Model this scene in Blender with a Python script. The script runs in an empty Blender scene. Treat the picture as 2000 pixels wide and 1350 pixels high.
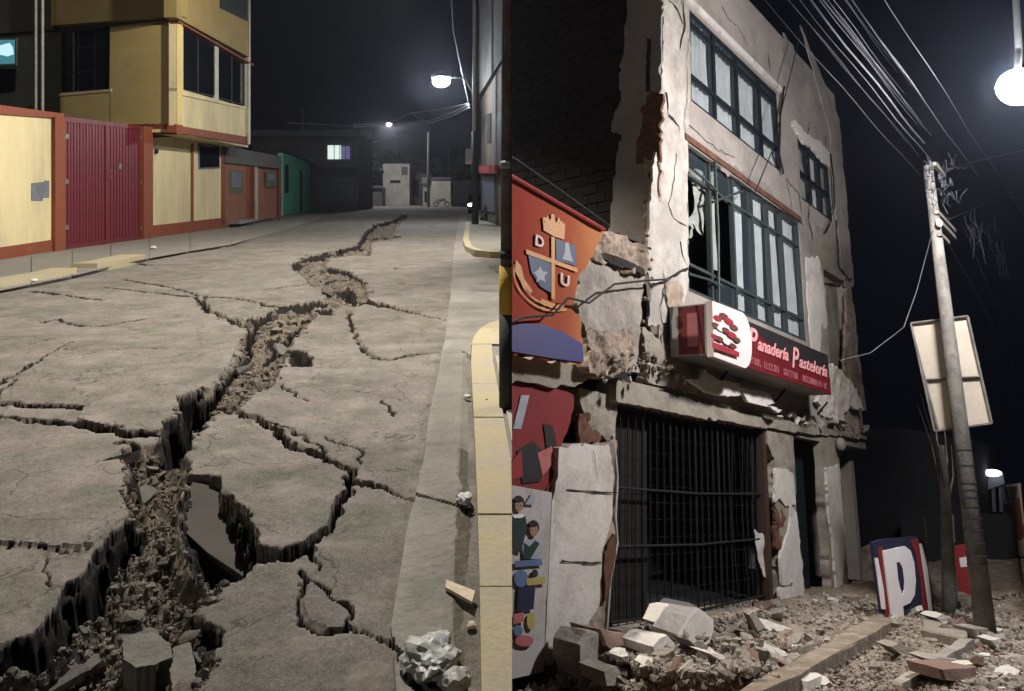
import bpy, bmesh, math, random
import numpy as np
from mathutils import Vector, Matrix

random.seed(7)
SC = bpy.context.scene
COL = SC.collection

# ------------------------------------------------------------------ camera
FPX, PX, PY, H = 1608.0, 1000.0, 380.0, 1.5     # focal length in photo pixels, eye height
cd = bpy.data.cameras.new("camera")
cam = bpy.data.objects.new("camera", cd)
COL.objects.link(cam)
cam.location = (0, 0, H)
cam.rotation_euler = (math.radians(90), 0, 0)
cd.sensor_fit = 'HORIZONTAL'
cd.sensor_width = 36
cd.lens = 36 * FPX / 2000
cd.shift_y = -(675 - PY) / 2000
cd.clip_start = 0.05
cd.clip_end = 6000
SC.camera = cam

# ------------------------------------------------------------------ night sky, added fill light, exposure
W = bpy.data.worlds.new("World")
SC.world = W
W.use_nodes = True
wn = W.node_tree
sky = wn.nodes.new('ShaderNodeTexSky')
sky.sky_type = 'NISHITA'
sky.sun_disc = False
sky.sun_elevation = math.radians(2)
sky.sun_rotation = math.radians(200)
wmix = wn.nodes.new('ShaderNodeMix'); wmix.data_type = 'RGBA'
wmix.inputs['Factor'].default_value = 0.94
wmix.inputs['B'].default_value = (0.20, 0.22, 0.42, 1)
wn.links.new(sky.outputs[0], wmix.inputs['A'])
bg = wn.nodes['Background']
wn.links.new(wmix.outputs['Result'], bg.inputs['Color'])
bg.inputs['Strength'].default_value = 0.009

def lamp(name, kind, loc, energy, color=(1, 1, 1), **kw):
    d = bpy.data.lights.new(name, kind)
    d.energy = energy
    d.color = color
    for k, v in kw.items():
        if k != 'aim':
            setattr(d, k, v)
    o = bpy.data.objects.new(name, d)
    COL.objects.link(o)
    o.location = loc
    if 'aim' in kw:
        o.rotation_euler = Vector(kw['aim']).to_track_quat('-Z', 'Y').to_euler()
    return o

lamp('moon', 'SUN', (0, 0, 50), 0.24, (1, 0.96, 0.90), angle=math.radians(8), aim=(0.45, 0.6, -0.6))  # added fill from behind left to lift the right building's side wall
SC.view_settings.view_transform = 'Standard'
SC.view_settings.look = 'None'
SC.view_settings.gamma = 1
SC.view_settings.use_curve_mapping = False
SC.view_settings.exposure = 0
SC.render.engine = 'CYCLES'
SC.cycles.use_denoising = True
SC.cycles.max_bounces = 5
SC.cycles.sample_clamp_indirect = 4

# ------------------------------------------------------------------ the two pieces of ground
# The street on the left lies level.  The street on the right runs on its own falling ground:
# frame R has x along the broken building's front, y into the building, z up from that ground.
_w = np.array([250.0, 1608, 4580]); _w /= np.linalg.norm(_w)
_a = np.array([1383.0, 1608, -640]); _a -= _a @ _w * _w; _a /= np.linalg.norm(_a)
_y = np.cross(_w, _a)
RM = np.stack([_a, _y, _w])
D = 5.67
MR = Matrix([[_a[0], _y[0], _w[0], 0], [_a[1], _y[1], _w[1], 0], [_a[2], _y[2], _w[2], 0], [0, 0, 0, 1]])
MR = Matrix.Translation((0, 0, H)) @ MR @ Matrix.Translation((0, 0, -H))
ML = Matrix.Identity(4)
EYE = np.array([0, 0, H])

def hit(fr, x, y, p0, n):
    r = np.array([x - PX, FPX, -(y - PY)])
    if fr == 'R':
        r = RM @ r
    n = np.array(n, float)
    t = ((np.array(p0, float) - EYE) @ n) / (r @ n)
    return EYE + r * t
def LG(x, y, z=0.0): return hit('L', x, y, (0, 0, z), (0, 0, 1))
def LP(x, y, Y): return hit('L', x, y, (0, Y, 0), (0, 1, 0))
def RG(x, y, z=0.0): return hit('R', x, y, (0, 0, z), (0, 0, 1))
def RF(x, y, v=D): return hit('R', x, y, (0, v, 0), (0, 1, 0))
def RS(x, y, a): return hit('R', x, y, (a, 0, 0), (1, 0, 0))

# ------------------------------------------------------------------ value noise
class Noise:
    def __init__(s, seed):
        s.t = np.random.RandomState(seed).rand(256, 256).astype(np.float64) * 2 - 1
    def __call__(s, x, y):
        x = np.asarray(x, float); y = np.asarray(y, float)
        xi = np.floor(x).astype(int); yi = np.floor(y).astype(int)
        fx = x - xi; fy = y - yi
        fx = fx * fx * (3 - 2 * fx); fy = fy * fy * (3 - 2 * fy)
        a = s.t[xi & 255, yi & 255]; b = s.t[(xi + 1) & 255, yi & 255]
        c = s.t[xi & 255, (yi + 1) & 255]; d = s.t[(xi + 1) & 255, (yi + 1) & 255]
        return (a * (1 - fx) + b * fx) * (1 - fy) + (c * (1 - fx) + d * fx) * fy
    def fbm(s, x, y, o=4):
        r = 0; am = 1.0; fr = 1.0
        for i in range(o):
            r = r + am * s(np.asarray(x) * fr + 17.3 * i, np.asarray(y) * fr + 9.1 * i)
            am *= 0.5; fr *= 2.03
        return r
N1, N2, N3, N4 = Noise(1), Noise(2), Noise(3), Noise(4)

def inpoly(x, y, poly):
    x = np.asarray(x); y = np.asarray(y)
    ins = np.zeros(x.shape, bool)
    n = len(poly)
    for i in range(n):
        x0, y0 = poly[i][0], poly[i][1]; x1, y1 = poly[(i + 1) % n][0], poly[(i + 1) % n][1]
        if y0 == y1: continue
        c = ((y0 > y) != (y1 > y)) & (x < (x1 - x0) * (y - y0) / (y1 - y0) + x0)
        ins ^= c
    return ins
def segdist(x, y, p, q):
    dx, dy = q[0] - p[0], q[1] - p[1]
    t = np.clip(((x - p[0]) * dx + (y - p[1]) * dy) / (dx * dx + dy * dy + 1e-12), 0, 1)
    return np.hypot(x - p[0] - t * dx, y - p[1] - t * dy), t

# ------------------------------------------------------------------ materials
def rgb(h):
    if isinstance(h, str):
        c = [int(h[i:i + 2], 16) / 255 for i in (0, 2, 4)]
        return tuple(((u + 0.055) / 1.055) ** 2.4 if u > 0.04 else u / 12.92 for u in c)
    return h if len(h) == 3 else h[:3]
def mat(name, c, c2=None, scale=3.0, rough=0.85, bump=0.15, bscale=40.0, metal=0.0, c3=None, s3=0.6, t3=(0.5, 0.62), grain=0.12,
        stretch=(1, 1, 1), spec=0.3):
    m = bpy.data.materials.new(name)
    m.use_nodes = True
    nt = m.node_tree; N = nt.nodes; L = nt.links
    b = N['Principled BSDF']
    b.inputs['Roughness'].default_value = rough
    b.inputs['Metallic'].default_value = metal
    b.inputs['Specular IOR Level'].default_value = spec
    c = rgb(c); c2 = rgb(c2) if c2 is not None else tuple(v * 0.72 for v in c)
    tc = N.new('ShaderNodeTexCoord')
    mp = N.new('ShaderNodeMapping'); mp.inputs['Scale'].default_value = stretch
    L.new(tc.outputs['Object'], mp.inputs['Vector'])
    def noise(s, d=6, ro=0.6):
        n = N.new('ShaderNodeTexNoise'); n.inputs['Scale'].default_value = s
        n.inputs['Detail'].default_value = d; n.inputs['Roughness'].default_value = ro
        L.new(mp.outputs[0], n.inputs['Vector']); return n
    n1 = noise(scale)
    r1 = N.new('ShaderNodeValToRGB'); r1.color_ramp.elements[0].position = 0.35; r1.color_ramp.elements[1].position = 0.68
    r1.color_ramp.elements[0].color = (*c2, 1); r1.color_ramp.elements[1].color = (*c, 1)
    L.new(n1.outputs['Fac'], r1.inputs[0])
    out = r1.outputs[0]
    if c3 is not None:
        n3 = noise(s3, 9, 0.68)
        r3 = N.new('ShaderNodeValToRGB'); r3.color_ramp.elements[0].position = t3[0]; r3.color_ramp.elements[1].position = t3[1]
        L.new(n3.outputs['Fac'], r3.inputs[0])
        mx = N.new('ShaderNodeMix'); mx.data_type = 'RGBA'
        L.new(r3.outputs[0], mx.inputs['Factor']); L.new(out, mx.inputs['A']); mx.inputs['B'].default_value = (*rgb(c3), 1)
        out = mx.outputs['Result']
    n2 = noise(bscale, 8, 0.7)
    if grain > 0:
        mr = N.new('ShaderNodeMapRange'); mr.inputs['To Min'].default_value = 1 - grain * 2.2; mr.inputs['To Max'].default_value = 1 + grain * 2.2
        L.new(n2.outputs['Fac'], mr.inputs['Value'])
        mm = N.new('ShaderNodeMix'); mm.data_type = 'RGBA'; mm.blend_type = 'MULTIPLY'; mm.inputs['Factor'].default_value = 1
        L.new(out, mm.inputs['A']); L.new(mr.outputs[0], mm.inputs['B'])
        out = mm.outputs['Result']
    L.new(out, b.inputs['Base Color'])
    if bump > 0:
        bp = N.new('ShaderNodeBump'); bp.inputs['Strength'].default_value = bump; bp.inputs['Distance'].default_value = 0.02
        L.new(n2.outputs['Fac'], bp.inputs['Height']); L.new(bp.outputs[0], b.inputs['Normal'])
    return m
def emit(name, c, s):
    m = bpy.data.materials.new(name); m.use_nodes = True
    b = m.node_tree.nodes['Principled BSDF']
    b.inputs['Base Color'].default_value = (*c, 1)
    b.inputs['Emission Color'].default_value = (*c, 1); b.inputs['Emission Strength'].default_value = s
    return m
def glass(name, tint=(0.02, 0.025, 0.03), clear=0.85):
    m = bpy.data.materials.new(name); m.use_nodes = True
    nt = m.node_tree; N = nt.nodes; L = nt.links
    b = N['Principled BSDF']; b.inputs['Base Color'].default_value = (*tint, 1); b.inputs['Roughness'].default_value = 0.08
    tr = N.new('ShaderNodeBsdfTransparent'); tr.inputs[0].default_value = (1, 1, 1, 1)
    mx = N.new('ShaderNodeMixShader'); mx.inputs[0].default_value = clear
    L.new(b.outputs[0], mx.inputs[1]); L.new(tr.outputs[0], mx.inputs[2]); L.new(mx.outputs[0], N['Material Output'].inputs[0])
    return m

M = {}
M['yellow'] = mat('yellow_paint', (0.60, 0.46, 0.18), (0.50, 0.385, 0.15), 0.9, 0.8, 0.12, 40, c3=(0.40, 0.34, 0.18), s3=0.5, t3=(0.46, 0.72), grain=0.04)
M['cream'] = mat('cream_paint', (0.66, 0.57, 0.32), (0.6, 0.51, 0.29), 1.0, 0.8, 0.12, 40, c3=(0.46, 0.40, 0.25), s3=0.6, t3=(0.44, 0.66), grain=0.05, stretch=(1, 1, .35))
M['ochre'] = mat('ochre_paint', (0.27, 0.20, 0.07), (0.22, 0.165, 0.06), 1.2, 0.8, 0.08, 50, grain=0.05)
M['redpaint'] = mat('red_brown_paint', (0.22, 0.062, 0.03), (0.18, 0.052, 0.026), 2.0, 0.7, 0.1, 50, c3=(0.2, 0.05, 0.02), s3=2.5, grain=0.06)
M['maroon'] = mat('maroon_sheet_metal', (0.15, 0.018, 0.026), (0.11, 0.013, 0.02), 1.5, 0.5, 0.04, 60, c3=(0.09, 0.015, 0.02), s3=1.5, grain=0.05, spec=0.4)
M['greygreen'] = mat('grey_green_render', (0.10, 0.105, 0.075), (0.08, 0.085, 0.06), 1.5, 0.9, 0.1, 40)
M['black'] = mat('black_paint', (0.012, 0.012, 0.012), None, 3, 0.7, 0.02, 30)
M['darkglass'] = glass('dark_window_glass', (0.008, 0.009, 0.012), 0.0)
M['metal'] = mat('grey_metal', (0.30, 0.31, 0.31), (0.2, 0.2, 0.2), 4, 0.45, 0.03, 40, metal=0.6)
M['whitemetal'] = mat('white_painted_tube', (0.55, 0.53, 0.46), (0.4, 0.38, 0.33), 4, 0.6, 0.05, 40)
M['plate'] = mat('grey_plate', (0.16, 0.165, 0.20), (0.10, 0.11, 0.13), 5, 0.6, 0.05, 30)
M['concrete'] = mat('gutter_concrete', (0.27, 0.25, 0.215), (0.19, 0.178, 0.155), 1.6, 0.9, 0.35, 45, c3=(0.12, 0.113, 0.097), s3=1.3, t3=(0.5, 0.75), grain=0.16)
M['sidewalk'] = mat('pavement_concrete', (0.23, 0.215, 0.185), (0.18, 0.168, 0.142), 0.8, 0.9, 0.3, 30, c3=(0.13, 0.12, 0.1), s3=0.7, t3=(0.52, 0.8), grain=0.14)
M['pinkslab'] = mat('pale_paving', (0.40, 0.34, 0.27), (0.33, 0.285, 0.23), 2, 0.9, 0.3, 40, c3=(0.22, 0.2, 0.17), s3=3, t3=(0.55, 0.75), grain=0.12)
M['kerbyellow'] = mat('worn_yellow_kerb', (0.42, 0.345, 0.14), (0.38, 0.32, 0.18), 4, 0.85, 0.35, 40, c3=(0.35, 0.30, 0.215), s3=2.3, t3=(0.36, 0.58), grain=0.14)
M['terracotta'] = mat('terracotta_paint', (0.24, 0.10, 0.06), (0.19, 0.08, 0.05), 1.2, 0.85, 0.1, 30)
M['greenpaint'] = mat('green_paint', (0.22, 0.68, 0.46), (0.18, 0.56, 0.38), 1.0, 0.7, 0.05, 30)
M['greendark'] = mat('dark_green_metal', (0.03, 0.10, 0.06), None, 1.0, 0.6, 0.05, 30)
M['darkwall'] = mat('dark_render', (0.10, 0.095, 0.085), (0.075, 0.07, 0.065), 0.5, 0.9, 0.1, 10)
M['shutter'] = mat('grey_shutter', (0.11, 0.115, 0.14), (0.08, 0.085, 0.1), 0.8, 0.6, 0.05, 10)
M['farwhite'] = mat('far_white_render', (0.42, 0.39, 0.33), (0.28, 0.26, 0.22), 0.5, 0.9, 0.1, 10)
M['pole'] = mat('concrete_pole', (0.17, 0.15, 0.125), (0.10, 0.09, 0.075), 4, 0.9, 0.8, 22, c3=(0.09, 0.08, 0.07), s3=3, t3=(0.48, 0.6), grain=0.18)
M['poleyellow'] = mat('pole_yellow_band', (0.50, 0.31, 0.02), (0.42, 0.27, 0.03), 4, 0.7, 0.2, 40)
M['poleblack'] = mat('pole_black_band', (0.03, 0.033, 0.03), (0.02, 0.022, 0.02), 4, 0.75, 0.3, 40)
M['wire'] = mat('cable', (0.015, 0.015, 0.017), None, 4, 0.6, 0.0, 40)
M['palewire'] = mat('pale_cable', (0.05, 0.05, 0.056), (0.025, 0.025, 0.028), 6, 0.5, 0.0, 40)
M['leaf'] = mat('leaf', (0.045, 0.06, 0.02), (0.03, 0.04, 0.015), 4, 0.8, 0.0, 40)
M['bark'] = mat('bark', (0.10, 0.085, 0.065), None, 6, 0.9, 0.4, 30)
M['redsign'] = mat('red_sign', (0.35, 0.03, 0.03), None, 3, 0.6, 0.0, 30)
M['bag'] = mat('crumpled_pale_plastic', (0.44, 0.43, 0.39), (0.34, 0.335, 0.31), 9, 0.35, 0.2, 30, c3=(0.3, 0.33, 0.27), s3=6, t3=(0.56, 0.66), grain=0.05)
M['paper'] = mat('pale_paper', (0.62, 0.53, 0.40), (0.5, 0.42, 0.3), 20, 0.8, 0.1, 60)
M['whitepaper'] = mat('white_paper', (0.7, 0.66, 0.66), None, 20, 0.8, 0.1, 60)
M['stone'] = mat('broken_stone', (0.165, 0.14, 0.112), (0.10, 0.085, 0.067), 3, 0.95, 0.5, 30, c3=(0.21, 0.19, 0.16), s3=7, grain=0.22)
M['asphaltpiece'] = mat('asphalt_piece', (0.20, 0.185, 0.16), (0.15, 0.14, 0.12), 4, 0.95, 0.5, 60, grain=0.25)
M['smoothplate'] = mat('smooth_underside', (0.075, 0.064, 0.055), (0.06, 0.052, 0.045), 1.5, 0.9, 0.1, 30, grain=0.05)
M['earthdark'] = mat('dark_damp_earth', (0.03, 0.024, 0.018), (0.02, 0.016, 0.012), 4, 0.95, 0.5, 30, grain=0.2)
# right-hand street
M['beige'] = mat('beige_render', (0.32, 0.275, 0.235), (0.24, 0.205, 0.175), 0.9, 0.9, 0.45, 18, c3=(0.155, 0.135, 0.115), s3=0.7, t3=(0.48, 0.72), grain=0.13)
M['plaster'] = mat('white_plaster', (0.60, 0.54, 0.475), (0.47, 0.42, 0.37), 1.5, 0.9, 0.5, 18, c3=(0.33, 0.29, 0.245), s3=1.3, t3=(0.5, 0.68), grain=0.09)
M['greyplaster'] = mat('grey_plaster', (0.24, 0.215, 0.19), (0.17, 0.15, 0.135), 1.3, 0.9, 0.3, 22, grain=0.1)
M['concreteR'] = mat('weathered_concrete', (0.30, 0.26, 0.20), (0.2, 0.17, 0.13), 1.5, 0.92, 0.45, 24, c3=(0.12, 0.1, 0.08), s3=1.2, t3=(0.5, 0.7), grain=0.18)
M['rubbleface'] = mat('broken_masonry', (0.36, 0.27, 0.20), (0.2, 0.15, 0.11), 5, 0.95, 0.9, 18, c3=(0.13, 0.095, 0.07), s3=3.5, t3=(0.5, 0.66), grain=0.25)
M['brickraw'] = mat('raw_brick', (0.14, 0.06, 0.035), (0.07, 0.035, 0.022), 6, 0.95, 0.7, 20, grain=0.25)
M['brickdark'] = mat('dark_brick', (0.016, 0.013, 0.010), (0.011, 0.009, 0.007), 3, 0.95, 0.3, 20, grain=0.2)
M['crackdark'] = mat('open_crack', (0.028, 0.02, 0.015), None, 6, 0.95, 0.3, 30)
M['frameblue'] = mat('dark_blue_window_frame', (0.006, 0.010, 0.014), None, 4, 0.7, 0.03, 30)
M['framegreen'] = mat('grey_green_window_frame', (0.045, 0.056, 0.052), (0.03, 0.038, 0.036), 5, 0.5, 0.05, 30)
M['curtain'] = mat('white_net_curtain', (0.50, 0.51, 0.49), (0.36, 0.38, 0.37), 2, 0.9, 0.0, 40, grain=0.03)
M['curtain2'] = mat('greenish_curtain', (0.30, 0.31, 0.26), (0.2, 0.21, 0.18), 2, 0.9, 0.0, 40, grain=0.03)
M['pane'] = glass('window_pane', (0.1, 0.13, 0.15), 0.88)
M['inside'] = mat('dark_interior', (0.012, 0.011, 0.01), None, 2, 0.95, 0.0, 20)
M['grille'] = mat('black_iron', (0.008, 0.009, 0.008), None, 5, 0.85, 0.1, 40)
M['signbox'] = mat('grey_sheet_metal', (0.27, 0.25, 0.23), (0.2, 0.185, 0.17), 2, 0.6, 0.05, 30)
M['signwhite'] = mat('sign_cream', (0.60, 0.50, 0.46), (0.55, 0.45, 0.42), 2, 0.5, 0.0, 30, grain=0.03)
M['signred'] = mat('sign_red', (0.13, 0.010, 0.015), (0.09, 0.008, 0.01), 1, 0.5, 0.0, 30)
M['signblack'] = mat('sign_black', (0.022, 0.018, 0.018), None, 1, 0.5, 0.0, 30)
M['signpink'] = mat('sign_pink', (0.62, 0.26, 0.25), (0.58, 0.24, 0.23), 2, 0.5, 0.0, 30, grain=0.03)
M['signpinkdim'] = mat('sign_pink_dim', (0.36, 0.11, 0.12), None, 2, 0.5, 0.0, 30, grain=0.03)
M['logobrown'] = mat('logo_brown', (0.11, 0.035, 0.025), None, 8, 0.6, 0.0, 30)
M['logored'] = mat('logo_red', (0.26, 0.02, 0.03), None, 8, 0.6, 0.0, 30)
M['gold'] = mat('banner_gold', (0.50, 0.22, 0.05), (0.42, 0.17, 0.035), 6, 0.6, 0.0, 30, grain=0.03)
M['navy'] = mat('banner_navy', (0.035, 0.045, 0.09), None, 6, 0.6, 0.0, 30, grain=0.03)
M['bwhite'] = mat('banner_white', (0.58, 0.45, 0.38), None, 6, 0.6, 0.0, 30, grain=0.03)
M['bred'] = mat('banner_red', (0.26, 0.028, 0.022), (0.21, 0.022, 0.02), 2, 0.6, 0.0, 30, grain=0.03)
M['bblue'] = mat('banner_blue', (0.035, 0.035, 0.14), (0.05, 0.045, 0.12), 2, 0.6, 0.0, 30, grain=0.03)
M['darkred'] = mat('dark_red_paint', (0.20, 0.018, 0.018), (0.15, 0.015, 0.015), 1.5, 0.8, 0.1, 30)
M['skin'] = mat('poster_skin', (0.36, 0.20, 0.14), None, 6, 0.7, 0.0, 30, grain=0.02)
M['hair'] = mat('poster_black', (0.02, 0.017, 0.016), None, 6, 0.7, 0.0, 30, grain=0.02)
M['vest'] = mat('poster_dark_green', (0.02, 0.035, 0.03), None, 6, 0.7, 0.0, 30, grain=0.02)
M['pblue'] = mat('poster_blue', (0.10, 0.15, 0.26), None, 6, 0.7, 0.0, 30, grain=0.02)
M['pyellow'] = mat('poster_yellow', (0.42, 0.33, 0.10), None, 6, 0.7, 0.0, 30, grain=0.02)
M['ppink'] = mat('poster_pink', (0.42, 0.13, 0.12), None, 6, 0.7, 0.0, 30, grain=0.02)
M['pgrey'] = mat('poster_grey', (0.34, 0.34, 0.36), None, 6, 0.7, 0.0, 30, grain=0.02)
M['postergrnd'] = mat('poster_ground', (0.42, 0.38, 0.35), (0.37, 0.335, 0.31), 2, 0.7, 0.05, 30, c3=(0.3, 0.27, 0.24), s3=2, grain=0.04)
M['dirt'] = mat('rubble_dirt', (0.23, 0.175, 0.125), (0.15, 0.115, 0.08), 2.5, 0.95, 0.8, 25, c3=(0.32, 0.26, 0.2), s3=5, t3=(0.5, 0.7), grain=0.25)
M['tan'] = mat('tan_rubble', (0.31, 0.265, 0.215), (0.20, 0.17, 0.14), 4, 0.95, 0.5, 22, grain=0.2)
M['brick'] = mat('orange_brick', (0.20, 0.12, 0.09), (0.15, 0.095, 0.07), 5, 0.95, 0.5, 25, grain=0.18)
M['chunkwhite'] = mat('plaster_lump', (0.55, 0.50, 0.43), (0.44, 0.40, 0.34), 3, 0.9, 0.3, 22, c3=(0.28, 0.24, 0.19), s3=3, t3=(0.58, 0.7), grain=0.1)
M['pwhite'] = mat('painted_white', (0.72, 0.66, 0.64), (0.66, 0.6, 0.58), 3, 0.7, 0.03, 30, grain=0.03)
M['pnavy'] = mat('painted_navy', (0.018, 0.018, 0.045), (0.014, 0.014, 0.034), 3, 0.7, 0.03, 30)
M['boardback'] = mat('board_sheet', (0.40, 0.34, 0.26), (0.33, 0.28, 0.215), 2, 0.8, 0.12, 12, c3=(0.24, 0.21, 0.17), s3=1.8, t3=(0.52, 0.72), grain=0.06)

# ------------------------------------------------------------------ building meshes
class G:
    def __init__(s): s.v = []; s.f = []
    def add(s, vs, fs):
        o = len(s.v); s.v += [tuple(float(c) for c in p) for p in vs]; s.f += [tuple(i + o for i in f) for f in fs]; return s
    def prism(s, pts, vec):
        n = len(pts); vec = np.array(vec, float); p = [np.array(q, float) for q in pts]
        vs = p + [q + vec for q in p]
        fs = [tuple(range(n)), tuple(range(2 * n - 1, n - 1, -1))] + [(i, i + n, (i + 1) % n + n, (i + 1) % n) for i in range(n)]
        return s.add(vs, fs)
    def box(s, x0, x1, y0, y1, z0, z1):
        return s.prism([(x0, y0, z0), (x1, y0, z0), (x1, y1, z0), (x0, y1, z0)], (0, 0, z1 - z0))
    def tube(s, path, r, k=6, r1=None, cap=True):
        path = [Vector(tuple(float(c) for c in p)) for p in path]; n = len(path); o = len(s.v)
        for i, p in enumerate(path):
            t = (path[min(i + 1, n - 1)] - path[max(i - 1, 0)]).normalized()
            ref = Vector((0, 0, 1)) if abs(t.z) < 0.9 else Vector((1, 0, 0))
            u = t.cross(ref).normalized(); w = t.cross(u)
            rr = r if r1 is None else r + (r1 - r) * i / max(1, n - 1)
            for j in range(k):
                a = 2 * math.pi * j / k
                q = p + u * math.cos(a) * rr + w * math.sin(a) * rr
                s.v.append(tuple(q))
        for i in range(n - 1):
            for j in range(k):
                s.f.append((o + i * k + j, o + i * k + (j + 1) % k, o + (i + 1) * k + (j + 1) % k, o + (i + 1) * k + j))
        if cap:
            s.f.append(tuple(o + j for j in range(k))[::-1]); s.f.append(tuple(o + (n - 1) * k + j for j in range(k)))
        return s
    def ball(s, c, r, k=8, m=5):
        vs = [(c[0], c[1], c[2] + r[2])]
        for i in range(1, m):
            th = math.pi * i / m
            for j in range(k):
                a = 2 * math.pi * j / k
                vs.append((c[0] + r[0] * math.sin(th) * math.cos(a), c[1] + r[1] * math.sin(th) * math.sin(a), c[2] + r[2] * math.cos(th)))
        vs.append((c[0], c[1], c[2] - r[2]))
        fs = [(0, 1 + j, 1 + (j + 1) % k) for j in range(k)]
        for i in range(m - 2):
            for j in range(k):
                a = 1 + i * k + j; b = 1 + i * k + (j + 1) % k
                fs.append((a, a + k, b + k, b))
        e = len(vs) - 1; st = 1 + (m - 2) * k
        fs += [(st + j, e, st + (j + 1) % k) for j in range(k)]
        return s.add(vs, fs)

ORG = {}
def _link(name, o, origin, fr, parent):
    COL.objects.link(o)
    Mx = MR if fr == 'R' else ML
    ORG[o.name] = (Vector(tuple(origin)), fr)
    if parent is not None:
        o.parent = parent
        o.matrix_basis = Matrix.Translation(Vector(tuple(origin)) - ORG[parent.name][0])
    else:
        o.matrix_basis = Mx @ Matrix.Translation(Vector(tuple(origin)))
    return o
def tag(o, label=None, cat=None, group=None, kind=None):
    if o is None: return None
    if label: o['label'] = label
    if cat: o['category'] = cat
    if group: o['group'] = group
    if kind: o['kind'] = kind
    return o
def thing(name, label, cat, loc, fr, group=None):
    o = bpy.data.objects.new(name, None); o.empty_display_size = 0.2
    _link(name, o, loc, fr, None)
    return tag(o, label, cat, group)
NR = Vector((_a[0], _y[0], _w[0]))          # world X in frame R
def obj(name, g, m, parent=None, fr='L', smooth=False, clip=True, label=None, cat=None, group=None, kind=None, recalc=True, origin=None, colors=None):
    """one mesh object; each street ends at the plane X = 0 where the other ground begins"""
    v = np.array(g.v, float)
    if len(v) == 0: return None
    if fr == 'L': X = v[:, 0]; out = X > 1e-6
    else: X = v @ np.array(NR) - H * NR.z; out = X < -1e-6
    if clip and out.all(): return None
    me = bpy.data.meshes.new(name)
    c = origin if origin is not None else ((v.min(0) + v.max(0)) / 2 * np.array([1, 1, 0]) + np.array([0, 0, v[:, 2].min()]))
    c = np.array(c, float)
    me.from_pydata([tuple(p) for p in (v - c)], [], g.f)
    if recalc or (clip and out.any()):
        bm = bmesh.new(); bm.from_mesh(me)
        if recalc: bmesh.ops.recalc_face_normals(bm, faces=bm.faces)
        if clip and out.any():
            if fr == 'L': co, no = Vector((-c[0], 0, 0)), Vector((1, 0, 0))
            else:
                co = Vector((0, 0, H)) - Vector(tuple(c)); no = -NR
            r = bmesh.ops.bisect_plane(bm, geom=bm.verts[:] + bm.edges[:] + bm.faces[:], plane_co=co, plane_no=no, clear_outer=True)
            ed = [e for e in r['geom_cut'] if isinstance(e, bmesh.types.BMEdge)]
            if ed:
                try: bmesh.ops.holes_fill(bm, edges=[e for e in ed if e.is_boundary], sides=0)
                except Exception: pass
        if len(bm.verts) == 0: bm.free(); return None
        bm.to_mesh(me); bm.free()
    if smooth: me.polygons.foreach_set('use_smooth', [True] * len(me.polygons))
    me.materials.append(m)
    o = bpy.data.objects.new(name, me)
    _link(name, o, c, fr, parent)
    return tag(o, label, cat, group, kind)

def text2d(s, size=1.0, shear=0.0, bold=0.0):
    cu = bpy.data.curves.new('t', 'FONT'); cu.body = s; cu.size = size; cu.shear = shear; cu.offset = bold
    cu.resolution_u = 3
    o = bpy.data.objects.new('t', cu); COL.objects.link(o)
    me = o.to_mesh(depsgraph=bpy.context.evaluated_depsgraph_get())
    vs = [tuple(v.co) for v in me.vertices]; fs = [tuple(p.vertices) for p in me.polygons]
    o.to_mesh_clear(); bpy.data.objects.remove(o); bpy.data.curves.remove(cu)
    return vs, fs
def flat_text(s, o, u, v, n, width=None, height=None, shear=0.0, bold=0.02, depth=0.006):
    """lettering laid on a plane: o lower left, u right, v up, n outward"""
    vs, fs = text2d(s, 1.0, shear, bold)
    a = np.array(vs); mn = a.min(0); mx = a.max(0)
    sx = width / (mx[0] - mn[0]) if width else height / (mx[1] - mn[1])
    sy = height / (mx[1] - mn[1]) if height else sx
    o, u, v, n = [np.array(q, float) for q in (o, u, v, n)]
    g = G(); k = len(vs)
    top = [o + u * (p[0] - mn[0]) * sx + v * (p[1] - mn[1]) * sy + n * depth for p in vs]
    bot = [p - n * depth * 0.9 for p in top]
    edges = {}
    for f in fs:
        for i in range(len(f)):
            e = (f[i], f[(i + 1) % len(f)])
            if (e[1], e[0]) in edges: del edges[(e[1], e[0])]
            else: edges[e] = 1
    g.add(top + bot, list(fs) + [(a_, b_, b_ + k, a_ + k) for a_, b_ in edges])
    return g

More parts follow.
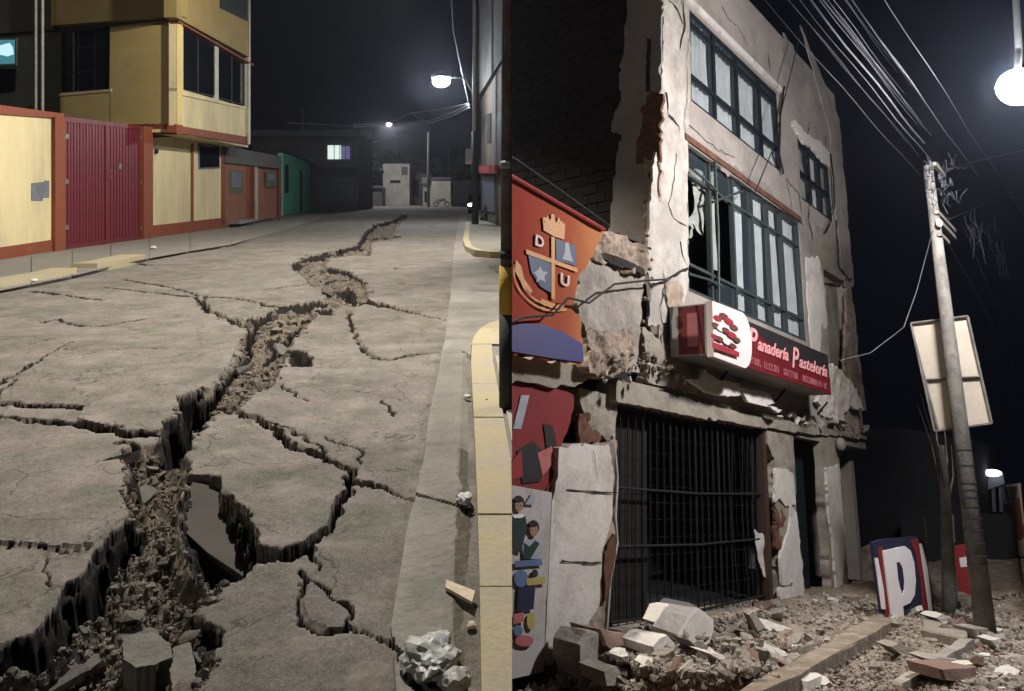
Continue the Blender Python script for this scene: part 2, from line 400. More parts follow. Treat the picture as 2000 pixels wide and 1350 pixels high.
def rough_plate(poly, o, u, v, n, thick, amp=0.004, cell=0.05, edge=0.03, seed=0.0, nf=3.0, back=0.0):
    """sheet of broken material: poly in (u, v) metres, ragged edge, uneven face; front face towards n"""
    o, u, v, n = [np.array(q, float) for q in (o, u, v, n)]
    P = np.array(poly, float)
    x0, y0 = P.min(0) - cell * 2; x1, y1 = P.max(0) + cell * 2
    nx = int((x1 - x0) / cell) + 1; ny = int((y1 - y0) / cell) + 1
    gx, gy = np.meshgrid(x0 + np.arange(nx + 1) * cell, y0 + np.arange(ny + 1) * cell, indexing='ij')
    jx = gx + N3(gx / cell * 0.9 + seed, gy / cell * 0.9) * cell * 0.3
    jy = gy + N4(gx / cell * 0.9 + seed, gy / cell * 0.9) * cell * 0.3
    cx = (gx[:-1, :-1] + cell / 2); cy = (gy[:-1, :-1] + cell / 2)
    ins = inpoly(cx + N1.fbm(cx * 6 + seed, cy * 6, 3) * edge, cy + N2.fbm(cx * 6 + seed, cy * 6, 3) * edge, poly)
    dep = N1.fbm(gx * nf + seed, gy * nf + seed, 4) * amp
    idx = -np.ones(gx.shape, int); vs = []; fs = []
    def vid(i, j):
        if idx[i, j] < 0:
            idx[i, j] = len(vs)
            vs.append(o + u * jx[i, j] + v * jy[i, j] + n * dep[i, j])
        return idx[i, j]
    cells = np.argwhere(ins)
    for i, j in cells:
        fs.append((vid(i, j), vid(i + 1, j), vid(i + 1, j + 1), vid(i, j + 1)))
    bidx = {}
    def bid(k):
        if k not in bidx:
            bidx[k] = len(vs); vs.append(vs[k] - n * thick)
        return bidx[k]
    S = set(map(tuple, cells.tolist()))
    for i, j in cells.tolist():
        for di, dj, e in ((-1, 0, ((i, j + 1), (i, j))), (1, 0, ((i + 1, j), (i + 1, j + 1))), (0, -1, ((i, j), (i + 1, j))), (0, 1, ((i + 1, j + 1), (i, j + 1)))):
            if (i + di, j + dj) not in S:
                a_, b_ = vid(*e[0]), vid(*e[1])
                fs.append((b_, a_, bid(a_), bid(b_)))
    be = {}
    for i, j in cells.tolist():
        for di, dj, e in ((-1, 0, ((i, j + 1), (i, j))), (1, 0, ((i + 1, j), (i + 1, j + 1))), (0, -1, ((i, j), (i + 1, j))), (0, 1, ((i + 1, j + 1), (i, j + 1)))):
            if (i + di, j + dj) not in S:
                a_, b_ = idx[e[0]], idx[e[1]]
                be.setdefault(a_, set()).add(b_); be.setdefault(b_, set()).add(a_)
    V = np.array(vs)
    for _ in range(1):
        Wv = V.copy()
        for k, nb_ in be.items():
            if len(nb_) == 2: Wv[k] = V[k] * .4 + V[list(nb_)].mean(0) * .6
        V = Wv
    for k, bk_ in bidx.items(): V[bk_] = V[k] - n * thick
    g = G(); g.add(V, fs); return g
EX, EZ, EO = (1, 0, 0), (0, 0, 1), (0, -1, 0)
def fplate(pxpoly, v, thick, **kw):
    """rough plate parallel to the right building's front, its face at depth v"""
    P = [RF(x, y, v)[[0, 2]] for x, y in pxpoly]
    return rough_plate(P, (0, v, 0), EX, EZ, EO, thick, **kw)
def splate(pxpoly, a, thick, **kw):
    """rough plate on the side wall (faces -x)"""
    P = [RS(x, y, a)[[1, 2]] for x, y in pxpoly]
    return rough_plate(P, (a, 0, 0), (0, 1, 0), EZ, (-1, 0, 0), thick, **kw)

def ribbon(pts, w, o, u, v, n, seed=0, jag=0.02, depth=0.004):
    """jagged open crack: 2D polyline with widths, as a thin angular strip"""
    P = []
    for i in range(len(pts) - 1):
        p, q = np.array(pts[i], float), np.array(pts[i + 1], float)
        k = max(1, int(np.linalg.norm(q - p) / 0.07))
        for j in range(k): P.append(p + (q - p) * j / k)
    P.append(np.array(pts[-1], float))
    P = [p + np.array([N1(p[0] * 9 + seed, p[1] * 9), N2(p[0] * 9 + seed, p[1] * 9)]) * jag for p in P]
    o, u, v, n = [np.array(q, float) for q in (o, u, v, n)]
    vs = []; fs = []
    for i, p in enumerate(P):
        t = P[min(i + 1, len(P) - 1)] - P[max(i - 1, 0)]; t /= np.linalg.norm(t) + 1e-9
        nn = np.array([-t[1], t[0]]); ww = w * (0.35 + 0.9 * abs(float(N3(i * 0.7 + seed, 3.3)))) * min(1, (len(P) - 1 - i) / 3 + 0.15)
        for s in (1, -1):
            q = p + nn * ww * s
            vs.append(o + u * q[0] + v * q[1] + n * depth)
    for i in range(len(P) - 1): fs.append((2 * i, 2 * i + 1, 2 * i + 3, 2 * i + 2))
    g = G(); g.add(vs, fs); return g

# angular lumps of masonry shared by all the rubble
def hull_mesh(name, pts, m, chip=.035):
    me = bpy.data.meshes.new(name); bm = bmesh.new()
    for p in pts: bm.verts.new(p)
    r = bmesh.ops.convex_hull(bm, input=bm.verts[:])
    for x in r['geom_interior']:
        if isinstance(x, bmesh.types.BMVert) and x.is_valid: bm.verts.remove(x)
    for vv in [vv for vv in bm.verts if not vv.link_faces]: bm.verts.remove(vv)
    ext = max(1e-6, max(vv.co.length for vv in bm.verts)); amp = chip * ext
    bmesh.ops.subdivide_edges(bm, edges=bm.edges[:], cuts=2, use_grid_fill=True)
    bm.normal_update(); sd = float(len(me.name)) + pts[0][0] * 7
    for vv in bm.verts:
        q = vv.co / ext
        d_ = float(N1(q.x * 3.1 + sd, q.y * 3.1 + q.z * 2.3)) + .6 * float(N2(q.x * 7 + q.z * 5 + sd, q.y * 7 - q.z * 4)) - .35
        vv.co += vv.normal * d_ * amp * (.5 if 'block' in name else 1)
    bmesh.ops.recalc_face_normals(bm, faces=bm.faces)
    bm.to_mesh(me); bm.free(); me.materials.append(m); return me
def lump_pts(rs, flat=1.0, k=16):
    p = rs.randn(k, 3); p /= np.linalg.norm(p, axis=1)[:, None]; p *= rs.uniform(0.75, 1.1, (k, 1)); p[:, 2] *= flat
    return p
rs = np.random.RandomState(5)
def lump(name, mesh, loc, size, rot, fr, label, cat, group=None, parent=None):
    o = bpy.data.objects.new(name, mesh); COL.objects.link(o)
    T = Matrix.Translation(Vector(tuple(loc))) @ Matrix.Rotation(rot[2], 4, 'Z') @ Matrix.Rotation(rot[0], 4, 'X') @ Matrix.Rotation(rot[1], 4, 'Y') @ Matrix.Diagonal((*size, 1))
    o.matrix_basis = (MR if fr == 'R' else ML) @ T
    return tag(o, label, cat, group)

M['darkwall2'] = mat('stained_brown_render', (0.13, 0.105, 0.08), (0.07, 0.058, 0.045), 0.9, 0.9, 0.2, 10)
M['postbrown'] = mat('dark_brown_steel', (0.055, 0.03, 0.022), None, 4, 0.6, 0.1, 30)

M['warmplaster'] = mat('warm_plaster', (0.33, 0.29, 0.245), (0.24, 0.21, 0.18), 1.4, 0.9, 0.5, 18, c3=(0.42, 0.375, 0.32), s3=0.9, t3=(0.45, 0.6), grain=0.1)
M['wet'] = mat('damp_gutter_bed', (0.105, 0.09, 0.058), (0.075, 0.065, 0.045), 2.5, 0.55, 0.3, 40, c3=(0.15, 0.13, 0.10), s3=2, t3=(0.55, 0.75), grain=0.15)

M['junctionwire'] = mat('street_cable', (0.5, 0.5, 0.55), None, 6, 0.5, 0.0, 40)
M['farblack'] = mat('unlit_render', (0.018, 0.017, 0.018), None, 1, 0.95, 0.0, 5)

# ================================================================== LEFT: the cracked street
# ---- road surface: one sheet whose relief is the broken asphalt
def gp(pts): return [tuple(LG(x, y)[:2]) for x, y in pts]
EARTH = [  # churned, sunken earth
 [(568,520),(600,503),(650,489),(690,483),(716,452),(740,437),(772,428),(790,418),(800,424),(772,444),(768,465),(727,475),(724,500),(690,500),(642,505),(636,520),(680,535),(716,560),(722,588),(690,602),(650,604),(640,618),(610,602),(640,574),(604,556),(590,540),(568,527)],
 [(640,596),(600,636),(570,672),(562,690),(545,735),(520,760),(495,765),(482,782),(468,803),(440,800),(420,806),(385,850),(368,872),(368,900),(376,932),(352,962),(346,1000),(356,1062),(390,1112),(440,1142),(424,1172),(386,1184),(372,1204),(404,1240),(424,1292),(380,1360),(350,1420),(60,1420),(-60,1400),(-60,1330),(50,1312),(92,1290),(130,1260),(160,1200),(200,1150),(216,1110),(250,1080),(272,1030),(256,1010),(240,980),(246,920),(230,884),(300,872),(340,820),(350,790),(380,768),(415,762),(440,728),(470,690),(470,668),(492,640),(462,622),(500,612),(560,598),(620,588)],
]
VOID = [  # (polygon, depth)
 ([(560,682),(590,682),(616,704),(612,716),(566,716)], 0.16),
 ([(352,782),(418,768),(404,808),(386,850),(352,890),(314,897),(298,862),(322,826),(342,816)], 0.42),
 ([(272,1012),(288,1040),(268,1078),(228,1110),(208,1142),(192,1182),(154,1212),(124,1262),(74,1306),(56,1300),(-60,1330),(-60,1270),(0,1258),(60,1238),(98,1200),(113,1165),(148,1120),(180,1088),(200,1052),(232,1022)], 0.40),
 ([(372,936),(412,934),(452,968),(492,1028),(508,1080),(498,1117),(470,1142),(430,1142),(385,1112),(354,1060),(344,1000),(358,960)], 0.30),
 ([(374,1208),(396,1214),(426,1236),(424,1262),(404,1268),(384,1240)], 0.22),
 ([(384,1268),(404,1262),(414,1300),(400,1332),(382,1310)], 0.18),
 ([(232,1282),(336,1282),(340,1306),(318,1336),(268,1346),(232,1318)], 0.05),
 ([(636,594),(652,594),(650,616),(628,616),(618,604)], 0.3),
 ([(520,655),(550,650),(540,668),(520,670)], 0.22),
 ([(790,1290),(835,1320),(860,1345),(850,1380),(800,1350)], 0.2),
 ([(650,560),(680,556),(700,572),(694,584),(660,580)], 0.2),
]
CRACK = [  # (points, thickness in photo pixels at start, at end, depth)
 ([(875,405),(840,407),(800,416),(770,432)], 3, 6, .12),
 ([(770,432),(735,440),(716,455),(700,480),(660,492),(600,505),(572,520)], 5, 7, .2),
 ([(745,463),(765,462)], 5, 3, .15), ([(695,478),(722,492)], 6, 3, .18),
 ([(395,588),(405,605),(440,618),(480,622),(510,615),(560,602),(620,590)], 9, 9, .16),
 ([(240,545),(330,560),(400,580),(470,585),(520,597),(600,600)], 2, 3, .05),
 ([(440,618),(466,632),(490,640)], 8, 12, .2),
 ([(630,602),(600,622),(575,650),(545,668),(520,690)], 12, 12, .25),
 ([(505,612),(492,650),(484,690),(456,728),(430,760),(400,790),(384,830),(350,868),(320,890)], 9, 22, .36),
 ([(400,582),(398,600),(410,612)], 7, 9, .12),
 ([(700,585),(760,599),(800,609),(865,626)], 10, 3, .14),
 ([(640,524),(680,533),(716,556)], 4, 6, .12),
 ([(680,606),(690,650),(705,680),(728,698)], 7, 6, .12), ([(728,698),(760,702),(820,690),(860,688),(920,700)], 4, 2, .06),
 ([(-40,788),(60,795),(120,797),(165,799)], 7, 6, .12),
 ([(-40,812),(60,825),(130,830),(220,842),(250,855),(310,850)], 7, 14, .16),
 ([(-10,752),(60,715),(100,690),(138,668)], 6, 3, .08), ([(-30,790),(5,762),(26,742)], 9, 3, .12),
 ([(130,685),(200,685),(300,683),(400,682),(470,668)], 2, 4, .05), ([(290,681),(320,685)], 5, 3, .06),
 ([(80,630),(110,622),(150,635),(200,635),(280,622)], 3, 2, .04),
 ([(190,790),(230,770),(280,762),(345,762)], 3, 2, .04),
 ([(60,570),(120,575),(200,585)], 3, 2, .05),
 ([(380,935),(410,940),(452,972),(490,1030),(506,1080),(520,1095)], 12, 16, .36),
 ([(500,1098),(530,1095),(562,1088),(600,1072),(630,1045),(650,1010),(670,970),(688,940)], 15, 12, .34),
 ([(465,800),(500,818),(545,843),(590,873),(640,900),(680,915),(690,942)], 7, 13, .2),
 ([(500,816),(555,830),(590,850),(626,868),(640,896)], 4, 6, .12),
 ([(688,942),(740,950)], 14, 7, .2), ([(740,950),(800,970),(890,988),(925,1000)], 4, 2, .07),
 ([(580,1120),(620,1150),(650,1170),(682,1200),(690,1230)], 7, 7, .14), ([(690,1230),(750,1255),(790,1290),(830,1322)], 3, 14, .12),
 ([(597,1140),(590,1190),(602,1220),(640,1235),(690,1235)], 6, 4, .1),
 ([(0,1065),(60,1068),(100,1075),(180,1070)], 3, 2, .05), ([(95,1090),(90,1115),(102,1150)], 3, 2, .05),
 ([(606,1080),(620,1120)], 10, 7, .12), ([(740,780),(775,810)], 2, 1.5, .04), ([(540,750),(600,780)], 2, 1.5, .04),
 ([(640,850),(700,880),(706,902)], 2, 1.5, .04), ([(230,870),(260,880),(262,925),(246,960)], 10, 8, .14),
 ([(385,770),(352,786),(345,812)], 8, 8, .2), ([(480,640),(500,655),(485,668)], 6, 5, .15),
 ([(270,1010),(262,1070),(240,1110)], 8, 10, .2), ([(180,500),(232,510),(290,518)], 2, 3, .04),
 ([(690,540),(560,560),(520,566)], 1.5, 1.5, .03), ([(205,560),(380,580),(395,600)], 1.5, 2, .03),
]
SLABS = [  # pieces of the carriageway between the cracks: polygon, lift, tilt x, tilt y, label
 ([(376,872),(388,832),(412,806),(440,802),(466,804),(520,848),(600,884),(650,908),(690,940),(664,1000),(630,1047),(600,1072),(560,1088),(515,1092),(492,1030),(452,970),(405,934),(376,928)], .008, .012, -.008, "loose asphalt slab cut out all round beside the deep open hole"),
 ([(150,825),(166,799),(195,788),(232,770),(282,762),(345,762),(380,768),(350,790),(340,818),(250,852),(222,841)], .02, -.03, .02, "narrow asphalt slab left of the black gap"),
 ([(20,775),(30,742),(100,690),(140,672),(135,685),(300,683),(400,682),(470,670),(440,728),(415,762),(380,768),(345,762),(282,762),(232,770),(195,788),(166,799),(60,795)], .015, .01, .01, "long flat asphalt slab on the left of the fissure"),
 ([(400,588),(440,586),(520,597),(600,600),(560,601),(510,614),(480,621),(440,617),(406,604)], -.02, .0, .05, "thin tongue of asphalt below the upper crack"),
 ([(-60,830),(60,826),(130,831),(220,843),(262,925),(246,960),(240,980),(256,1010),(230,1025),(200,1052),(180,1068),(100,1075),(60,1068),(-60,1062)], .01, .0, -.01, "large asphalt slab at the left edge above the lower fissure"),
 ([(-60,1064),(60,1069),(100,1076),(180,1070),(180,1088),(148,1120),(113,1165),(98,1200),(60,1238),(-60,1270)], 0, .01, 0, "asphalt slab at the lower left corner"),
 ([(600,1140),(592,1190),(604,1218),(640,1234),(688,1232),(680,1200),(650,1172),(620,1152)], .012, 0, .02, "small four sided asphalt piece at the lower middle"),
 ([(505,820),(555,831),(590,851),(626,869),(638,894),(590,872),(545,842)], .01, 0, 0, "sliver of asphalt inside the forked crack"),
]
R0, R1, NRr, NS = 1.75, 60.0, 720, 620
Yk = R0 * (R1 / R0) ** (np.arange(NRr + 1) / NRr)
Sj = np.linspace(-0.80, 0.0, NS + 1)
YY = np.repeat(Yk[:, None], NS + 1, 1)
XX = Sj[None, :] * (YY + 1.0)
def road_height(X, Y):
    px = PX + FPX * X / Y; py = PY + FPX * H / Y
    sc = np.clip(Y / 4.0, 0.6, 4)                      # coarser raggedness on the bigger breaks far off
    wx = X + (N1.fbm(X * 7, Y * 7, 4) * 0.035 + N1.fbm(X * 40, Y * 40, 2) * 0.0035) * 0.9
    wy = Y + (N2.fbm(X * 7, Y * 7, 4) * 0.035 + N2.fbm(X * 40, Y * 40, 2) * 0.0035) * 0.9
    wxp = PX + FPX * wx / wy; wyp = PY + FPX * H / wy
    h = N1.fbm(X * 0.8, Y * 0.5, 4) * 0.012 + N2.fbm(X * 30, Y * 30, 3) * 0.0022 - np.clip(N3.fbm(X * 14, Y * 14, 3) - 1.0, 0, .4) * .03
    sid = np.full(X.shape, -1)
    for k, (poly, lift, tx, ty, lab) in enumerate(SLABS):
        m = inpoly(px, py, poly); sid[m] = k
        c = LG(*np.mean(np.array(poly), 0))
        h = h + np.where(m, lift + tx * (X - c[0]) + ty * (Y - c[1]), 0)
    dep = np.zeros(X.shape); ear = np.zeros(X.shape)
    for k, poly in enumerate(EARTH):
        P = gp(poly); m0 = inpoly(wx, wy, P)
        d = np.full(X.shape, 9.0); P2 = P + [P[0]]
        for a_, b_ in zip(P2[:-1], P2[1:]):
            dd, _ = segdist(wx, wy, a_, b_); d = np.minimum(d, dd)
        d = np.where(m0, d, 0)
        big = N3.fbm(X * 3.1, Y * 3.1, 4); fine = N4.fbm(X * 30, Y * 30, 4)
        floor_ = 0.085 - 0.06 * big - 0.02 * fine - 0.012 * N1.fbm(X * 55, Y * 55, 2)
        floor_ = np.clip(floor_, -0.015, 0.3)
        e = np.where(m0, np.minimum(floor_, d * 1.8 + 0.004), 0)
        dep = np.maximum(dep, e); ear = np.maximum(ear, m0.astype(float))
    for poly, dp in VOID:
        P = gp(poly); m0 = inpoly(wx, wy, P); d = np.full(X.shape, 9.0); P2 = P + [P[0]]
        for a_, b_ in zip(P2[:-1], P2[1:]):
            dd, _ = segdist(wx, wy, a_, b_); d = np.minimum(d, dd)
        e = np.where(m0, np.minimum(dp * 1.35 * (1 + 0.15 * N3.fbm(X * 9, Y * 9, 3)), 0.0 + np.clip(d * 22, 0, .055) * (1 + .3 * N4(X * 60, Y * 60)) + dp * 1.4 * np.clip((d - .018 - .022 * N2.fbm(X * 13, Y * 13, 3)) * 7, 0, .45) + dp * 1.4 * np.clip((d - .05 - .035 * N4.fbm(X * 9, Y * 9, 3)) * 7, 0, .55)), 0)
        dep = np.maximum(dep, e); ear = np.maximum(ear, m0 * 4.0)  # voids, like cracks below, marked beyond plain earth for painted shade
    for pts, w0, w1, dp in CRACK:
        n = len(pts)
        for i in range(n - 1):
            p, q = np.array(pts[i], float), np.array(pts[i + 1], float)
            A, B = LG(*p)[:2], LG(*q)[:2]
            t = (q - p) / np.linalg.norm(q - p); nn = np.array([-t[1], t[0]])
            tw = []
            for c, f_ in ((p, i / (n - 1)), (q, (i + 1) / (n - 1))):
                wpx = (w0 + (w1 - w0) * f_) * 0.5
                a2 = LG(*(c + nn * wpx))[:2]; b2 = LG(*(c - nn * wpx))[:2]
                dirw = (B - A) / np.linalg.norm(B - A); dv = a2 - b2
                tw.append(0.5 * abs(dv[0] * -dirw[1] + dv[1] * dirw[0]))
            mar = 0.25 + max(tw)
            jj = (YY[:, 0] > min(A[1], B[1]) - mar) & (YY[:, 0] < max(A[1], B[1]) + mar) if X is XX else np.ones(X.shape[0], bool)
            if not jj.any(): continue
            d, tt = segdist(wx[jj], wy[jj], A, B)
            hw = 1.12 * (tw[0] + (tw[1] - tw[0]) * tt) * (0.75 + 0.55 * np.abs(N3.fbm(X[jj] * 11 + 5, Y[jj] * 11, 2)))
            hw = np.maximum(hw, 0.0021 * Y[jj])
            tq = (hw - d) / (hw + 1e-6)
            e = (.22 * np.clip(tq * 9, 0, 1) + .78 * np.clip(tq * 1.7, 0, 1)) * dp * 1.3 * np.clip(hw / 0.02, 0.35, 1) * (1 + .22 * N4(X[jj] * 70, YY[jj] * 70) + .15 * N2(X[jj] * 28, YY[jj] * 28))
            dep[jj] = np.maximum(dep[jj], e)
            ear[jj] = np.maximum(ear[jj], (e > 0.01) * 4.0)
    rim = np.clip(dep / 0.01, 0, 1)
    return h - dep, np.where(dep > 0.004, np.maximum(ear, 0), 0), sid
HH, EAR, SID = road_height(XX, YY)
# dished concrete gutter line, asphalt ends a little above it
vid = np.arange((NRr + 1) * (NS + 1)).reshape(NRr + 1, NS + 1)
quads = np.stack([vid[:-1, :-1], vid[:-1, 1:], vid[1:, 1:], vid[1:, :-1]], -1)
co = np.stack([XX, YY, HH], -1).reshape(-1, 3)
fe = (EAR[:-1, :-1] + EAR[1:, 1:]) / 2
fs = SID[:-1, :-1]
def grid_obj(name, q, m, parent=None, **kw):
    q = q.reshape(-1, 4)
    used, inv = np.unique(q, return_inverse=True)
    v = co[used]; c = np.array([v[:, 0].mean(), v[:, 1].mean(), 0.0])
    me = bpy.data.meshes.new(name)
    me.vertices.add(len(v)); me.vertices.foreach_set('co', (v - c).ravel())
    me.loops.add(len(q) * 4); me.loops.foreach_set('vertex_index', inv.ravel().astype(np.int32))
    me.polygons.add(len(q)); me.polygons.foreach_set('loop_start', np.arange(0, len(q) * 4, 4, dtype=np.int32))
    me.polygons.foreach_set('loop_total', np.full(len(q), 4, np.int32))
    me.update(calc_edges=True); me.validate()
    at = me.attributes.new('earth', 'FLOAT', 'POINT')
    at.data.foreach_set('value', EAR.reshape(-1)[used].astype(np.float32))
    me.materials.append(m)
    o = bpy.data.objects.new(name, me); _link(name, o, c, 'L', parent)
    return tag(o, **kw)
def asphalt_material():
    m = bpy.data.materials.new('asphalt_and_earth'); m.use_nodes = True
    nt = m.node_tree; N = nt.nodes; L = nt.links; b = N['Principled BSDF']
    b.inputs['Roughness'].default_value = 0.9; b.inputs['Specular IOR Level'].default_value = 0.25
    tc = N.new('ShaderNodeNewGeometry'); at = N.new('ShaderNodeAttribute'); at.attribute_name = 'earth'
    def nz(s, d, r=0.6):
        n = N.new('ShaderNodeTexNoise'); n.inputs['Scale'].default_value = s; n.inputs['Detail'].default_value = d; n.inputs['Roughness'].default_value = r
        L.new(tc.outputs['Position'], n.inputs['Vector']); return n.outputs['Fac']
    def ramp(i, p0, c0, p1, c1):
        r = N.new('ShaderNodeValToRGB'); e = r.color_ramp.elements
        e[0].position = p0; e[0].color = (*c0, 1); e[1].position = p1; e[1].color = (*c1, 1); L.new(i, r.inputs[0]); return r.outputs[0]
    def mix(f, a_, b_, bt='MIX'):
        x = N.new('ShaderNodeMix'); x.data_type = 'RGBA'; x.blend_type = bt
        if isinstance(f, float): x.inputs['Factor'].default_value = f
        else: L.new(f, x.inputs['Factor'])
        L.new(a_, x.inputs['A']); L.new(b_, x.inputs['B']); return x.outputs['Result']
    base = ramp(nz(0.7, 6), 0.35, (0.168, 0.153, 0.138), 0.66, (0.243, 0.220, 0.200))
    stain = ramp(nz(1.9, 8, 0.7), 0.40, (0.72, 0.75, 0.68), 0.6, (1.06, 1.0, 1.0))
    asp = mix(1.0, base, stain, 'MULTIPLY')
    g2 = ramp(nz(120, 5, 0.85), 0.36, (0.52, 0.52, 0.52), 0.66, (1.42, 1.42, 1.40))
    asp = mix(1.0, asp, g2, 'MULTIPLY')
    g3 = ramp(nz(42, 6, .85), .36, (.74, .74, .73), .64, (1.22, 1.22, 1.21)); asp = mix(1.0, asp, g3, 'MULTIPLY')
    pt = ramp(nz(5.5, 6, .7), .40, (.86, .86, .84), .60, (1.06, 1.05, 1.05)); asp = mix(1.0, asp, pt, 'MULTIPLY')
    # dirt filled hairline crazing, in patches
    vw = N.new('ShaderNodeTexNoise'); vw.inputs['Scale'].default_value = 5; vw.inputs['Detail'].default_value = 5
    L.new(tc.outputs['Position'], vw.inputs['Vector'])
    va_ = N.new('ShaderNodeVectorMath'); va_.operation = 'MULTIPLY_ADD'; va_.inputs[1].default_value = (.35, .35, .35)
    L.new(vw.outputs['Color'], va_.inputs[0]); L.new(tc.outputs['Position'], va_.inputs[2])
    vo = N.new('ShaderNodeTexVoronoi'); vo.feature = 'DISTANCE_TO_EDGE'; vo.inputs['Scale'].default_value = 1.5; L.new(va_.outputs[0], vo.inputs['Vector'])
    vl = ramp(vo.outputs['Distance'], .003, (.45, .42, .40), .012, (1, 1, 1))
    vm = ramp(nz(.8, 3), .40, (0, 0, 0), .50, (1, 1, 1)); wh = N.new('ShaderNodeRGB'); wh.outputs[0].default_value = (1, 1, 1, 1)
    asp = mix(1.0, asp, mix(vm, wh.outputs[0], vl), 'MULTIPLY')
    dust = ramp(nz(3.2, 9, .75), .52, (0, 0, 0), .66, (.55, .55, .55)); dc = N.new('ShaderNodeRGB'); dc.outputs[0].default_value = (.29, .255, .215, 1)
    asp = mix(dust, asp, dc.outputs[0])
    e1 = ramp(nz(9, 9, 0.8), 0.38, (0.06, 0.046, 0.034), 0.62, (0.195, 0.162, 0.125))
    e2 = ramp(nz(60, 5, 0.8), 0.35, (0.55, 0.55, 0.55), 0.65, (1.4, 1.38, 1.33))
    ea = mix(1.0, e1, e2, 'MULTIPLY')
    dk = N.new('ShaderNodeRGB'); dk.outputs[0].default_value = (0.013, 0.010, 0.008, 1)  # dark soil, deepened to near-black to paint the shade inside cracks
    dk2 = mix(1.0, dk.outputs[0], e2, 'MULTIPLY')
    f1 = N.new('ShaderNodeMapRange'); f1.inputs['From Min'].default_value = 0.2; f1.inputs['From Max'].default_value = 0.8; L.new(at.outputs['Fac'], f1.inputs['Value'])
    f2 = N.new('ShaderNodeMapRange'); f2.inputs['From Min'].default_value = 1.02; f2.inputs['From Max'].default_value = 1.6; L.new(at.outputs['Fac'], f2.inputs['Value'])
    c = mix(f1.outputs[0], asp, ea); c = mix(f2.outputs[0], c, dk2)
    L.new(c, b.inputs['Base Color'])
    bp = N.new('ShaderNodeBump'); bp.inputs['Strength'].default_value = 0.5; bp.inputs['Distance'].default_value = 0.012
    L.new(nz(110, 6, 0.8), bp.inputs['Height']); L.new(bp.outputs[0], b.inputs['Normal'])
    return m
M['asphalt'] = asphalt_material()
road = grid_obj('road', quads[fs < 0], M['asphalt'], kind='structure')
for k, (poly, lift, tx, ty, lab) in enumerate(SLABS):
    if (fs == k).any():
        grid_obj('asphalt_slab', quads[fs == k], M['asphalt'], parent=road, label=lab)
# far road and the ground on to the horizon
M['farroad'] = mat('far_roadway', (0.20, 0.178, 0.152), (0.15, 0.135, 0.115), 0.25, 0.9, 0.1, 6)
obj('far_road', G().add([(-0.80 * 61, 60, -0.004), (0, 60, -0.004), (0, 150, -0.004), (-60, 150, -0.004)], [(0, 1, 2, 3)]), M['farroad'], kind='structure')
obj('ground', G().add([(-1500, 1.2, -0.6), (0, 1.2, -0.6), (0, 2600, -0.6), (-1500, 2600, -0.6)], [(0, 1, 2, 3)]), M['dirt'], kind='structure')
obj('ground_bank', G().add([(-0.001, R0, -0.002), (-0.001, 60, -0.002), (-0.001, 60, -8), (-0.001, R0, -8)], [(0, 1, 2, 3)]), M['earthdark'], clip=False, kind='structure')

# ---- gutter, kerbs, pavements
def strip(cl, wl, wr, z0, z1):
    """band along a ground path, wl metres to its left and wr to its right"""
    P = [np.array(p[:2]) for p in cl]; g = G(); vs = []
    for i, p in enumerate(P):
        t = P[min(i + 1, len(P) - 1)] - P[max(i - 1, 0)]; t /= np.linalg.norm(t)
        n = np.array([-t[1], t[0]])
        a_, b_ = p + n * wl, p - n * wr
        vs += [(*a_, z0), (*a_, z1), (*b_, z1), (*b_, z0)]
    fs = []
    for i in range(len(P) - 1):
        for j in range(4):
            fs.append((4 * i + j, 4 * i + (j + 1) % 4, 4 * i + 4 + (j + 1) % 4, 4 * i + 4 + j))
    fs += [(0, 1, 2, 3), tuple(4 * (len(P) - 1) + j for j in (3, 2, 1, 0))]
    return g.add(vs, fs)
def dense(pts, step):
    out = []
    for a_, b_ in zip(pts[:-1], pts[1:]):
        a_, b_ = np.array(a_, float), np.array(b_, float); k = max(1, int(np.linalg.norm(b_ - a_) / step))
        out += [a_ + (b_ - a_) * i / k for i in range(k)]
    return out + [np.array(pts[-1], float)]
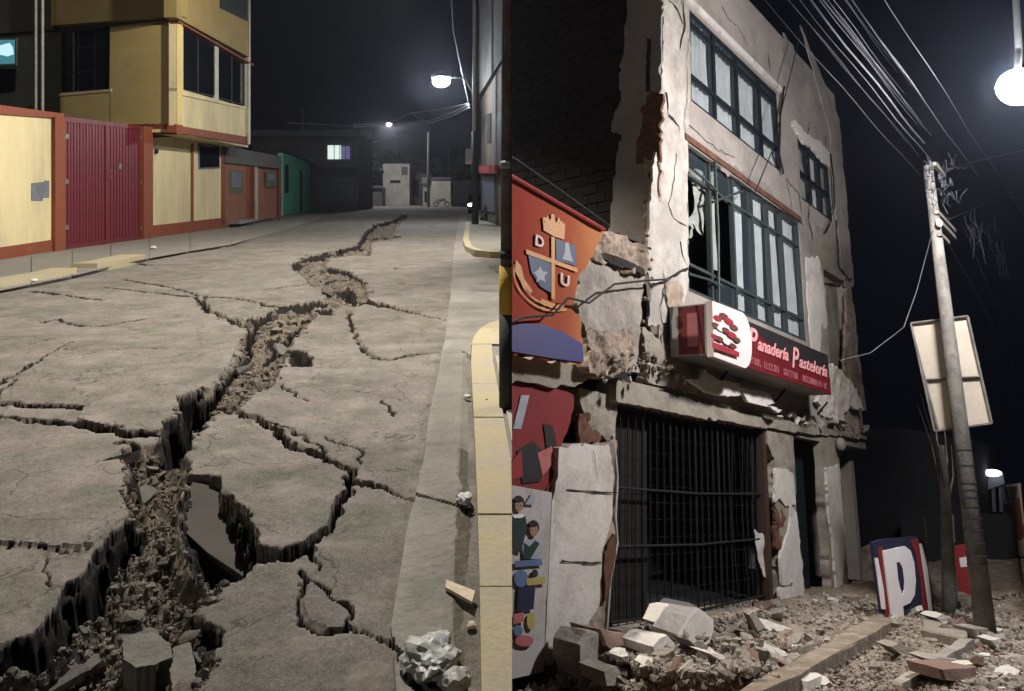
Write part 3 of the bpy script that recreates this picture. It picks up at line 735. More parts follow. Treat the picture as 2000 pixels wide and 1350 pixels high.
# concrete gutter between asphalt and kerb: ragged left edge
gl = [(775,1420),(762,1262),(758,1230),(772,1140),(790,1060),(808,985),(822,900),(838,815),(852,740),(862,690),(868,640),(876,580),(884,500),(893,445),(897,420)]
gr = [(942,1420),(938,1262),(936,1200),(933,1100),(931,1000),(929,900),(926,800),(922,740),(920,700),(960,640),(1000,640),(1000,560),(918,500),(914,450),(910,420)]
def gutter_sheet():
    L_ = [LG(x, y)[:2] for x, y in gl]; R_ = [LG(x, y)[:2] for x, y in gr]
    Lx = np.array([p[0] for p in L_]); Ly = np.array([p[1] for p in L_])
    Rx = np.array([p[0] for p in R_]); Ry = np.array([p[1] for p in R_])
    yk = 1.9 * (58 / 1.9) ** (np.arange(1000) / 999.0)
    lx = np.interp(yk, Ly, Lx) + N1.fbm(yk * 1.3, yk * 0 + 3, 4) * 0.012; rx = np.interp(yk, Ry, np.minimum(Rx, 0)) + 0.04
    rx = np.minimum(rx, 0)
    ns = 40; g = G(); vs = []
    for k, y in enumerate(yk):
        s = np.linspace(0, 1, ns + 1); x = lx[k] + (rx[k] - lx[k]) * s
        near = y < 7.6
        dish = -0.03 * np.clip((s - 0.62) / 0.2, 0, 1) if near else 0 * s
        z = 0.014 + N2.fbm(x * 3, y * 3, 4) * 0.004 + N3.fbm(x * 25, np.full_like(x, y * 25), 3) * 0.0022 + dish
        z[0] = -0.02
        cr = np.abs(y - (2.95 + (x + 0.35) * -0.9)) ; 
        for (a_, b_) in (((740,950),(925,1002)), ((905,690),(925,702))):
            A, B = LG(*a_)[:2], LG(*b_)[:2]; d, _ = segdist(x, np.full_like(x, y), A, B)
            z = z - np.clip((0.011 - d) / 0.008, 0, 1) * 0.035
        P = gp([(752,1232),(790,1288),(832,1322),(862,1346),(852,1390),(800,1352),(770,1290)])
        m = inpoly(x + N1.fbm(x * 20, np.full_like(x, y * 20), 2) * 0.01, np.full_like(x, y), P); z = np.where(m, -0.12, z)
        vs += [(x[j], y, z[j]) for j in range(ns + 1)]
    n = ns + 1
    fs = [(k * n + j, k * n + j + 1, (k + 1) * n + j + 1, (k + 1) * n + j) for k in range(len(yk) - 1) for j in range(ns)]
    wl = [(897,880),(892,960),(884,1060),(872,1150),(858,1230),(850,1300),(845,1420)]
    WLp = [LG(x, y)[:2] for x, y in wl]; WX = np.array([p[0] for p in WLp]); WY = np.array([p[1] for p in WLp])
    V = np.array(vs); f1, f2 = [], []
    for f_ in fs:
        c = V[f_[0]]; lim = np.interp(c[1], WY[::-1], WX[::-1]) + .02 * float(N2.fbm(c[1] * 5, 1.0, 3)) if c[1] < WY[0] else 9
        (f2 if c[0] > lim else f1).append(f_)
    a_, b_ = G(), G(); a_.add(vs, f1); b_.add(vs, f2); return a_, b_
ga_, gb_ = gutter_sheet()
gut = obj('gutter', ga_, M['concrete'], kind='structure', recalc=False)
obj('channel_bed', gb_, M['wet'], parent=gut, recalc=False)
# near kerb in separate stones
kerb = [(944,1420),(941,1350),(938,1240),(934,1080),(930,960),(926,860),(922,780),(920,735),(921,700),(926,680),(938,664),(955,652),(975,646)]
kp = [LG(x, y, 0.0)[:2] for x, y in kerb]
kr = tag(obj('kerb', strip([p - np.array([0, 0]) for p in dense(kp, 0.25)], 0.0, 0.02, 0.0, 0.10), M['kerbyellow']), 'worn yellow kerb curving round the near pavement corner', 'kerb')
# top surface pieces of the kerb, from kerb edge to the pavement joint
edge_in = [(990,1420),(1004,1240),(998,1080),(990,960),(984,870),(984,780),(984,735),(984,700)]
def quad_slab(name, pts, z0, z1, m, parent, **kw):
    g = G().prism([(p[0], p[1], z0) for p in pts], (0, 0, z1 - z0)); return obj(name, g, m, parent=parent, **kw)
KY = [2.2, 2.9, 3.55, 4.3, 5.1, 6.0, 6.75, 7.6]
kxs = np.array([p[0] for p in kp]); kys = np.array([p[1] for p in kp])
def kx(y): return float(np.interp(y, kys, kxs))
for y0, y1 in zip(KY[:-1], KY[1:]):
    w = 0.185
    quad_slab('kerb_stone', [(kx(y0), y0 + .006), (min(0, kx(y0) + w), y0 + .006), (min(0, kx(y1) + w), y1 - .006), (kx(y1), y1 - .006)], 0.0, 0.122 + 0.004 * random.uniform(-1, 1), M['kerbyellow'], kr)
cor = [LG(x, y, 0.0)[:2] for x, y in [(920,700),(926,680),(938,664),(955,652),(985,644)]]
quad_slab('kerb_stone', [(kx(7.6), 7.606)] + [tuple(p) for p in cor] + [(0, cor[-1][1]), (0, 7.606)], 0.0, 0.12, M['kerbyellow'], kr)
pv = obj('pavement', G().prism([(kx(y) + 0.05, y, -0.5) for y in (1.75, 3, 4.5, 6, 7.6)] + [(0, 7.6, -0.5), (0, 1.75, -0.5)], (0, 0, 0.60)), M['sidewalk'], kind='structure')
for y0, y1 in zip(KY[:-2], KY[1:-1]):
    x0, x1 = kx(y0) + 0.192, kx(y1) + 0.192
    if min(x0, x1) < -0.02:
        quad_slab('paving_slab', [(min(x0, -.002), y0 + .3), (0, y0 + .3), (0, y1 + .29), (min(x1, -.002), y1 + .29)], 0.08, 0.124, M['pinkslab'], pv)
# far right pavement corner with dull yellow kerb
P2 = [(916,440),(914,478),(920,492),(938,500),(965,503),(1000,504)]
q2 = [LG(x, y)[:2] for x, y in P2]
fp = obj('far_pavement', G().prism([(q2[0][0], 75, 0)] + [(p[0], p[1], 0) for p in q2] + [(0, 75, 0)], (0, 0, 0.13)), M['sidewalk'], kind='structure')
tag(obj('kerb', strip(dense(q2, 0.5), 0.03, 0.15, 0, 0.15), M['kerbyellow']), 'dull yellow kerb round the far pavement corner behind the black pole', 'kerb')
# left pavement and its painted kerb
lk = [(-60,583),(0,571),(60,561),(120,549),(150,541)]
lk2 = [(190,531),(230,525),(283,511)]
lp = [tuple(LG(x, y)[:2]) for x, y in [(-200,600),(-60,583),(0,571),(60,561),(120,549),(190,531),(283,511),(330,500),(440,484),(500,468),(560,450),(600,436),(640,420),(690,404)]]
bk = [tuple(LG(x, y)[:2]) for x, y in [(615,407),(560,420),(440,440),(283,468),(120,492),(0,513),(-60,523),(-200,545)]]
lpv = obj('pavement', G().prism([(x, y, -0.3) for x, y in lp + bk[::1]], (0, 0, 0.36)), M['sidewalk'], kind='structure')
g = strip(dense([LG(x, y)[:2] for x, y in lk], 0.4), 0.42, 0.0, 0.0, 0.17)
tag(obj('kerb', g, M['kerbyellow']), 'yellow painted kerb before the cream boundary wall', 'kerb')
g = strip(dense([LG(x, y)[:2] for x, y in lk2], 0.4), 0.55, 0.0, 0.0, 0.16)
tag(obj('kerb', g, M['kerbyellow']), 'short broken length of pale yellow kerb at the maroon gate', 'kerb')
p = LG(168, 538, .02)
tag(obj('drain_gap', G().prism([LG(148,541,.03), LG(188,531,.03), LG(190,526,.03), LG(152,535,.03)], (0, 0, .03)), M['black']), 'black drain opening between the two yellow kerbs', 'drain')
for k, (x0, x1) in enumerate([(-60,60),(60,140),(140,215),(215,290),(290,370),(370,450),(450,530)]):
    def edge(x): return np.array(LG(x, np.interp(x, [-60,0,120,283,440,560,615],[523,513,492,468,440,420,407]), .06))
    def fr_(x): return np.array(LG(x, np.interp(x, [-60,0,60,120,190,283,330,440,500,560],[580,566,556,545,527,507,497,481,465,447]), .06))
    A, B, C_, D_ = edge(x0 + 2), edge(x1 - 1), fr_(x1 - 1), fr_(x0 + 2)
    obj('paving_slab', G().prism([A, B, C_, D_], (0, 0, 0.012 + 0.004 * (k % 2))), M['sidewalk'], parent=lpv)

# ---- boundary wall, gate and house on the left
WA, WB = LG(0, 510), LG(283, 470)
wd = (WB - WA) / np.linalg.norm(WB - WA)               # along the wall
wn_ = np.array([wd[1], -wd[0], 0.0])                   # towards the street
if wn_[0] < 0: wn_ = -wn_
UP = np.array([0, 0, 1.0])
def WP(x, y, off=0.0): return hit('L', x, y, WA + wn_ * off, wn_)
def wall_quad(pts, off, thick): return G().prism([WP(x, y, off) for x, y in pts], -wn_ * thick)
bw = thing('boundary_wall', 'cream boundary wall with red brown base at the left edge', 'wall', (*WP(40, 500)[:2], 0), 'L')
obj('wall_face', wall_quad([(-90,212),(113,226),(113,494),(-90,528)], 0, .25), M['cream'], bw)
obj('base_band', wall_quad([(-90,497),(113,467),(113,499),(-90,534)], .03, .28), M['redpaint'], bw)
obj('coping', wall_quad([(-90,193),(125,222),(125,232),(-90,216)], .06, .4), M['redpaint'], bw)
obj('meter_cover', wall_quad([(62,358),(88,355),(88,353),(96,353),(96,386),(84,386),(84,392),(62,392)], .015, .05), M['plate'], bw)
for (a_, b_, y0, y1, nm) in ((108,128,228,498,'left'), (281,299,246,474,'right')):
    t_ = {'left': 'red brown gate pillar beside the cream boundary wall', 'right': 'red brown gate pillar beside the cream shopfront'}[nm]
    tag(obj('gate_pillar', wall_quad([(a_, y0), (b_, y0 + 2), (b_, y1 - 3), (a_, y1)], .10, .4), M['redpaint']), t_, 'pillar')
gt = thing('metal_gate', 'maroon corrugated sheet metal gate between red brown pillars', 'gate', (*WP(205, 480)[:2], 0), 'L')
NSL = 26
for i in range(NSL):
    x0 = 127 + (282 - 127) * i / NSL; x1 = 127 + (282 - 127) * (i + 0.78) / NSL
    yt = lambda x: 229 + (x - 127) * 0.125
    yb = lambda x: 490 - (x - 127) * 0.142
    off = -.02 + (0.015 if i % 2 else 0)
    obj('slat', wall_quad([(x0, yt(x0) + 3), (x1, yt(x1) + 3), (x1, yb(x1)), (x0, yb(x0))], off, .03), M['maroon'], gt)
obj('backing_sheet', wall_quad([(126,230),(283,249),(283,470),(126,492)], -.05, .02), M['maroon'], gt)
obj('top_rail', wall_quad([(126,228),(283,246),(283,254),(126,238)], .01, .06), M['maroon'], gt)
obj('middle_stile', wall_quad([(207,240),(212,240),(212,479),(207,480)], .015, .06), M['maroon'], gt)
for y_ in (262, 350, 440):
    obj('hinge', wall_quad([(127, y_), (134, y_), (134, y_ + 9), (127, y_ + 9)], .03, .04), M['metal'], gt); obj('hinge', wall_quad([(276, y_ + 2), (282, y_ + 2), (282, y_ + 10), (276, y_ + 10)], .03, .04), M['metal'], gt)
obj('handle', G().tube([WP(216, 350, .04), WP(216, 348, .09), WP(216, 334, .09), WP(216, 332, .04)], .014, 6), M['metal'], gt)
obj('bottom_rail', wall_quad([(126,480),(283,459),(283,468),(126,490)], .012, .05), M['maroon'], gt)
obj('lock_plate', wall_quad([(233,320),(238,320),(238,330),(233,330)], .02, .05), M['metal'], gt)

ho = thing('two_storey_house', 'yellow two storey house with overhanging upper floor and dark windows', 'house', (*WP(370, 455)[:2], 0), 'L')
# ground floor front
obj('ground_wall', wall_quad([(296,270),(440,262),(440,442),(296,470)], 0, .3), M['cream'], ho)
obj('base_band', wall_quad([(296,441),(440,425),(440,445),(296,472)], .03, .3), M['redpaint'], ho)
obj('corner_strip', wall_quad([(433,280),(440,280),(440,440),(433,441)], .03, .3), M['redpaint'], ho)
obj('downpipe', G().tube([WP(376, 280, .06), WP(376, 432, .06)], .05, 8), M['redpaint'], ho)
w = obj('window', wall_quad([(387,280),(430,284),(430,329),(389,331)], .03, .06), M['plate'], ho)
obj('pane', wall_quad([(390,284),(428,287),(428,326),(391,328)], .04, .02), M['darkglass'], w)
obj('wall_light', G().ball(WP(306, 296, .08), (.07, .07, .09)), M['black'], ho)
# overhanging floors: right face runs with the street, left face at an acute corner
OV = 0.95
def OR(x, y, off=0.0): return hit('L', x, y, WA + wn_ * (OV + off), wn_)
CN = OR(345, 245)
ld = np.array([-5100.0, FPX, 0]); ld /= np.linalg.norm(ld)
ln = np.array([ld[1], -ld[0], 0]); ln = ln if ln[1] < 0 else -ln
def OL(x, y, off=0.0): return hit('L', x, y, CN + ln * off, ln)
def rq(pts, off, th): return G().prism([OR(x, y, off) for x, y in pts], -wn_ * th)
def lq(pts, off, th): return G().prism([OL(x, y, off) for x, y in pts], -ln * th)
def zat(f_, x, y): return f_(x, y)[2]
z_a, z_b = CN[2], OR(345, 60)[2]
E1 = OR(487, 280)                                     # far end of the right face
E0 = CN + ld * 9.5
# body of the upper floor behind the faces
def body(z0, z1, inset=0.02):
    c = CN - wn_ * inset - ln * inset
    return G().prism([(*(c)[:2], z0), (*(E1 - wn_ * inset)[:2], z0), (*(E1 - wn_ * 6)[:2], z0), (*(E0 - ln * 0.05)[:2], z0)], (0, 0, z1 - z0))
zc = OR(350, 258)[2]
obj('upper_wall', rq([(345,172),(487,212),(487,268),(345,245)], 0, .25), M['cream'], ho)
obj('upper_wall', rq([(350,40),(358,46),(358,182),(345,178),(345,43)], 0, .25), M['cream'], ho)
obj('corner_wall', lq([(215,52),(346,38),(346,245),(213,241)], 0, .25), M['yellow'], ho)
obj('sill_wall', lq([(118,182),(216,174),(216,241),(118,232)], 0, .25), M['yellow'], ho)
obj('red_band', rq([(345,245),(487,268),(487,283),(345,259)], .03, .3), M['redpaint'], ho)
obj('red_band', lq([(282,242),(345,243),(345,262),(282,262)], .03, .3), M['redpaint'], ho)
obj('soffit', G().prism([(*(CN - wn_ * .05)[:2], z_a - .22), (*(E1 - wn_ * .05)[:2], z_a - .22), (*(E1 - wn_ * 1.4)[:2], z_a - .22), (*(CN - wn_ * 1.4 + ld * 1.5)[:2], z_a - .22)], (0, 0, .1)), M['cream'], ho)
w = obj('window', rq([(356,48),(422,78),(422,190),(356,176)], -.04, .05), M['black'], ho)
obj('pane', rq([(358,52),(420,80),(420,187),(358,174)], -.02, .015), M['darkglass'], w)
w = obj('window', rq([(426,80),(480,104),(480,207),(426,192)], -.04, .05), M['black'], ho)
obj('pane', rq([(428,84),(478,106),(478,204),(428,190)], -.02, .015), M['darkglass'], w)
obj('window_post', rq([(421,78),(427,80),(427,196),(421,193)], .01, .1), M['whitemetal'], ho)
obj('window_post', rq([(480,104),(488,108),(488,216),(480,213)], .01, .1), M['whitemetal'], ho)
w = obj('window', lq([(119,62),(216,52),(216,176),(120,184)], -.06, .05), M['black'], ho)
obj('pane', lq([(122,66),(213,56),(213,172),(123,180)], -.04, .015), M['darkglass'], w)
for x0, x1 in ((386,388),(452,454)): obj('window_bar', rq([(x0, 62 + (x0-356)*.45), (x1, 62 + (x0-356)*.45), (x1, 182 + (x0-356)*.22), (x0, 182 + (x0-356)*.22)], -.01, .04), M['frameblue'], ho)
for x0 in (151, 183): obj('window_bar', lq([(x0, 62), (x0 + 2, 61), (x0 + 2, 178), (x0, 178)], -.03, .04), M['frameblue'], ho)
for yy in (92, 140): obj('window_bar', lq([(122, yy + 3), (213, yy - 6), (213, yy - 4), (122, yy + 5)], -.035, .03), M['frameblue'], ho)
obj('sill', lq([(116,183),(217,174),(217,179),(116,188)], .03, .3), M['cream'], ho)
obj('sill', rq([(357,181),(487,210),(487,215),(357,186)], .05, .3), M['cream'], ho)
# eave and the ochre storey above it
obj('top_storey', rq([(345,-160),(487,-160),(487,112),(345,34)], .22, .4), M['ochre'], ho)
obj('top_storey', lq([(100,-160),(350,-160),(350,30),(100,50)], .22, .4), M['ochre'], ho)
obj('eave_soffit', G().prism([(*(CN + wn_ * .2 + ln * .2)[:2], OR(345, 38, .22)[2]), (*(E1 + wn_ * .2)[:2], OR(345, 38, .22)[2]), (*(E1 - wn_ * 1)[:2], OR(345, 38, .22)[2]), (*(E0 - ln * 1)[:2], OR(345, 38, .22)[2])], (0, 0, .06)), M['redpaint'], ho)
w = obj('window', rq([(430,-30),(484,-10),(484,42),(430,16)], .24, .05), M['black'], ho)
obj('corner_post', G().tube([OR(486, -40, .12), OR(486, 282, .12)], .07, 8), M['whitemetal'], ho)
obj('left_wing', lq([(-150,60),(120,62),(120,236),(-150,206)], -.3, .3), M['greygreen'], ho)
obj('left_wing_top', lq([(-150,-160),(104,-160),(104,58),(-150,74)], -.1, .3), M['greygreen'], ho)
w = obj('lit_window', lq([(-14,74),(32,74),(32,128),(-14,130)], -.26, .05), M['plate'], ho)
M['litblue'] = emit('lit_window_blue', (0.12, 0.45, 0.55), 0.35)
M['litwhite'] = emit('lit_window_white', (0.6, 0.9, 1.0), 0.9)
obj('pane', lq([(-10,78),(28,78),(28,124),(-10,126)], -.25, .015), M['litblue'], w)
obj('bright_pane', lq([(-4,90),(18,84),(24,92),(26,106),(14,110),(-4,106)], -.235, .012), M['litwhite'], w)
obj('dark_pane', lq([(-10,134),(30,134),(28,178),(-10,182)], -.25, .03), M['darkglass'], ho)
for n_, (x0, x1, r_) in enumerate(((70, 71, .07), (87, 83, .05))):
    A = hit('L', x1, 206, CN - ln * -.6, ln); B = np.array([A[0], A[1], OL(x0, -150, .6)[2]])
    tag(obj('standing_pipe', G().tube([(A[0], A[1], 0.05), B], r_, 8), M['whitemetal']), ['thick pale pipe rising behind the coping of the boundary wall', 'thin pale pipe, the right one of the pair behind the boundary wall'][n_], 'pipe')

# ---- terracotta shopfronts and the green house
sh = thing('terracotta_shopfront', 'row of terracotta shopfronts with green grey posters', 'shop', (*WP(495, 430)[:2], 0), 'L')
obj('front_wall', wall_quad([(440,300),(500,312),(500,432),(440,443)], 0, .3), M['terracotta'], sh)
obj('front_wall', wall_quad([(500,312),(550,322),(550,423),(500,432)], -.1, .3), M['terracotta'], sh)
obj('roof_band', wall_quad([(440,285),(550,306),(550,330),(440,318)], .1, .6), M['darkwall'], sh)
for (x0, x1, y0, y1, m_) in ((449,474,332,380,'greygreen'), (520,541,336,366,'greygreen')):
    w = obj('window', wall_quad([(x0, y0), (x1, y0 + 2), (x1, y1 - 2), (x0, y1)], .02, .05), M['greygreen'], sh)
    obj('pane', wall_quad([(x0 + 4, y0 + 3), (x1 - 3, y0 + 5), (x1 - 3, y1 - 14), (x0 + 4, y1 - 14)], .03, .02), M['plate'], w)
for x0, x1 in ((483,488),(499,504),(546,549)):
    obj('door_jamb', wall_quad([(x0,322),(x1,323),(x1,430),(x0,432)], .04, .06), M['pinkslab'] if x0 == 499 else M['redpaint'], sh)
obj('door', wall_quad([(488,326),(499,328),(499,430),(488,432)], .0, .06), M['redpaint'], sh)
obj('doorstep', wall_quad([(470,433),(505,427),(505,431),(470,438)], .5, .5), M['concrete'], sh)
gh = thing('green_house', 'small green painted house with a dark roof edge beside the shopfronts', 'house', (*LG(590, 416)[:2], 0), 'L')
GA, GB, GC = LG(552, 423), LG(596, 415), LG(614, 408)
def wallface(A, B, z0, z1, th, m, parent, name='wall'):
    d = (B - A); n = np.array([d[1], -d[0], 0]); n /= np.linalg.norm(n)
    return obj(name, G().prism([(A[0], A[1], z0), (B[0], B[1], z0), (B[0], B[1], z1), (A[0], A[1], z1)], -n * th), m, parent)
hz = LP(596, 314, GB[1])[2]
wallface(GA, GB, 0, hz, .3, M['greenpaint'], gh)
wallface(GB, GC, 0, hz, .3, M['greenpaint'], gh)
c_ = (GA * .3 + GB * .7)
obj('roof_edge', G().prism([(*(GA + [-.3, -.3, 0])[:2], hz), (*(GB + [.4, -.3, 0])[:2], hz), (*(GC + [.4, .6, 0])[:2], hz), (*(GA + [-2, 6, 0])[:2], hz)], (0, 0, .35)), M['greendark'], gh)
dA, dB = GB + (GC - GB) * .02, GB + (GC - GB) * .28
def onwall(A, B, f0, f1, z0, z1, off, m, parent, name):
    d = (B - A); n = np.array([d[1], -d[0], 0]); n /= np.linalg.norm(n); n = n if n @ (EYE - A) > 0 else -n
    p, q = A + d * f0 + n * off, A + d * f1 + n * off
    return obj(name, G().prism([(p[0], p[1], z0), (q[0], q[1], z0), (q[0], q[1], z1), (p[0], p[1], z1)], -n * .08), m, parent)
onwall(GA, GB, .72, .82, .1, 3.4, .05, M['greendark'], gh, 'door')
onwall(GA, GB, .08, .2, 1.6, 3.6, .05, M['black'], gh, 'window')

# ---- far end of the street
def far_block(name, label, cat, x0, x1, ytop, Y, m, depth=8, base=None, z0=0):
    A, B = LP(x0, 400, Y), LP(x1, 400, Y); z1 = LP(x0, ytop, Y)[2]
    t = thing(name, label, cat, ((A[0] + B[0]) / 2, Y, 0), 'L')
    obj('wall', G().box(A[0], B[0], Y, Y + depth, z0, z1), m, t)
    return t
def on_far(t, name, x0, x1, y0, y1, Y, m, off=.08, parent=None):
    A, B = LP(x0, y0, Y - off), LP(x1, y1, Y - off)
    return obj(name, G().box(A[0], B[0], Y - off, Y + .02, B[2], A[2]), m, parent or t)
t = far_block('far_dark_house', 'dark house across the junction with one bright window upstairs', 'house', 492, 700, 262, 78, M['darkwall'])
on_far(t, 'parapet', 488, 704, 254, 266, 78, M['shutter'], .3)
w = on_far(t, 'window_frame', 636, 687, 280, 315, 78, M['plate'])
M['lit2'] = emit('far_lit_window', (0.8, 0.93, 0.85), 0.9); M['lit3'] = emit('far_lit_window_violet', (0.22, 0.24, 0.5), 0.35)
on_far(t, 'pane', 640, 666, 284, 311, 78, M['lit2'], .12, w); on_far(t, 'pane', 667, 683, 286, 311, 78, M['lit3'], .12, w)
for k in range(3): on_far(t, 'window_bar', 652 + k * 11, 653.2 + k * 11, 282, 313, 78, M['plate'], .16, w)
on_far(t, 'balcony_rail', 560, 620, 330, 333, 78, M['plate'], .5)
for k in range(5): on_far(t, 'shutter_rib', 619, 691, 352 + k * 9, 353.2 + k * 9, 78, M['plate'], .16)
on_far(t, 'shutter', 618, 662, 346, 400, 78, M['shutter']); on_far(t, 'shutter', 664, 692, 346, 399, 78, M['shutter'], .12)
on_far(t, 'canopy', 612, 690, 318, 328, 78, M['darkwall'], .9)
t = far_block('far_small_house', 'small pale house with a dark doorway at the end of the street', 'house', 748, 800, 320, 112, M['farwhite'])
on_far(t, 'door', 762, 782, 352, 358, 112, M['black']); on_far(t, 'window', 784, 796, 326, 342, 112, M['darkwall'])
t = far_block('far_brown_house', 'low brown house behind the far poles', 'house', 800, 842, 338, 116, M['darkwall'])
on_far(t, 'door', 808, 818, 352, 385, 116, M['black']); on_far(t, 'window', 824, 834, 346, 358, 116, M['farwhite'])
t = far_block('far_white_wall', 'white yard wall catching the lamplight at the end of the street', 'wall', 843, 880, 350, 105, M['farwhite'], 1)
on_far(t, 'coping', 842, 881, 346, 351, 105, M['darkwall'], .15)
t = far_block('far_grey_wall', 'grey yard wall right of the far white wall', 'wall', 884, 952, 352, 100, M['shutter'], 1)
for k in range(5): on_far(t, 'panel', 886 + k * 13, 897 + k * 13, 356, 396, 100, M['shutter'], .12)
for k, (x0, x1, yt, Y, m_, lab) in enumerate(((700,716,352,100,'farwhite','low pale kiosk beside the dark far house'), (718,746,366,104,'darkwall','low dark shed left of the small pale house'), (826,846,362,110,'farwhite','small bright shed next to the white yard wall'), (790,806,346,121,'farwhite','narrow pale house between the far roofs'))):
    t = far_block('far_shed', lab, 'shed', x0, x1, yt, Y, M[m_], 3)
    on_far(t, 'roof_edge', x0 - 1, x1 + 1, yt - 3, yt + 1, Y, M['darkwall'], .3)
    on_far(t, 'door', x0 + 3, x0 + 8, yt + 12, 395, Y, M['black'])
# parked car with lit headlamps
cy = 62.0; cx = LP(934, 400, cy)[0]
car = thing('parked_car', 'dark car with glaring headlamps beyond the black street pole', 'car', (cx, cy, 0), 'L')
g = G().prism([(cx - .8, cy, .3), (cx - .8, cy + 4, .3), (cx - .8, cy + 4, .95), (cx - .8, cy + 3.2, 1.4), (cx - .8, cy + 1.6, 1.42), (cx - .8, cy + .9, .98), (cx - .8, cy, .85)], (1.6, 0, 0))
obj('body', g, M['black'], car)
obj('windscreen', G().prism([(cx - .68, cy + .86, 1.0), (cx + .68, cy + .86, 1.0), (cx + .6, cy + 1.52, 1.4), (cx - .6, cy + 1.52, 1.4)], (0, -.03, .03)), M['darkglass'], car)
M['headlamp'] = emit('headlamp_lit', (0.95, 0.97, 1.0), 14)
for sx in (-1, 1):
    obj('headlight', G().ball((cx + sx * .58, cy - .02, .72), (.2, .08, .12)), M['headlamp'], car)
    for yy in (.8, 3.2):
        wh = obj('wheel', G().tube([(cx + sx * .78, cy + yy, .31), (cx + sx * .62, cy + yy, .31)], .31, 14), M['poleblack'], car)
# motorcycle against the white wall
my = 100.0; mx_ = LP(862, 400, my)[0]
mc = thing('motorcycle', 'small motorcycle parked before the far white wall', 'motorcycle', (mx_, my, 0), 'L')
for s in (-.65, .65):
    g = G(); g.tube([(mx_ + s + .3 * math.cos(a), my, .32 + .3 * math.sin(a)) for a in np.linspace(0, 2 * math.pi, 13)], .06, 5, cap=False); obj('wheel', g, M['poleblack'], mc)
obj('frame', G().tube([(mx_ - .65, my, .32), (mx_ - .1, my, .62), (mx_ + .4, my, .95), (mx_ + .65, my, .32)], .08, 6), M['terracotta'], mc)
obj('fuel_tank', G().ball((mx_ + .15, my, .85), (.3, .14, .16)), M['terracotta'], mc)
obj('seat', G().box(mx_ - .6, mx_ - .05, my - .12, my + .12, .76, .88), M['black'], mc)
obj('handlebar', G().tube([(mx_ + .38, my - .3, 1.08), (mx_ + .4, my, 1.02), (mx_ + .38, my + .3, 1.08)], .03, 5), M['metal'], mc)

# far dark building on the right, street poles, sign, bush
rb = thing('corner_building', 'tall dark building with stained plaster front on the right of the street', 'building', (LP(970, 400, 41)[0], 41, 0), 'L')
A = LP(938, 400, 46); B = LP(1000, 400, 36)
obj('wall', G().prism([(A[0], 47, 0), (0, 30, 0), (0, 60, 0), (A[0], 60, 0)], (0, 0, 6.9)), M['darkwall2'], rb)
A2 = LP(938, 190, 46)
obj('upper_floor', G().prism([(A[0] - .25, 46.6, 6.9), (0, 29.4, 6.9), (0, 60, 6.9), (A[0] - .25, 60, 6.9)], (0, 0, 6)), M['darkwall'], rb)
cwn = np.array([17.0, A[0], 0]); cwn = np.array([-abs(17.0), -abs(A[0]), 0]) / np.hypot(17, A[0])
def CW(x, y, off=0.0): return hit('L', x, y, np.array([A[0], 47, 0]) + cwn * off, cwn)
def cq(pts, off, th): return G().prism([CW(x, y, off) for x, y in pts], -cwn * th)
obj('window', cq([(951,222),(958,221),(958,278),(951,279)], .05, .05), M['black'], rb)
obj('window', cq([(970,222),(990,221),(990,330),(970,330)], .05, .05), M['black'], rb)
obj('doorway', cq([(942,345),(965,345),(965,415),(942,412)], .05, .05), M['shutter'], rb)
obj('red_sign', cq([(934,324),(966,323),(966,339),(934,338)], .25, .15), M['redsign'], rb)
bs = LG(966, 440)
bush = thing('bush', 'low dark bush on the far pavement corner', 'bush', (bs[0], bs[1] + 2, .1), 'L')
g = G(); r_ = np.random.RandomState(3)
for i in range(2600):
    u_ = r_.randn(3); u_ /= np.linalg.norm(u_); rr = r_.uniform(.45, 1) ** .5 * (1 + .25 * N1(u_[0] * 3, u_[1] * 3 + u_[2]))
    c = np.array([bs[0] + .35, bs[1] + 2, .55]) + u_ * rr * np.array([1.0, 1.2, .55]); a_ = r_.randn(3) * .06; b_ = r_.randn(3) * .06
    g.add([c, c + a_, c + a_ + b_, c + b_], [(0, 1, 2, 3)])
obj('leaves', g, M['leaf'], bush, recalc=False)
g = G()
for a_ in range(6): g.tube([(bs[0] + .35, bs[1] + 2, .1), (bs[0] + .35 + math.cos(a_) * .5, bs[1] + 2 + math.sin(a_) * .5, .8)], .03, 4)
obj('stem', g, M['bark'], bush)
def street_pole(label, x, ybase, ytop, r0, r1, m, zb=.0, name='street_pole', group=None, k=10):
    b_ = LG(x, ybase, zb); z1 = LP(x, ytop, b_[1])[2]
    t = thing(name, label, 'pole', (b_[0], b_[1], zb), 'L', group)
    obj('shaft', G().tube([(b_[0], b_[1], zb - .05), (b_[0], b_[1], (zb + z1) / 2), (b_[0], b_[1], z1)], r0, k, r1), m, t, smooth=True)
    return t, b_, z1
t, b_, z1 = street_pole('slim street pole with a black painted foot in front of the corner building', 927, 438, -60, .13, .09, M['whitemetal'], .13)
obj('black_foot', G().tube([(b_[0] + .02, b_[1] - .02, .13), (b_[0] + .02, b_[1] - .02, 4.4)], .17, 10), M['poleblack'], t, smooth=True)
obj('black_sleeve', G().tube([(b_[0] + .12, b_[1] - .02, 4.4), (b_[0] + .12, b_[1] - .02, 10.6)], .1, 10), M['poleblack'], t, smooth=True)
obj('meter_box', G().box(b_[0] - .42, b_[0] - .12, b_[1] - .2, b_[1] + .1, 2.9, 3.6), M['metal'], t)
P925 = b_
street_pole('pale far pole left of the white yard wall', 837, 405, 258, .2, .13, M['farwhite'])
street_pole('thin far pole before the dark house with the bright window', 722, 396, 250, .13, .1, M['pole'])
street_pole('far wooden pole behind the small pale house', 775, 393, 262, .2, .15, M['darkwall'])
street_pole('dim far pole behind the white yard wall', 876, 394, 290, .18, .12, M['darkwall'])
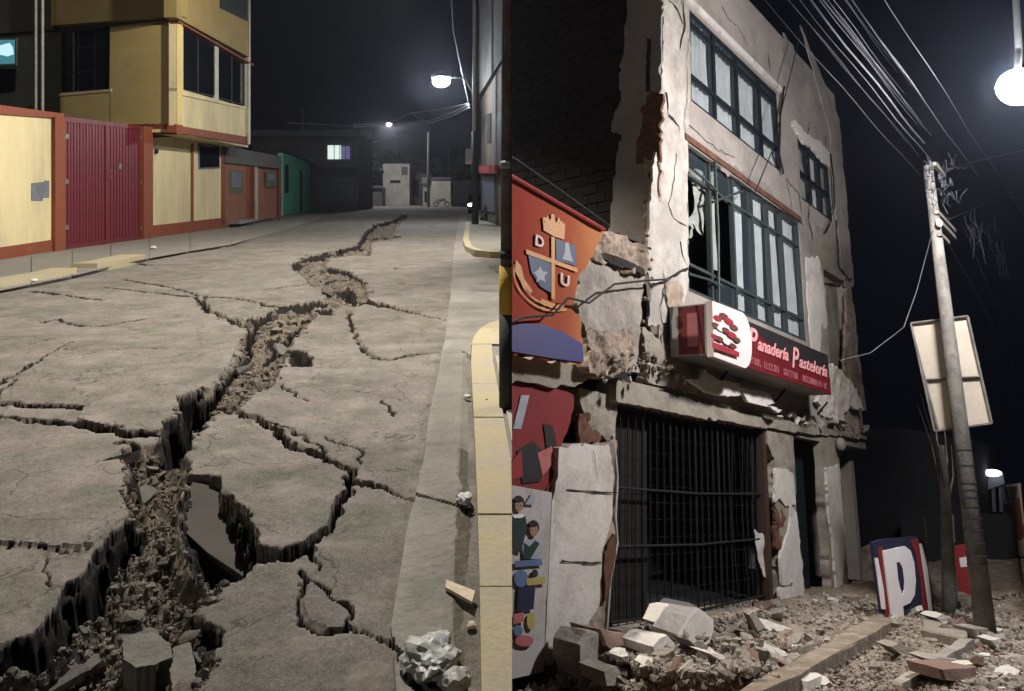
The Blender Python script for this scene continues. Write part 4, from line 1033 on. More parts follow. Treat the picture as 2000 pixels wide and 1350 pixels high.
street_pole('short pale post beside the thin far pole', 739, 398, 320, .2, .18, M['farwhite'])
ap = LP(591, 310, 78.5)
an = thing('roof_aerial', 'thin aerial mast standing on the far dark house roof', 'aerial', (ap[0], 78.5, LP(591, 262, 78.5)[2]), 'L')
obj('mast', G().tube([LP(591, 266, 78.5), LP(591, 214, 78.5)], .08, 5), M['pole'], an)
obj('crossbar', G().tube([LP(587, 232, 78.5), LP(595, 232, 78.5)], .05, 4), M['pole'], an)
# street lamp above the junction
def head(t, p, dx, m_lit, sc=1.0):
    p = np.array(p, float)
    obj('lamp_housing', G().prism([(p[0] - .38 * sc, p[1] - .16, p[2]), (p[0] + .38 * sc, p[1] - .16, p[2]), (p[0] + .38 * sc, p[1] + .16, p[2]), (p[0] - .38 * sc, p[1] + .16, p[2])], (0, 0, .1)), M['metal'], t)
    obj('lamp_glass', G().ball((p[0], p[1], p[2] - .16), (.34 * sc, .22 * sc, .22 * sc), 12, 7), m_lit, t, smooth=True)
M['lamplit'] = emit('street_lamp_glass', (0.85, 0.92, 1.0), 480)
lp_ = LP(862, 155, 40.5)
sl = thing('street_lamp', 'glaring street lamp hanging over the road on a long arm', 'street lamp', (lp_[0], 40.5, lp_[2] - .3), 'L')
obj('arm', G().tube([(P925[0] - .05, 40.5, lp_[2] - .9), (lp_[0] + 1.1, 40.5, lp_[2] + .05), (lp_[0] + .2, 40.5, lp_[2] + .1)], .035, 6), M['poleblack'], sl)
head(sl, lp_ + np.array([0, 0, .05]), 1, M['lamplit'], 1.25)
l2 = LP(760, 240, 100)
s2 = thing('street_lamp', 'tiny distant street lamp on the overhead wires', 'street lamp', (l2[0], 100, l2[2] - .2), 'L')
M['lampdim'] = emit('distant_lamp_glass', (0.9, 0.95, 1.0), 120)
head(s2, l2, 1, M['lampdim'], .8)
# overhead wires at the junction
def wire(label, pts, r, m, fr='L', group=None, name='overhead_wire', clip=True):
    o = obj(name, G().tube(pts, r, 5), m, fr=fr, label=label, cat='wire', group=group, clip=clip); return o
def sag(A, B, s, n=12):
    A, B = np.array(A, float), np.array(B, float)
    return [A + (B - A) * t_ - np.array([0, 0, 4 * s * t_ * (1 - t_)]) for t_ in np.linspace(0, 1, n)]
for k, (pl, w) in enumerate([([(690,244,88),(760,241,84),(840,236,70),(880,222,55),(915,205,42)], .045), ([(690,248,88),(760,246,84),(845,240,70),(885,226,55),(916,210,42)], .035),
    ([(560,240,88),(690,246,88)], .02), ([(760,240,84),(802,221,66),(860,214,52),(915,202,42)], .025), ([(802,221,66),(828,234,62)], .02),
    ([(700,285,95),(760,270,95),(800,262,95)], .03), ([(915,202,42),(885,60,38),(880,-40,36)], .02)]):
    lab = ['lower thick wire across the junction from the far dark house', 'second wire close under the thick junction wire', 'faint wire running left from the tiny distant lamp', 'upper wire kinked before the glaring lamp', 'short loose wire below the kink', 'faint low wire behind the far poles', 'dark wire climbing beside the slim street pole'][k]
    wire(lab, [LP(x, y, Y) for x, y, Y in pl], w * 1.3, M['junctionwire'])
# trees behind
def far_tree(x, ybase, ytop, Y, w, label, seed):
    b0 = LP(x, ybase, Y); b0[2] = max(0, b0[2]); z1 = LP(x, ytop, Y)[2]
    t = thing('tree', label, 'tree', (b0[0], Y, 0), 'L'); r_ = np.random.RandomState(seed)
    obj('trunk', G().tube([(b0[0], Y, 0), (b0[0] + .2, Y, z1 * .4), (b0[0], Y, z1 * .75)], .22, 6, .07), M['bark'], t)
    g = G(); cl = [(r_.randn(3) * np.array([w * .35, w * .35, z1 * .14]) + [0, 0, z1 * .68], r_.uniform(.3, .55) * w) for _ in range(9)]
    for i in range(2200):
        c0, rr = cl[r_.randint(9)]; u_ = r_.randn(3); u_ /= np.linalg.norm(u_)
        c = np.array([b0[0], Y, 0]) + c0 + u_ * rr * r_.uniform(.5, 1) ** .5; a_ = r_.randn(3) * .16; b_ = r_.randn(3) * .16
        g.add([c, c + a_, c + a_ + b_, c + b_], [(0, 1, 2, 3)])
    obj('crown', g, M['leaf'], t, recalc=False)
far_tree(712, 398, 300, 96, 2.0, 'dark tree left of the small pale house', 1)
far_tree(752, 392, 285, 125, 3.2, 'dark tree behind the small pale house', 2)
far_tree(820, 392, 300, 130, 3.4, 'dark tree behind the low brown house', 3)
far_tree(905, 392, 300, 122, 3.0, 'dark tree behind the grey yard wall', 4)

# banded pole on the near pavement at the right edge of the street
NPY = 5.35
np_ = thing('banded_street_pole', 'near street pole with black and yellow painted bands', 'pole', (-.005, NPY, .12), 'L')
def zb(y): return LP(985, y, NPY)[2]
prc = .088
for (y0, y1, m_, nm) in ((818, 612, 'poleblack', 'black_band'), (612, 520, 'poleyellow', 'yellow_band'), (520, -900, 'pole', 'shaft')):
    r0 = prc * (1 if nm != 'shaft' else .8)
    obj(nm, G().tube([(0.004, NPY, max(.1, zb(y0))), (0.004, NPY, zb(y1))], r0 if nm != 'shaft' else .078, 20, None if nm != 'shaft' else .055), M[m_], np_, smooth=True)
for y, nm, m_ in ((505, 'dark_band', 'poleblack'), (330, 'clamp', 'metal')):
    obj(nm, G().tube([(0.004, NPY, zb(y)), (0.004, NPY, zb(y) + .05)], .084, 20), M[m_], np_, smooth=True)
# litter by the kerb
def crumple(c, s, seed, flat=.8, n=3):
    bm = bmesh.new(); bmesh.ops.create_icosphere(bm, subdivisions=n, radius=1)
    for v_ in bm.verts:
        p = v_.co; d_ = 1 + .17 * float(N1(p.x * 1.5 + seed, p.y * 1.5 + p.z * 1.2)) + .13 * float(N2(p.x * 4 + seed, p.y * 4 + p.z * 3)) + random.uniform(-.07, .07)
        v_.co = Vector((p.x * s[0] * d_, p.y * s[1] * d_, (p.z * d_ + .9) * s[2]))
    g = G().add([(v_.co.x + c[0], v_.co.y + c[1], v_.co.z + c[2]) for v_ in bm.verts], [tuple(v_.index for v_ in f_.verts) for f_ in bm.faces]); bm.free(); return g
c = LG(838, 1322, .0)
tag(obj('crumpled_bag', crumple((c[0], c[1] + .03, .0), (.085, .12, .05), 12, n=4), M['bag']), 'large crumpled pale plastic bag in the gutter at the bottom', 'bag')
c = LG(890, 1352, .0)
tag(obj('crumpled_bag', crumple((c[0], c[1], .0), (.05, .05, .035), 19, n=3), M['bag']), 'smaller folded pale bag touching the large crumpled one', 'bag')
g = G().add([LG(871,1138,.02), LG(928,1162,.02), LG(922,1182,.035), LG(888,1162,.03), LG(870,1152,.022)], [(0, 1, 2, 3, 4)]); g.add([LG(871,1138,.023), LG(880,1136,.03), LG(925,1158,.03), LG(928,1162,.023)], [(0, 1, 2, 3)])
g = G().prism([LG(871,1138,.016), LG(928,1160,.018), LG(922,1182,.02), LG(890,1164,.02), LG(870,1153,.016)], (0.0, 0, .012))
tag(obj('snack_wrapper', g, M['paper']), 'oblong tan wrapper lying in the gutter by the kerb', 'wrapper')
c = LG(921, 1228, .0)
tag(obj('paper_scrap', crumple((c[0], c[1], .0), (.016, .022, .012), 4), M['paper']), 'small cream paper scrap against the kerb below the wrapper', 'paper')
c = LG(906, 985, .0)
tag(obj('crumpled_tissue', crumple((c[0], c[1], .0), (.035, .06, .028), 6, n=4), M['whitepaper']), 'white crumpled tissue at the end of the gutter crack', 'tissue')
tag(obj('black_bag_scrap', crumple((c[0] + .015, c[1] - .07, 0), (.03, .04, .02), 8), M['black']), 'black plastic scrap under the white tissue', 'bag')
for k, (x, y, s, lab) in enumerate(((912,778,.03,'small white scrap by the kerb above the tissue'), (300,486,.08,'white scrap on the pavement before the cream shopfront'), (66,562,.05,'white scrap on the yellow kerb'))):
    c = LG(x, y, .01 if k == 0 else .08); tag(obj('paper_scrap', crumple((c[0], c[1], c[2] if k != 2 else .17), (s, s, s * .5), k), M['whitepaper']), lab, 'paper')

# loose stones and plates in the fissure
def zroad(X, Y):
    s = X / (Y + 1.0); k = np.clip((np.log(Y / R0) / np.log(R1 / R0) * NRr).astype(int), 0, NRr); j = np.clip(((s + .8) / .8 * NS).astype(int), 0, NS)
    return HH[k, j], EAR[k, j]
rs2 = np.random.RandomState(11)
def earth_points(n, ylo=1.9, yhi=26):
    out = []
    while len(out) < n:
        px = rs2.uniform(-60, 860, 4000); py = rs2.uniform(420, 1400, 4000)
        m = np.zeros(4000, bool)
        for p_ in EARTH: m |= inpoly(px + rs2.randn(4000) * 5, py + rs2.randn(4000) * 3, p_)
        px, py = px[m], py[m]; Y = FPX * H / (py - PY); X = (px - PX) / FPX * Y
        z, e = zroad(X, Y)
        for i in range(len(X)):
            if e[i] < 1.5: out.append((X[i], Y[i], z[i], py[i]))
    return out[:n]
g = G(); ico = bmesh.new(); bmesh.ops.create_icosphere(ico, subdivisions=1, radius=1)
iv = np.array([v_.co[:] for v_ in ico.verts]); if_ = [tuple(v_.index for v_ in f_.verts) for f_ in ico.faces]; ico.free()
vs_all = []; fs_all = []; o_ = 0
for (x, y, z, py) in earth_points(9000):
    s = rs2.uniform(.10, 1.0) ** 7 * (0.017 if y < 5 else .035 if y < 9 else .06) + .0018 + .0006 * y
    v_ = iv * rs2.uniform(.6, 1.25, (len(iv), 1)) * s * rs2.uniform(.6, 1.3, 3)
    vs_all.append(v_ + [x, y, z + s * .12]); fs_all += [tuple(i + o_ for i in f_) for f_ in if_]; o_ += len(iv)
g.v = [tuple(p) for p in np.concatenate(vs_all)]; g.f = fs_all
obj('loose_stones', g, M['stone'], kind='stuff', recalc=False, label='loose stones and crumbs filling the long fissure', cat='stones')
def flat_pts(r, t=.2, k=9):
    ang = np.sort(r.uniform(0, 2 * math.pi, k)); rad = r.uniform(.65, 1.1, k)
    b_ = np.stack([np.cos(ang) * rad, np.sin(ang) * rad], 1); return np.concatenate([np.c_[b_, np.full(k, t)], np.c_[b_ * r.uniform(.8, 1, (k, 1)) + .05 * r.randn(k, 2), np.full(k, -t) + .08 * r.randn(k)]])
lump_ms = [hull_mesh('asphalt_lump', flat_pts(rs2, .28), M['asphaltpiece']) for _ in range(8)]
stone_ms = [hull_mesh('stone_lump', lump_pts(rs2, .7, 16), M['stone']) for _ in range(6)]
for i, (x, y, z, py) in enumerate(earth_points(90, 1.9, 20)):
    s = (.014 + .07 * rs2.uniform() ** 2.5) * (1 if y < 4 else 1.5 if y < 8 else 2.2)
    lump('asphalt_chunk', (lump_ms + stone_ms)[i % 14], (x, y, z + s * .25), (s, s * rs2.uniform(.7, 1.3), s * rs2.uniform(.5, .9)), rs2.uniform(-.6, .6, 3) * np.array([1, 1, 5]), 'L',
         ('small' if s < .035 else 'middling' if s < .07 else 'big') + (' flat asphalt piece ' if i % 14 < 8 else ' rough earthy stone ') + ('in the fissure at the bottom edge' if py > 1200 else 'in the fissure beside the dark hole' if py > 930 else 'in the fissure by the black gap' if py > 780 else 'in the fissure below the curved tongue' if py > 640 else 'in the fissure before the road fork' if py > 560 else 'in the far narrow end of the fissure'), 'chunk', 'broken pieces lying in the fissure')
# the rounded lump near the bottom, the smooth plates in the hole and the lower fissure
c = LG(284, 1262, .0)
def lumpy(poly, z0, z1, seed): 
    P = [LG(x, y, 0)[:2] for x, y in poly]; 
    return rough_plate([tuple(p) for p in P], (0, 0, z1), (1, 0, 0), (0, 1, 0), (0, 0, 1), z1 - z0, amp=.006, cell=.008, edge=.008, seed=seed, nf=6)
tag(obj('asphalt_lump', lumpy([(240,1248),(256,1232),(300,1228),(328,1250),(332,1276),(300,1290),(262,1296),(242,1280)], -.10, -.012, 3), M['asphaltpiece']), 'rounded flat topped asphalt lump standing in the bottom of the fissure', 'chunk')
tag(obj('asphalt_lump', lumpy([(340,1250),(372,1244),(384,1290),(378,1345),(340,1350),(330,1300)], -.12, -.02, 5), M['asphaltpiece']), 'square asphalt piece right of the rounded lump', 'chunk')
def plate(name, pts, th, m, label):
    P = [np.array(p) for p in pts]; return tag(obj(name, G().prism(P, (0, 0, -th)), m), label, 'slab')
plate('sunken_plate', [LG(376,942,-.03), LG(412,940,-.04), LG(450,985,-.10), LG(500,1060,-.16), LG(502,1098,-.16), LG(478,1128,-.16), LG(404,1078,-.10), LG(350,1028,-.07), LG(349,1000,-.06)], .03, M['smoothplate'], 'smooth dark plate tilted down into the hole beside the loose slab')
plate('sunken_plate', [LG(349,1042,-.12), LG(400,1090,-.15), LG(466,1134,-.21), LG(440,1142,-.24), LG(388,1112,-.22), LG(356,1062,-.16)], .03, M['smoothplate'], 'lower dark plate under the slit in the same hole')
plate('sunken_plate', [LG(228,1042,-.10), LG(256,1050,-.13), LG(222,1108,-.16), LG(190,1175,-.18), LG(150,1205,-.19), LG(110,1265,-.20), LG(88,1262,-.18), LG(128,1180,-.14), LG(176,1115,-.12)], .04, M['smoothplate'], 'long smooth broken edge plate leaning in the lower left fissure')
for k, (x, y, s) in enumerate(((785,556,.07),(660,537,.05),(772,525,.05),(142,878,.02),(950,816,.02))):
    c = LG(x, y, .0); lump('pebble', stone_ms[k], (c[0], c[1], (.12 if x > 930 else .01)), (s, s, s * .5), (0, 0, k), 'L', ['dark stone lying on the road right of the fissure', 'small dark stone left of the larger road stone', 'small stone higher up the right lane', 'lone pebble on the large left slab', 'dark pebble on the near kerb corner'][k], 'stone')

# lights of the left street (two seen lamps, and two unseen ones that light the road)
def street_spot(loc, e, aim, ang=2.1, col=(1.0, .94, .85)):
    return lamp('street_lamp_light', 'SPOT', loc, e, col, spot_size=ang, spot_blend=.35, shadow_soft_size=.12, aim=aim)
near = thing('street_lamp', 'street lamp slung from the banded pole above the near road', 'street lamp', (-2.2, 9.5, 7.1), 'L')
obj('arm', G().tube([(-.03, NPY, 6.5), (-.6, NPY + 1.2, 7.3), (-2.2, 9.5, 7.35)], .03, 6), M['metal'], near)  # arm added to hang an unseen lamp over the near road
obj('lamp_housing', G().box(-2.5, -1.9, 9.35, 9.65, 7.26, 7.38), M['metal'], near)
street_spot((-2.2, 9.5, 7.1), 4700, (-.45, -.12, -.88), 2.45)
street_spot((-2.6, 22.0, 7.8), 5600, (-.65, .15, -.7), 2.6)
lamp('street_lamp_light', 'SPOT', tuple(l2 - np.array([0, .5, .3])), 4200, (.95, .95, 1.0), spot_size=3.1, spot_blend=.05, shadow_soft_size=.2, aim=(0, .02, -1))
lamp('street_lamp_light', 'SPOT', tuple(lp_ - np.array([0, .0, .22])), 17000, (.93, .95, 1.0), spot_size=2.85, spot_blend=.2, shadow_soft_size=.15, aim=(-.6, .5, -.6))

# ================================================================== RIGHT: the collapsed shop house
def fbox(a0, a1, y0, y1, z0, z1): return G().box(a0, a1, y0, y1, z0, z1)
def wall_cells(a0, a1, z0, z1, holes, y0, y1):
    xs = sorted({a0, a1, *[h[0] for h in holes], *[h[1] for h in holes]}); zs = sorted({z0, z1, *[h[2] for h in holes], *[h[3] for h in holes]})
    g = G(); ins = lambda x, z: any(h[0] < x < h[1] and h[2] < z < h[3] for h in holes)
    for i in range(len(xs) - 1):
        for j in range(len(zs) - 1):
            if ins((xs[i] + xs[i + 1]) / 2, (zs[j] + zs[j + 1]) / 2): continue
            A, B, C_, E_ = xs[i], xs[i + 1], zs[j], zs[j + 1]
            g.add([(A, y0, C_), (B, y0, C_), (B, y0, E_), (A, y0, E_)], [(0, 1, 2, 3)]); g.add([(A, y1, C_), (B, y1, C_), (B, y1, E_), (A, y1, E_)], [(0, 3, 2, 1)])
    for h in holes:
        g.add([(h[0], y0, h[2]), (h[1], y0, h[2]), (h[1], y0, h[3]), (h[0], y0, h[3]), (h[0], y1, h[2]), (h[1], y1, h[2]), (h[1], y1, h[3]), (h[0], y1, h[3])],
              [(0, 1, 5, 4), (1, 2, 6, 5), (2, 3, 7, 6), (3, 0, 4, 7)])
    g.add([(a0, y0, z0), (a1, y0, z0), (a1, y0, z1), (a0, y0, z1), (a0, y1, z0), (a1, y1, z0), (a1, y1, z1), (a0, y1, z1)], [(0, 4, 5, 1), (1, 5, 6, 2), (2, 6, 7, 3), (3, 7, 4, 0)])
    return g
A0, A1, ZL, ZT = 10.2, 19.12, 2.84, 11.0
W3 = (11.35, 15.25, 7.65, 9.42); W3B = (16.28, 18.22, 7.42, 9.02); W2 = (11.12, 16.02, 4.38, 6.82); REC = (17.3, 18.75, 3.5, 6.15)
bd = thing('shop_building', 'three storey beige shop house with earthquake damage and blue window frames', 'building', (14.6, D + 1, 0), 'R')
OB = dict(parent=bd, fr='R')
obj('front_wall', wall_cells(A0, A1, ZL, ZT, [W3, W3B, W2, REC], D, D + .25), M['beige'], **OB)
obj('recess_panel', fbox(REC[0], REC[1], D + .2, D + .26, REC[2], REC[3]), M['concreteR'], **OB)
obj('right_end_wall', fbox(A1 - .2, A1, D + .26, D + 6, 0, ZT), M['beige'], **OB)
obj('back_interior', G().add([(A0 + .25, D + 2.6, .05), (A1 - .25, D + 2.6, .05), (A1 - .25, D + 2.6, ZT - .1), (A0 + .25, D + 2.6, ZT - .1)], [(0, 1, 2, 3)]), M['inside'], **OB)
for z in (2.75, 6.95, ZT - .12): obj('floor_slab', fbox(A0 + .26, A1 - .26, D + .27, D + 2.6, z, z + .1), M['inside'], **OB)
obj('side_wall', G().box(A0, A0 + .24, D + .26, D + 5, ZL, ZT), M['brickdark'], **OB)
# dark side wall brickwork in relief
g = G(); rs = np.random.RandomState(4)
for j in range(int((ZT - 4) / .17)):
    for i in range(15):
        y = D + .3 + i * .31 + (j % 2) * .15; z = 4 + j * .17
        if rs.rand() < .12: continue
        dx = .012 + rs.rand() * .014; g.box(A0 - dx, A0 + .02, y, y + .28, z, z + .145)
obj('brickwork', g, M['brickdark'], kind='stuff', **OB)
# plaster returned round the corner on to the side wall, raggedly broken
obj('corner_plaster', splate([(1232,-40),(1290,-40),(1290,180),(1268,182),(1262,250),(1245,310),(1262,318),(1260,440),(1258,480),(1190,450),(1192,400),(1200,330),(1210,262),(1192,255),(1198,222),(1212,190),(1210,160),(1218,90)], A0 - .035, .04, amp=.005, cell=.045, edge=.035, seed=2), M['greyplaster'], **OB)
obj('corner_crack', splate([(1264,75),(1270,75),(1268,180),(1261,180)], A0 - .05, .01, cell=.02, edge=.01, seed=5), M['crackdark'], **OB)
obj('stripped_brick', splate([(1266,178),(1292,184),(1292,240),(1286,320),(1270,330),(1266,352),(1262,320),(1240,316),(1244,280),(1252,240),(1248,212),(1264,206)], A0 - .07, .06, amp=.03, cell=.035, edge=.04, seed=8, nf=5), M['brickraw'], **OB)
obj('stripped_brick', splate([(1258,310),(1292,316),(1288,360),(1284,440),(1282,500),(1256,500),(1258,420),(1262,360)], A0 - .05, .05, amp=.035, cell=.03, edge=.04, seed=9, nf=7), M['rubbleface'], **OB)
# front: white plaster at the corner, cracks, damage
obj('corner_plaster', fplate([(1296,-60),(1300,-60),(1312,0),(1338,10),(1350,90),(1347,200),(1345,285),(1343,420),(1345,560),(1336,600),(1300,625),(1278,640),(1266,640),(1274,560),(1262,520),(1268,440),(1274,330),(1292,240),(1288,180),(1296,120)], D - .03, .04, amp=.006, cell=.05, edge=.03, seed=11, nf=1.6), M['warmplaster'], **OB)
obj('lintel_band', fbox(11.2, 15.6, D - .05, D, 9.50, 9.62), M['plaster'], **OB)
obj('hood_band', fplate([(1552,232),(1575,262),(1600,275),(1622,300),(1626,330),(1612,318),(1590,292),(1570,278),(1550,246)], D - .06, .06, amp=.01, cell=.05, edge=.02, seed=12), M['plaster'], **OB)
obj('jamb_plaster', fplate([(1575,500),(1600,505),(1612,570),(1616,640),(1612,645),(1606,622),(1602,690),(1588,700),(1582,640)], D - .03, .03, amp=.006, cell=.05, edge=.05, seed=13), M['plaster'], **OB)
obj('corner_post', fplate([(1655,560),(1668,600),(1680,700),(1690,800),(1684,800),(1676,760),(1660,745),(1650,720),(1652,640)], D - .03, .06, amp=.02, cell=.05, edge=.05, seed=14), M['rubbleface'], **OB)
obj('edge_plaster', fplate([(1560,40),(1640,235),(1668,560),(1650,560),(1634,430),(1620,250)], D - .015, .02, amp=.01, cell=.06, edge=.05, seed=40), M['beige'], **OB)
def fcrack(pts, w, seed, off=.036, jag=.03, m='crackdark', a=None):
    P = [RF(x, y, D)[[0, 2]] for x, y in pts]
    obj('wall_crack', ribbon(P, w, (0, D - off, 0), EX, EZ, EO, seed, jag), M[m], recalc=False, **OB)
fcrack([(1316,300),(1312,350),(1302,400),(1312,430),(1340,446)], .013, 1)
fcrack([(1330,0),(1334,50),(1328,80),(1325,100)], .03, 2)
fcrack([(1302,2),(1320,20),(1336,60)], .025, 3)
fcrack([(1302,225),(1322,248),(1324,262)], .03, 4)
fcrack([(1296,180),(1302,225)], .03, 5)
fcrack([(1324,470),(1330,500),(1340,525)], .018, 6)
fcrack([(1268,556),(1300,548),(1342,522)], .028, 7)
fcrack([(1290,570),(1306,612),(1312,650),(1318,680)], .03, 8)
fcrack([(1345,290),(1450,362),(1570,440)], .02, 9, .004, .01)
fcrack([(1632,430),(1636,520),(1660,552)], .05, 10, .02)
fcrack([(1618,545),(1650,550),(1664,545)], .05, 11, .01)
fcrack([(1500,105),(1504,140)], .03, 12, .004); fcrack([(1612,262),(1612,285)], .03, 13, .004)
fcrack([(1345,245),(1400,292),(1440,310)], .012, 14, .004); fcrack([(1535,350),(1545,400),(1560,470)], .014, 15, .004)

fcrack([(1345,60),(1336,120),(1340,170),(1332,240),(1338,290)], .008, 31)
fcrack([(1410,12),(1424,40),(1440,52),(1462,92)], .014, 32, .004)
fcrack([(1580,240),(1572,300),(1584,360),(1578,430),(1590,470)], .03, 33, .004)
fcrack([(1440,330),(1452,352)], .02, 34, .004); fcrack([(1535,350),(1560,380),(1566,420)], .02, 35, .004)
fcrack([(1290,640),(1284,600),(1294,560),(1288,520)], .012, 36)
obj('peeled_patch', fplate([(1590,440),(1618,452),(1632,500),(1620,530),(1600,505),(1588,480)], D - .012, .012, amp=.004, cell=.05, edge=.06, seed=41), M['concreteR'], **OB)
obj('peeled_patch', fplate([(1412,318),(1470,340),(1510,372),(1490,378),(1440,350),(1408,332)], D - .012, .012, amp=.004, cell=.05, edge=.06, seed=42), M['greyplaster'], **OB)
obj('peeled_patch', fplate([(1530,60),(1560,110),(1580,160),(1560,170),(1530,120)], D - .012, .012, amp=.004, cell=.06, edge=.09, seed=43), M['greyplaster'], **OB)
obj('peeled_patch', fplate([(1300,560),(1330,552),(1338,600),(1310,618)], D - .045, .012, amp=.006, cell=.03, edge=.04, seed=44), M['rubbleface'], **OB)
rk = np.random.RandomState(77)
for k in range(5, 22):   # finer branching cracks over the render
    x, y = rk.uniform(1300, 1345) if k < 5 else rk.uniform(1360, 1650), 0
    y = rk.uniform(60, 560) if k < 5 else 60 + (x - 1360) * .85 + rk.choice([-60, 150, 170, 190])
    pts_ = [(x, y)]
    for i in range(5): pts_.append((pts_[-1][0] + rk.uniform(-9, 9), pts_[-1][1] + rk.uniform(8, 24)))
    q0 = [RF(px_, py_, D)[[0, 2]] for px_, py_ in pts_]
    if any(w_[0] - .1 < c_[0] < w_[1] + .1 and w_[2] - .1 < c_[1] < w_[3] + .1 for w_ in (W3, W3B, W2, REC) for c_ in q0): continue
    fcrack(pts_, .009, 50 + k, .036 if k < 5 else .004)
def curtain(a0, a1, z0, z1, y, seed, m='curtain', amp=.032, freq=38):
    n = max(6, int((a1 - a0) / .022)); rows = 8; g = G(); vs = []
    for j in range(rows + 1):
        for i in range(n + 1):
            a_ = a0 + (a1 - a0) * i / n; z = z0 + (z1 - z0) * j / rows
            vs.append((a_ + .012 * math.sin(j * .7 + seed), y + amp * math.sin(a_ * freq + 1.8 * float(N1(a_ * 3 + seed, z * .5))) + .02 * float(N2(a_ * 6 + seed, z)), z))
    fs = [(j * (n + 1) + i, j * (n + 1) + i + 1, (j + 1) * (n + 1) + i + 1, (j + 1) * (n + 1) + i) for j in range(rows) for i in range(n)]
    return g.add(vs, fs)
def window(name, w, cols, rows, fm, wx=.035, label=None, missing=(), fw=.06):
    a0, a1, z0, z1 = w
    fr_ = obj(name, G().box(a0, a0 + fw, D + .02, D + .10, z0, z1).box(a1 - fw, a1, D + .02, D + .10, z0, z1).box(a0, a1, D + .021, D + .099, z0, z0 + fw).box(a0, a1, D + .021, D + .099, z1 - fw, z1), M[fm], label=label, **OB)
    for c_ in cols: obj('mullion', G().box(c_ - wx, c_ + wx, D + .015, D + .095, z0 + fw, z1 - fw), M[fm], parent=fr_, fr='R')
    for r_ in rows: obj('transom', G().box(a0 + fw, a1 - fw, D + .012, D + .09, r_ - wx * .8, r_ + wx * .8), M[fm], parent=fr_, fr='R')
    xs = [a0] + list(cols) + [a1]; zs = [z0] + list(rows) + [z1]
    for i in range(len(xs) - 1):
        for j in range(len(zs) - 1):
            if (i, j) in missing: continue
            obj('pane', G().box(xs[i] + .03, xs[i + 1] - .03, D + .05, D + .056, zs[j] + .03, zs[j + 1] - .03), M['pane'], parent=fr_, fr='R')
    return fr_
c3 = [RF(x, 200, D)[0] for x in (1399, 1443, 1486)]
window('window', W3, c3, [8.15, 9.18], 'frameblue', .05, 'upper window with dark blue frame and white net curtains')
xs3 = [W3[0]] + c3 + [W3[1]]
for i in range(4): obj('curtain', curtain(xs3[i] + .05, xs3[i + 1] - .04, 7.68, 9.4, D + .145, i), M['curtain'], **OB)
window('window', W3B, [16.95, 17.6], [8.05, 8.75], 'frameblue', .04, 'small upper window with dark frame near the right corner')
obj('curtain', curtain(16.4, 17.0, 7.5, 8.95, D + .18, 7), M['curtain2'], **OB)
obj('curtain', curtain(17.1, 17.9, 7.5, 8.95, D + .18, 8), M['curtain'], **OB)
c2 = [RF(x, 470, D)[0] for x in (1392, 1437, 1474, 1504, 1530)]
window('window', W2, c2, [4.82, 6.3], 'framegreen', .03, 'large first floor window with torn curtains and a bent frame', missing={(0, 0), (0, 1), (1, 1)})
xs2 = [W2[0]] + c2 + [W2[1]]
for i, (s0, s1, zb_, mm, fq) in enumerate(((.0, .45, 5.5, 'curtain2', 18), (.1, .5, 5.0, 'curtain2', 26), (.05, .75, 4.5, 'curtain', 30), (.0, .95, 4.45, 'curtain', 34), (.15, 1, 4.45, 'curtain', 34), (.0, 1, 4.4, 'curtain', 34))):
    a_, b_ = xs2[i], xs2[i + 1]
    obj('curtain', curtain(a_ + (b_ - a_) * s0 + .04, a_ + (b_ - a_) * s1 - .03, zb_, 6.75, D + .135 + .01 * (i % 2), 20 + i, mm, .026, fq * 1.4), M[mm], **OB)
obj('torn_curtain', rough_plate([RF(x, y, D + .2)[[0, 2]] for x, y in [(1350,330),(1380,350),(1386,420),(1372,470),(1360,430),(1352,480)]], (0, D + .2, 0), EX, EZ, EO, .01, amp=.08, cell=.06, edge=.05, seed=3, nf=3), M['curtain2'], **OB)
for k, (p, q) in enumerate((((1396,302),(1404,600)), ((1418,395),(1352,330)), ((1455,372),(1392,395)), ((1345,535),(1412,560)))):
    obj('bent_bar', G().tube([RF(*p, D - .02), RF((p[0] + q[0]) / 2 + 3, (p[1] + q[1]) / 2 - 2, D - .06), RF(*q, D - .01)], .022, 6), M['framegreen'], **OB)
# top moulding of the first floor window
obj('window_head', fbox(11.05, 16.1, D - .04, D + .02, 6.84, 6.95), M['brickraw'], **OB)
# ledge beam over the ground floor and its broken face
g = fplate([(1205,742),(1300,768),(1490,816),(1560,826),(1640,842),(1694,852),(1694,858),(1640,852),(1560,845),(1495,836),(1300,803),(1203,782)], D - .10, .3, amp=.01, cell=.035, edge=.012, seed=15)
obj('beam', g, M['concreteR'], **OB)
obj('fallen_render', fplate([(1262,640),(1300,668),(1345,700),(1380,745),(1370,768),(1300,755),(1262,742),(1272,700)], D - .05, .15, amp=.05, cell=.05, edge=.05, seed=16, nf=2), M['concreteR'], **OB)
obj('fallen_render', fplate([(1300,625),(1345,600),(1352,640),(1360,700),(1330,690),(1290,668)], D - .02, .1, amp=.03, cell=.05, edge=.04, seed=17, nf=2), M['greyplaster'], **OB)
for k, poly in enumerate(([(1340,738),(1372,746),(1374,722),(1400,740),(1446,750),(1446,772),(1420,774),(1380,766)], [(1446,756),(1500,768),(1514,786),(1496,794),(1462,784)], [(1500,790),(1530,800),(1520,806)])):
    obj('hanging_plaster', fplate(poly, D - .26 - .03 * k, .06, amp=.015, cell=.02, edge=.01, seed=18 + k, nf=3), M['plaster'], **OB)
obj('hanging_plaster', fplate([(1620,712),(1650,722),(1672,760),(1680,802),(1662,796),(1652,812),(1658,832),(1634,828),(1618,810),(1604,792),(1592,782),(1618,768)], D - .12, .08, amp=.06, cell=.05, edge=.06, seed=22, nf=2), M['plaster'], **OB)
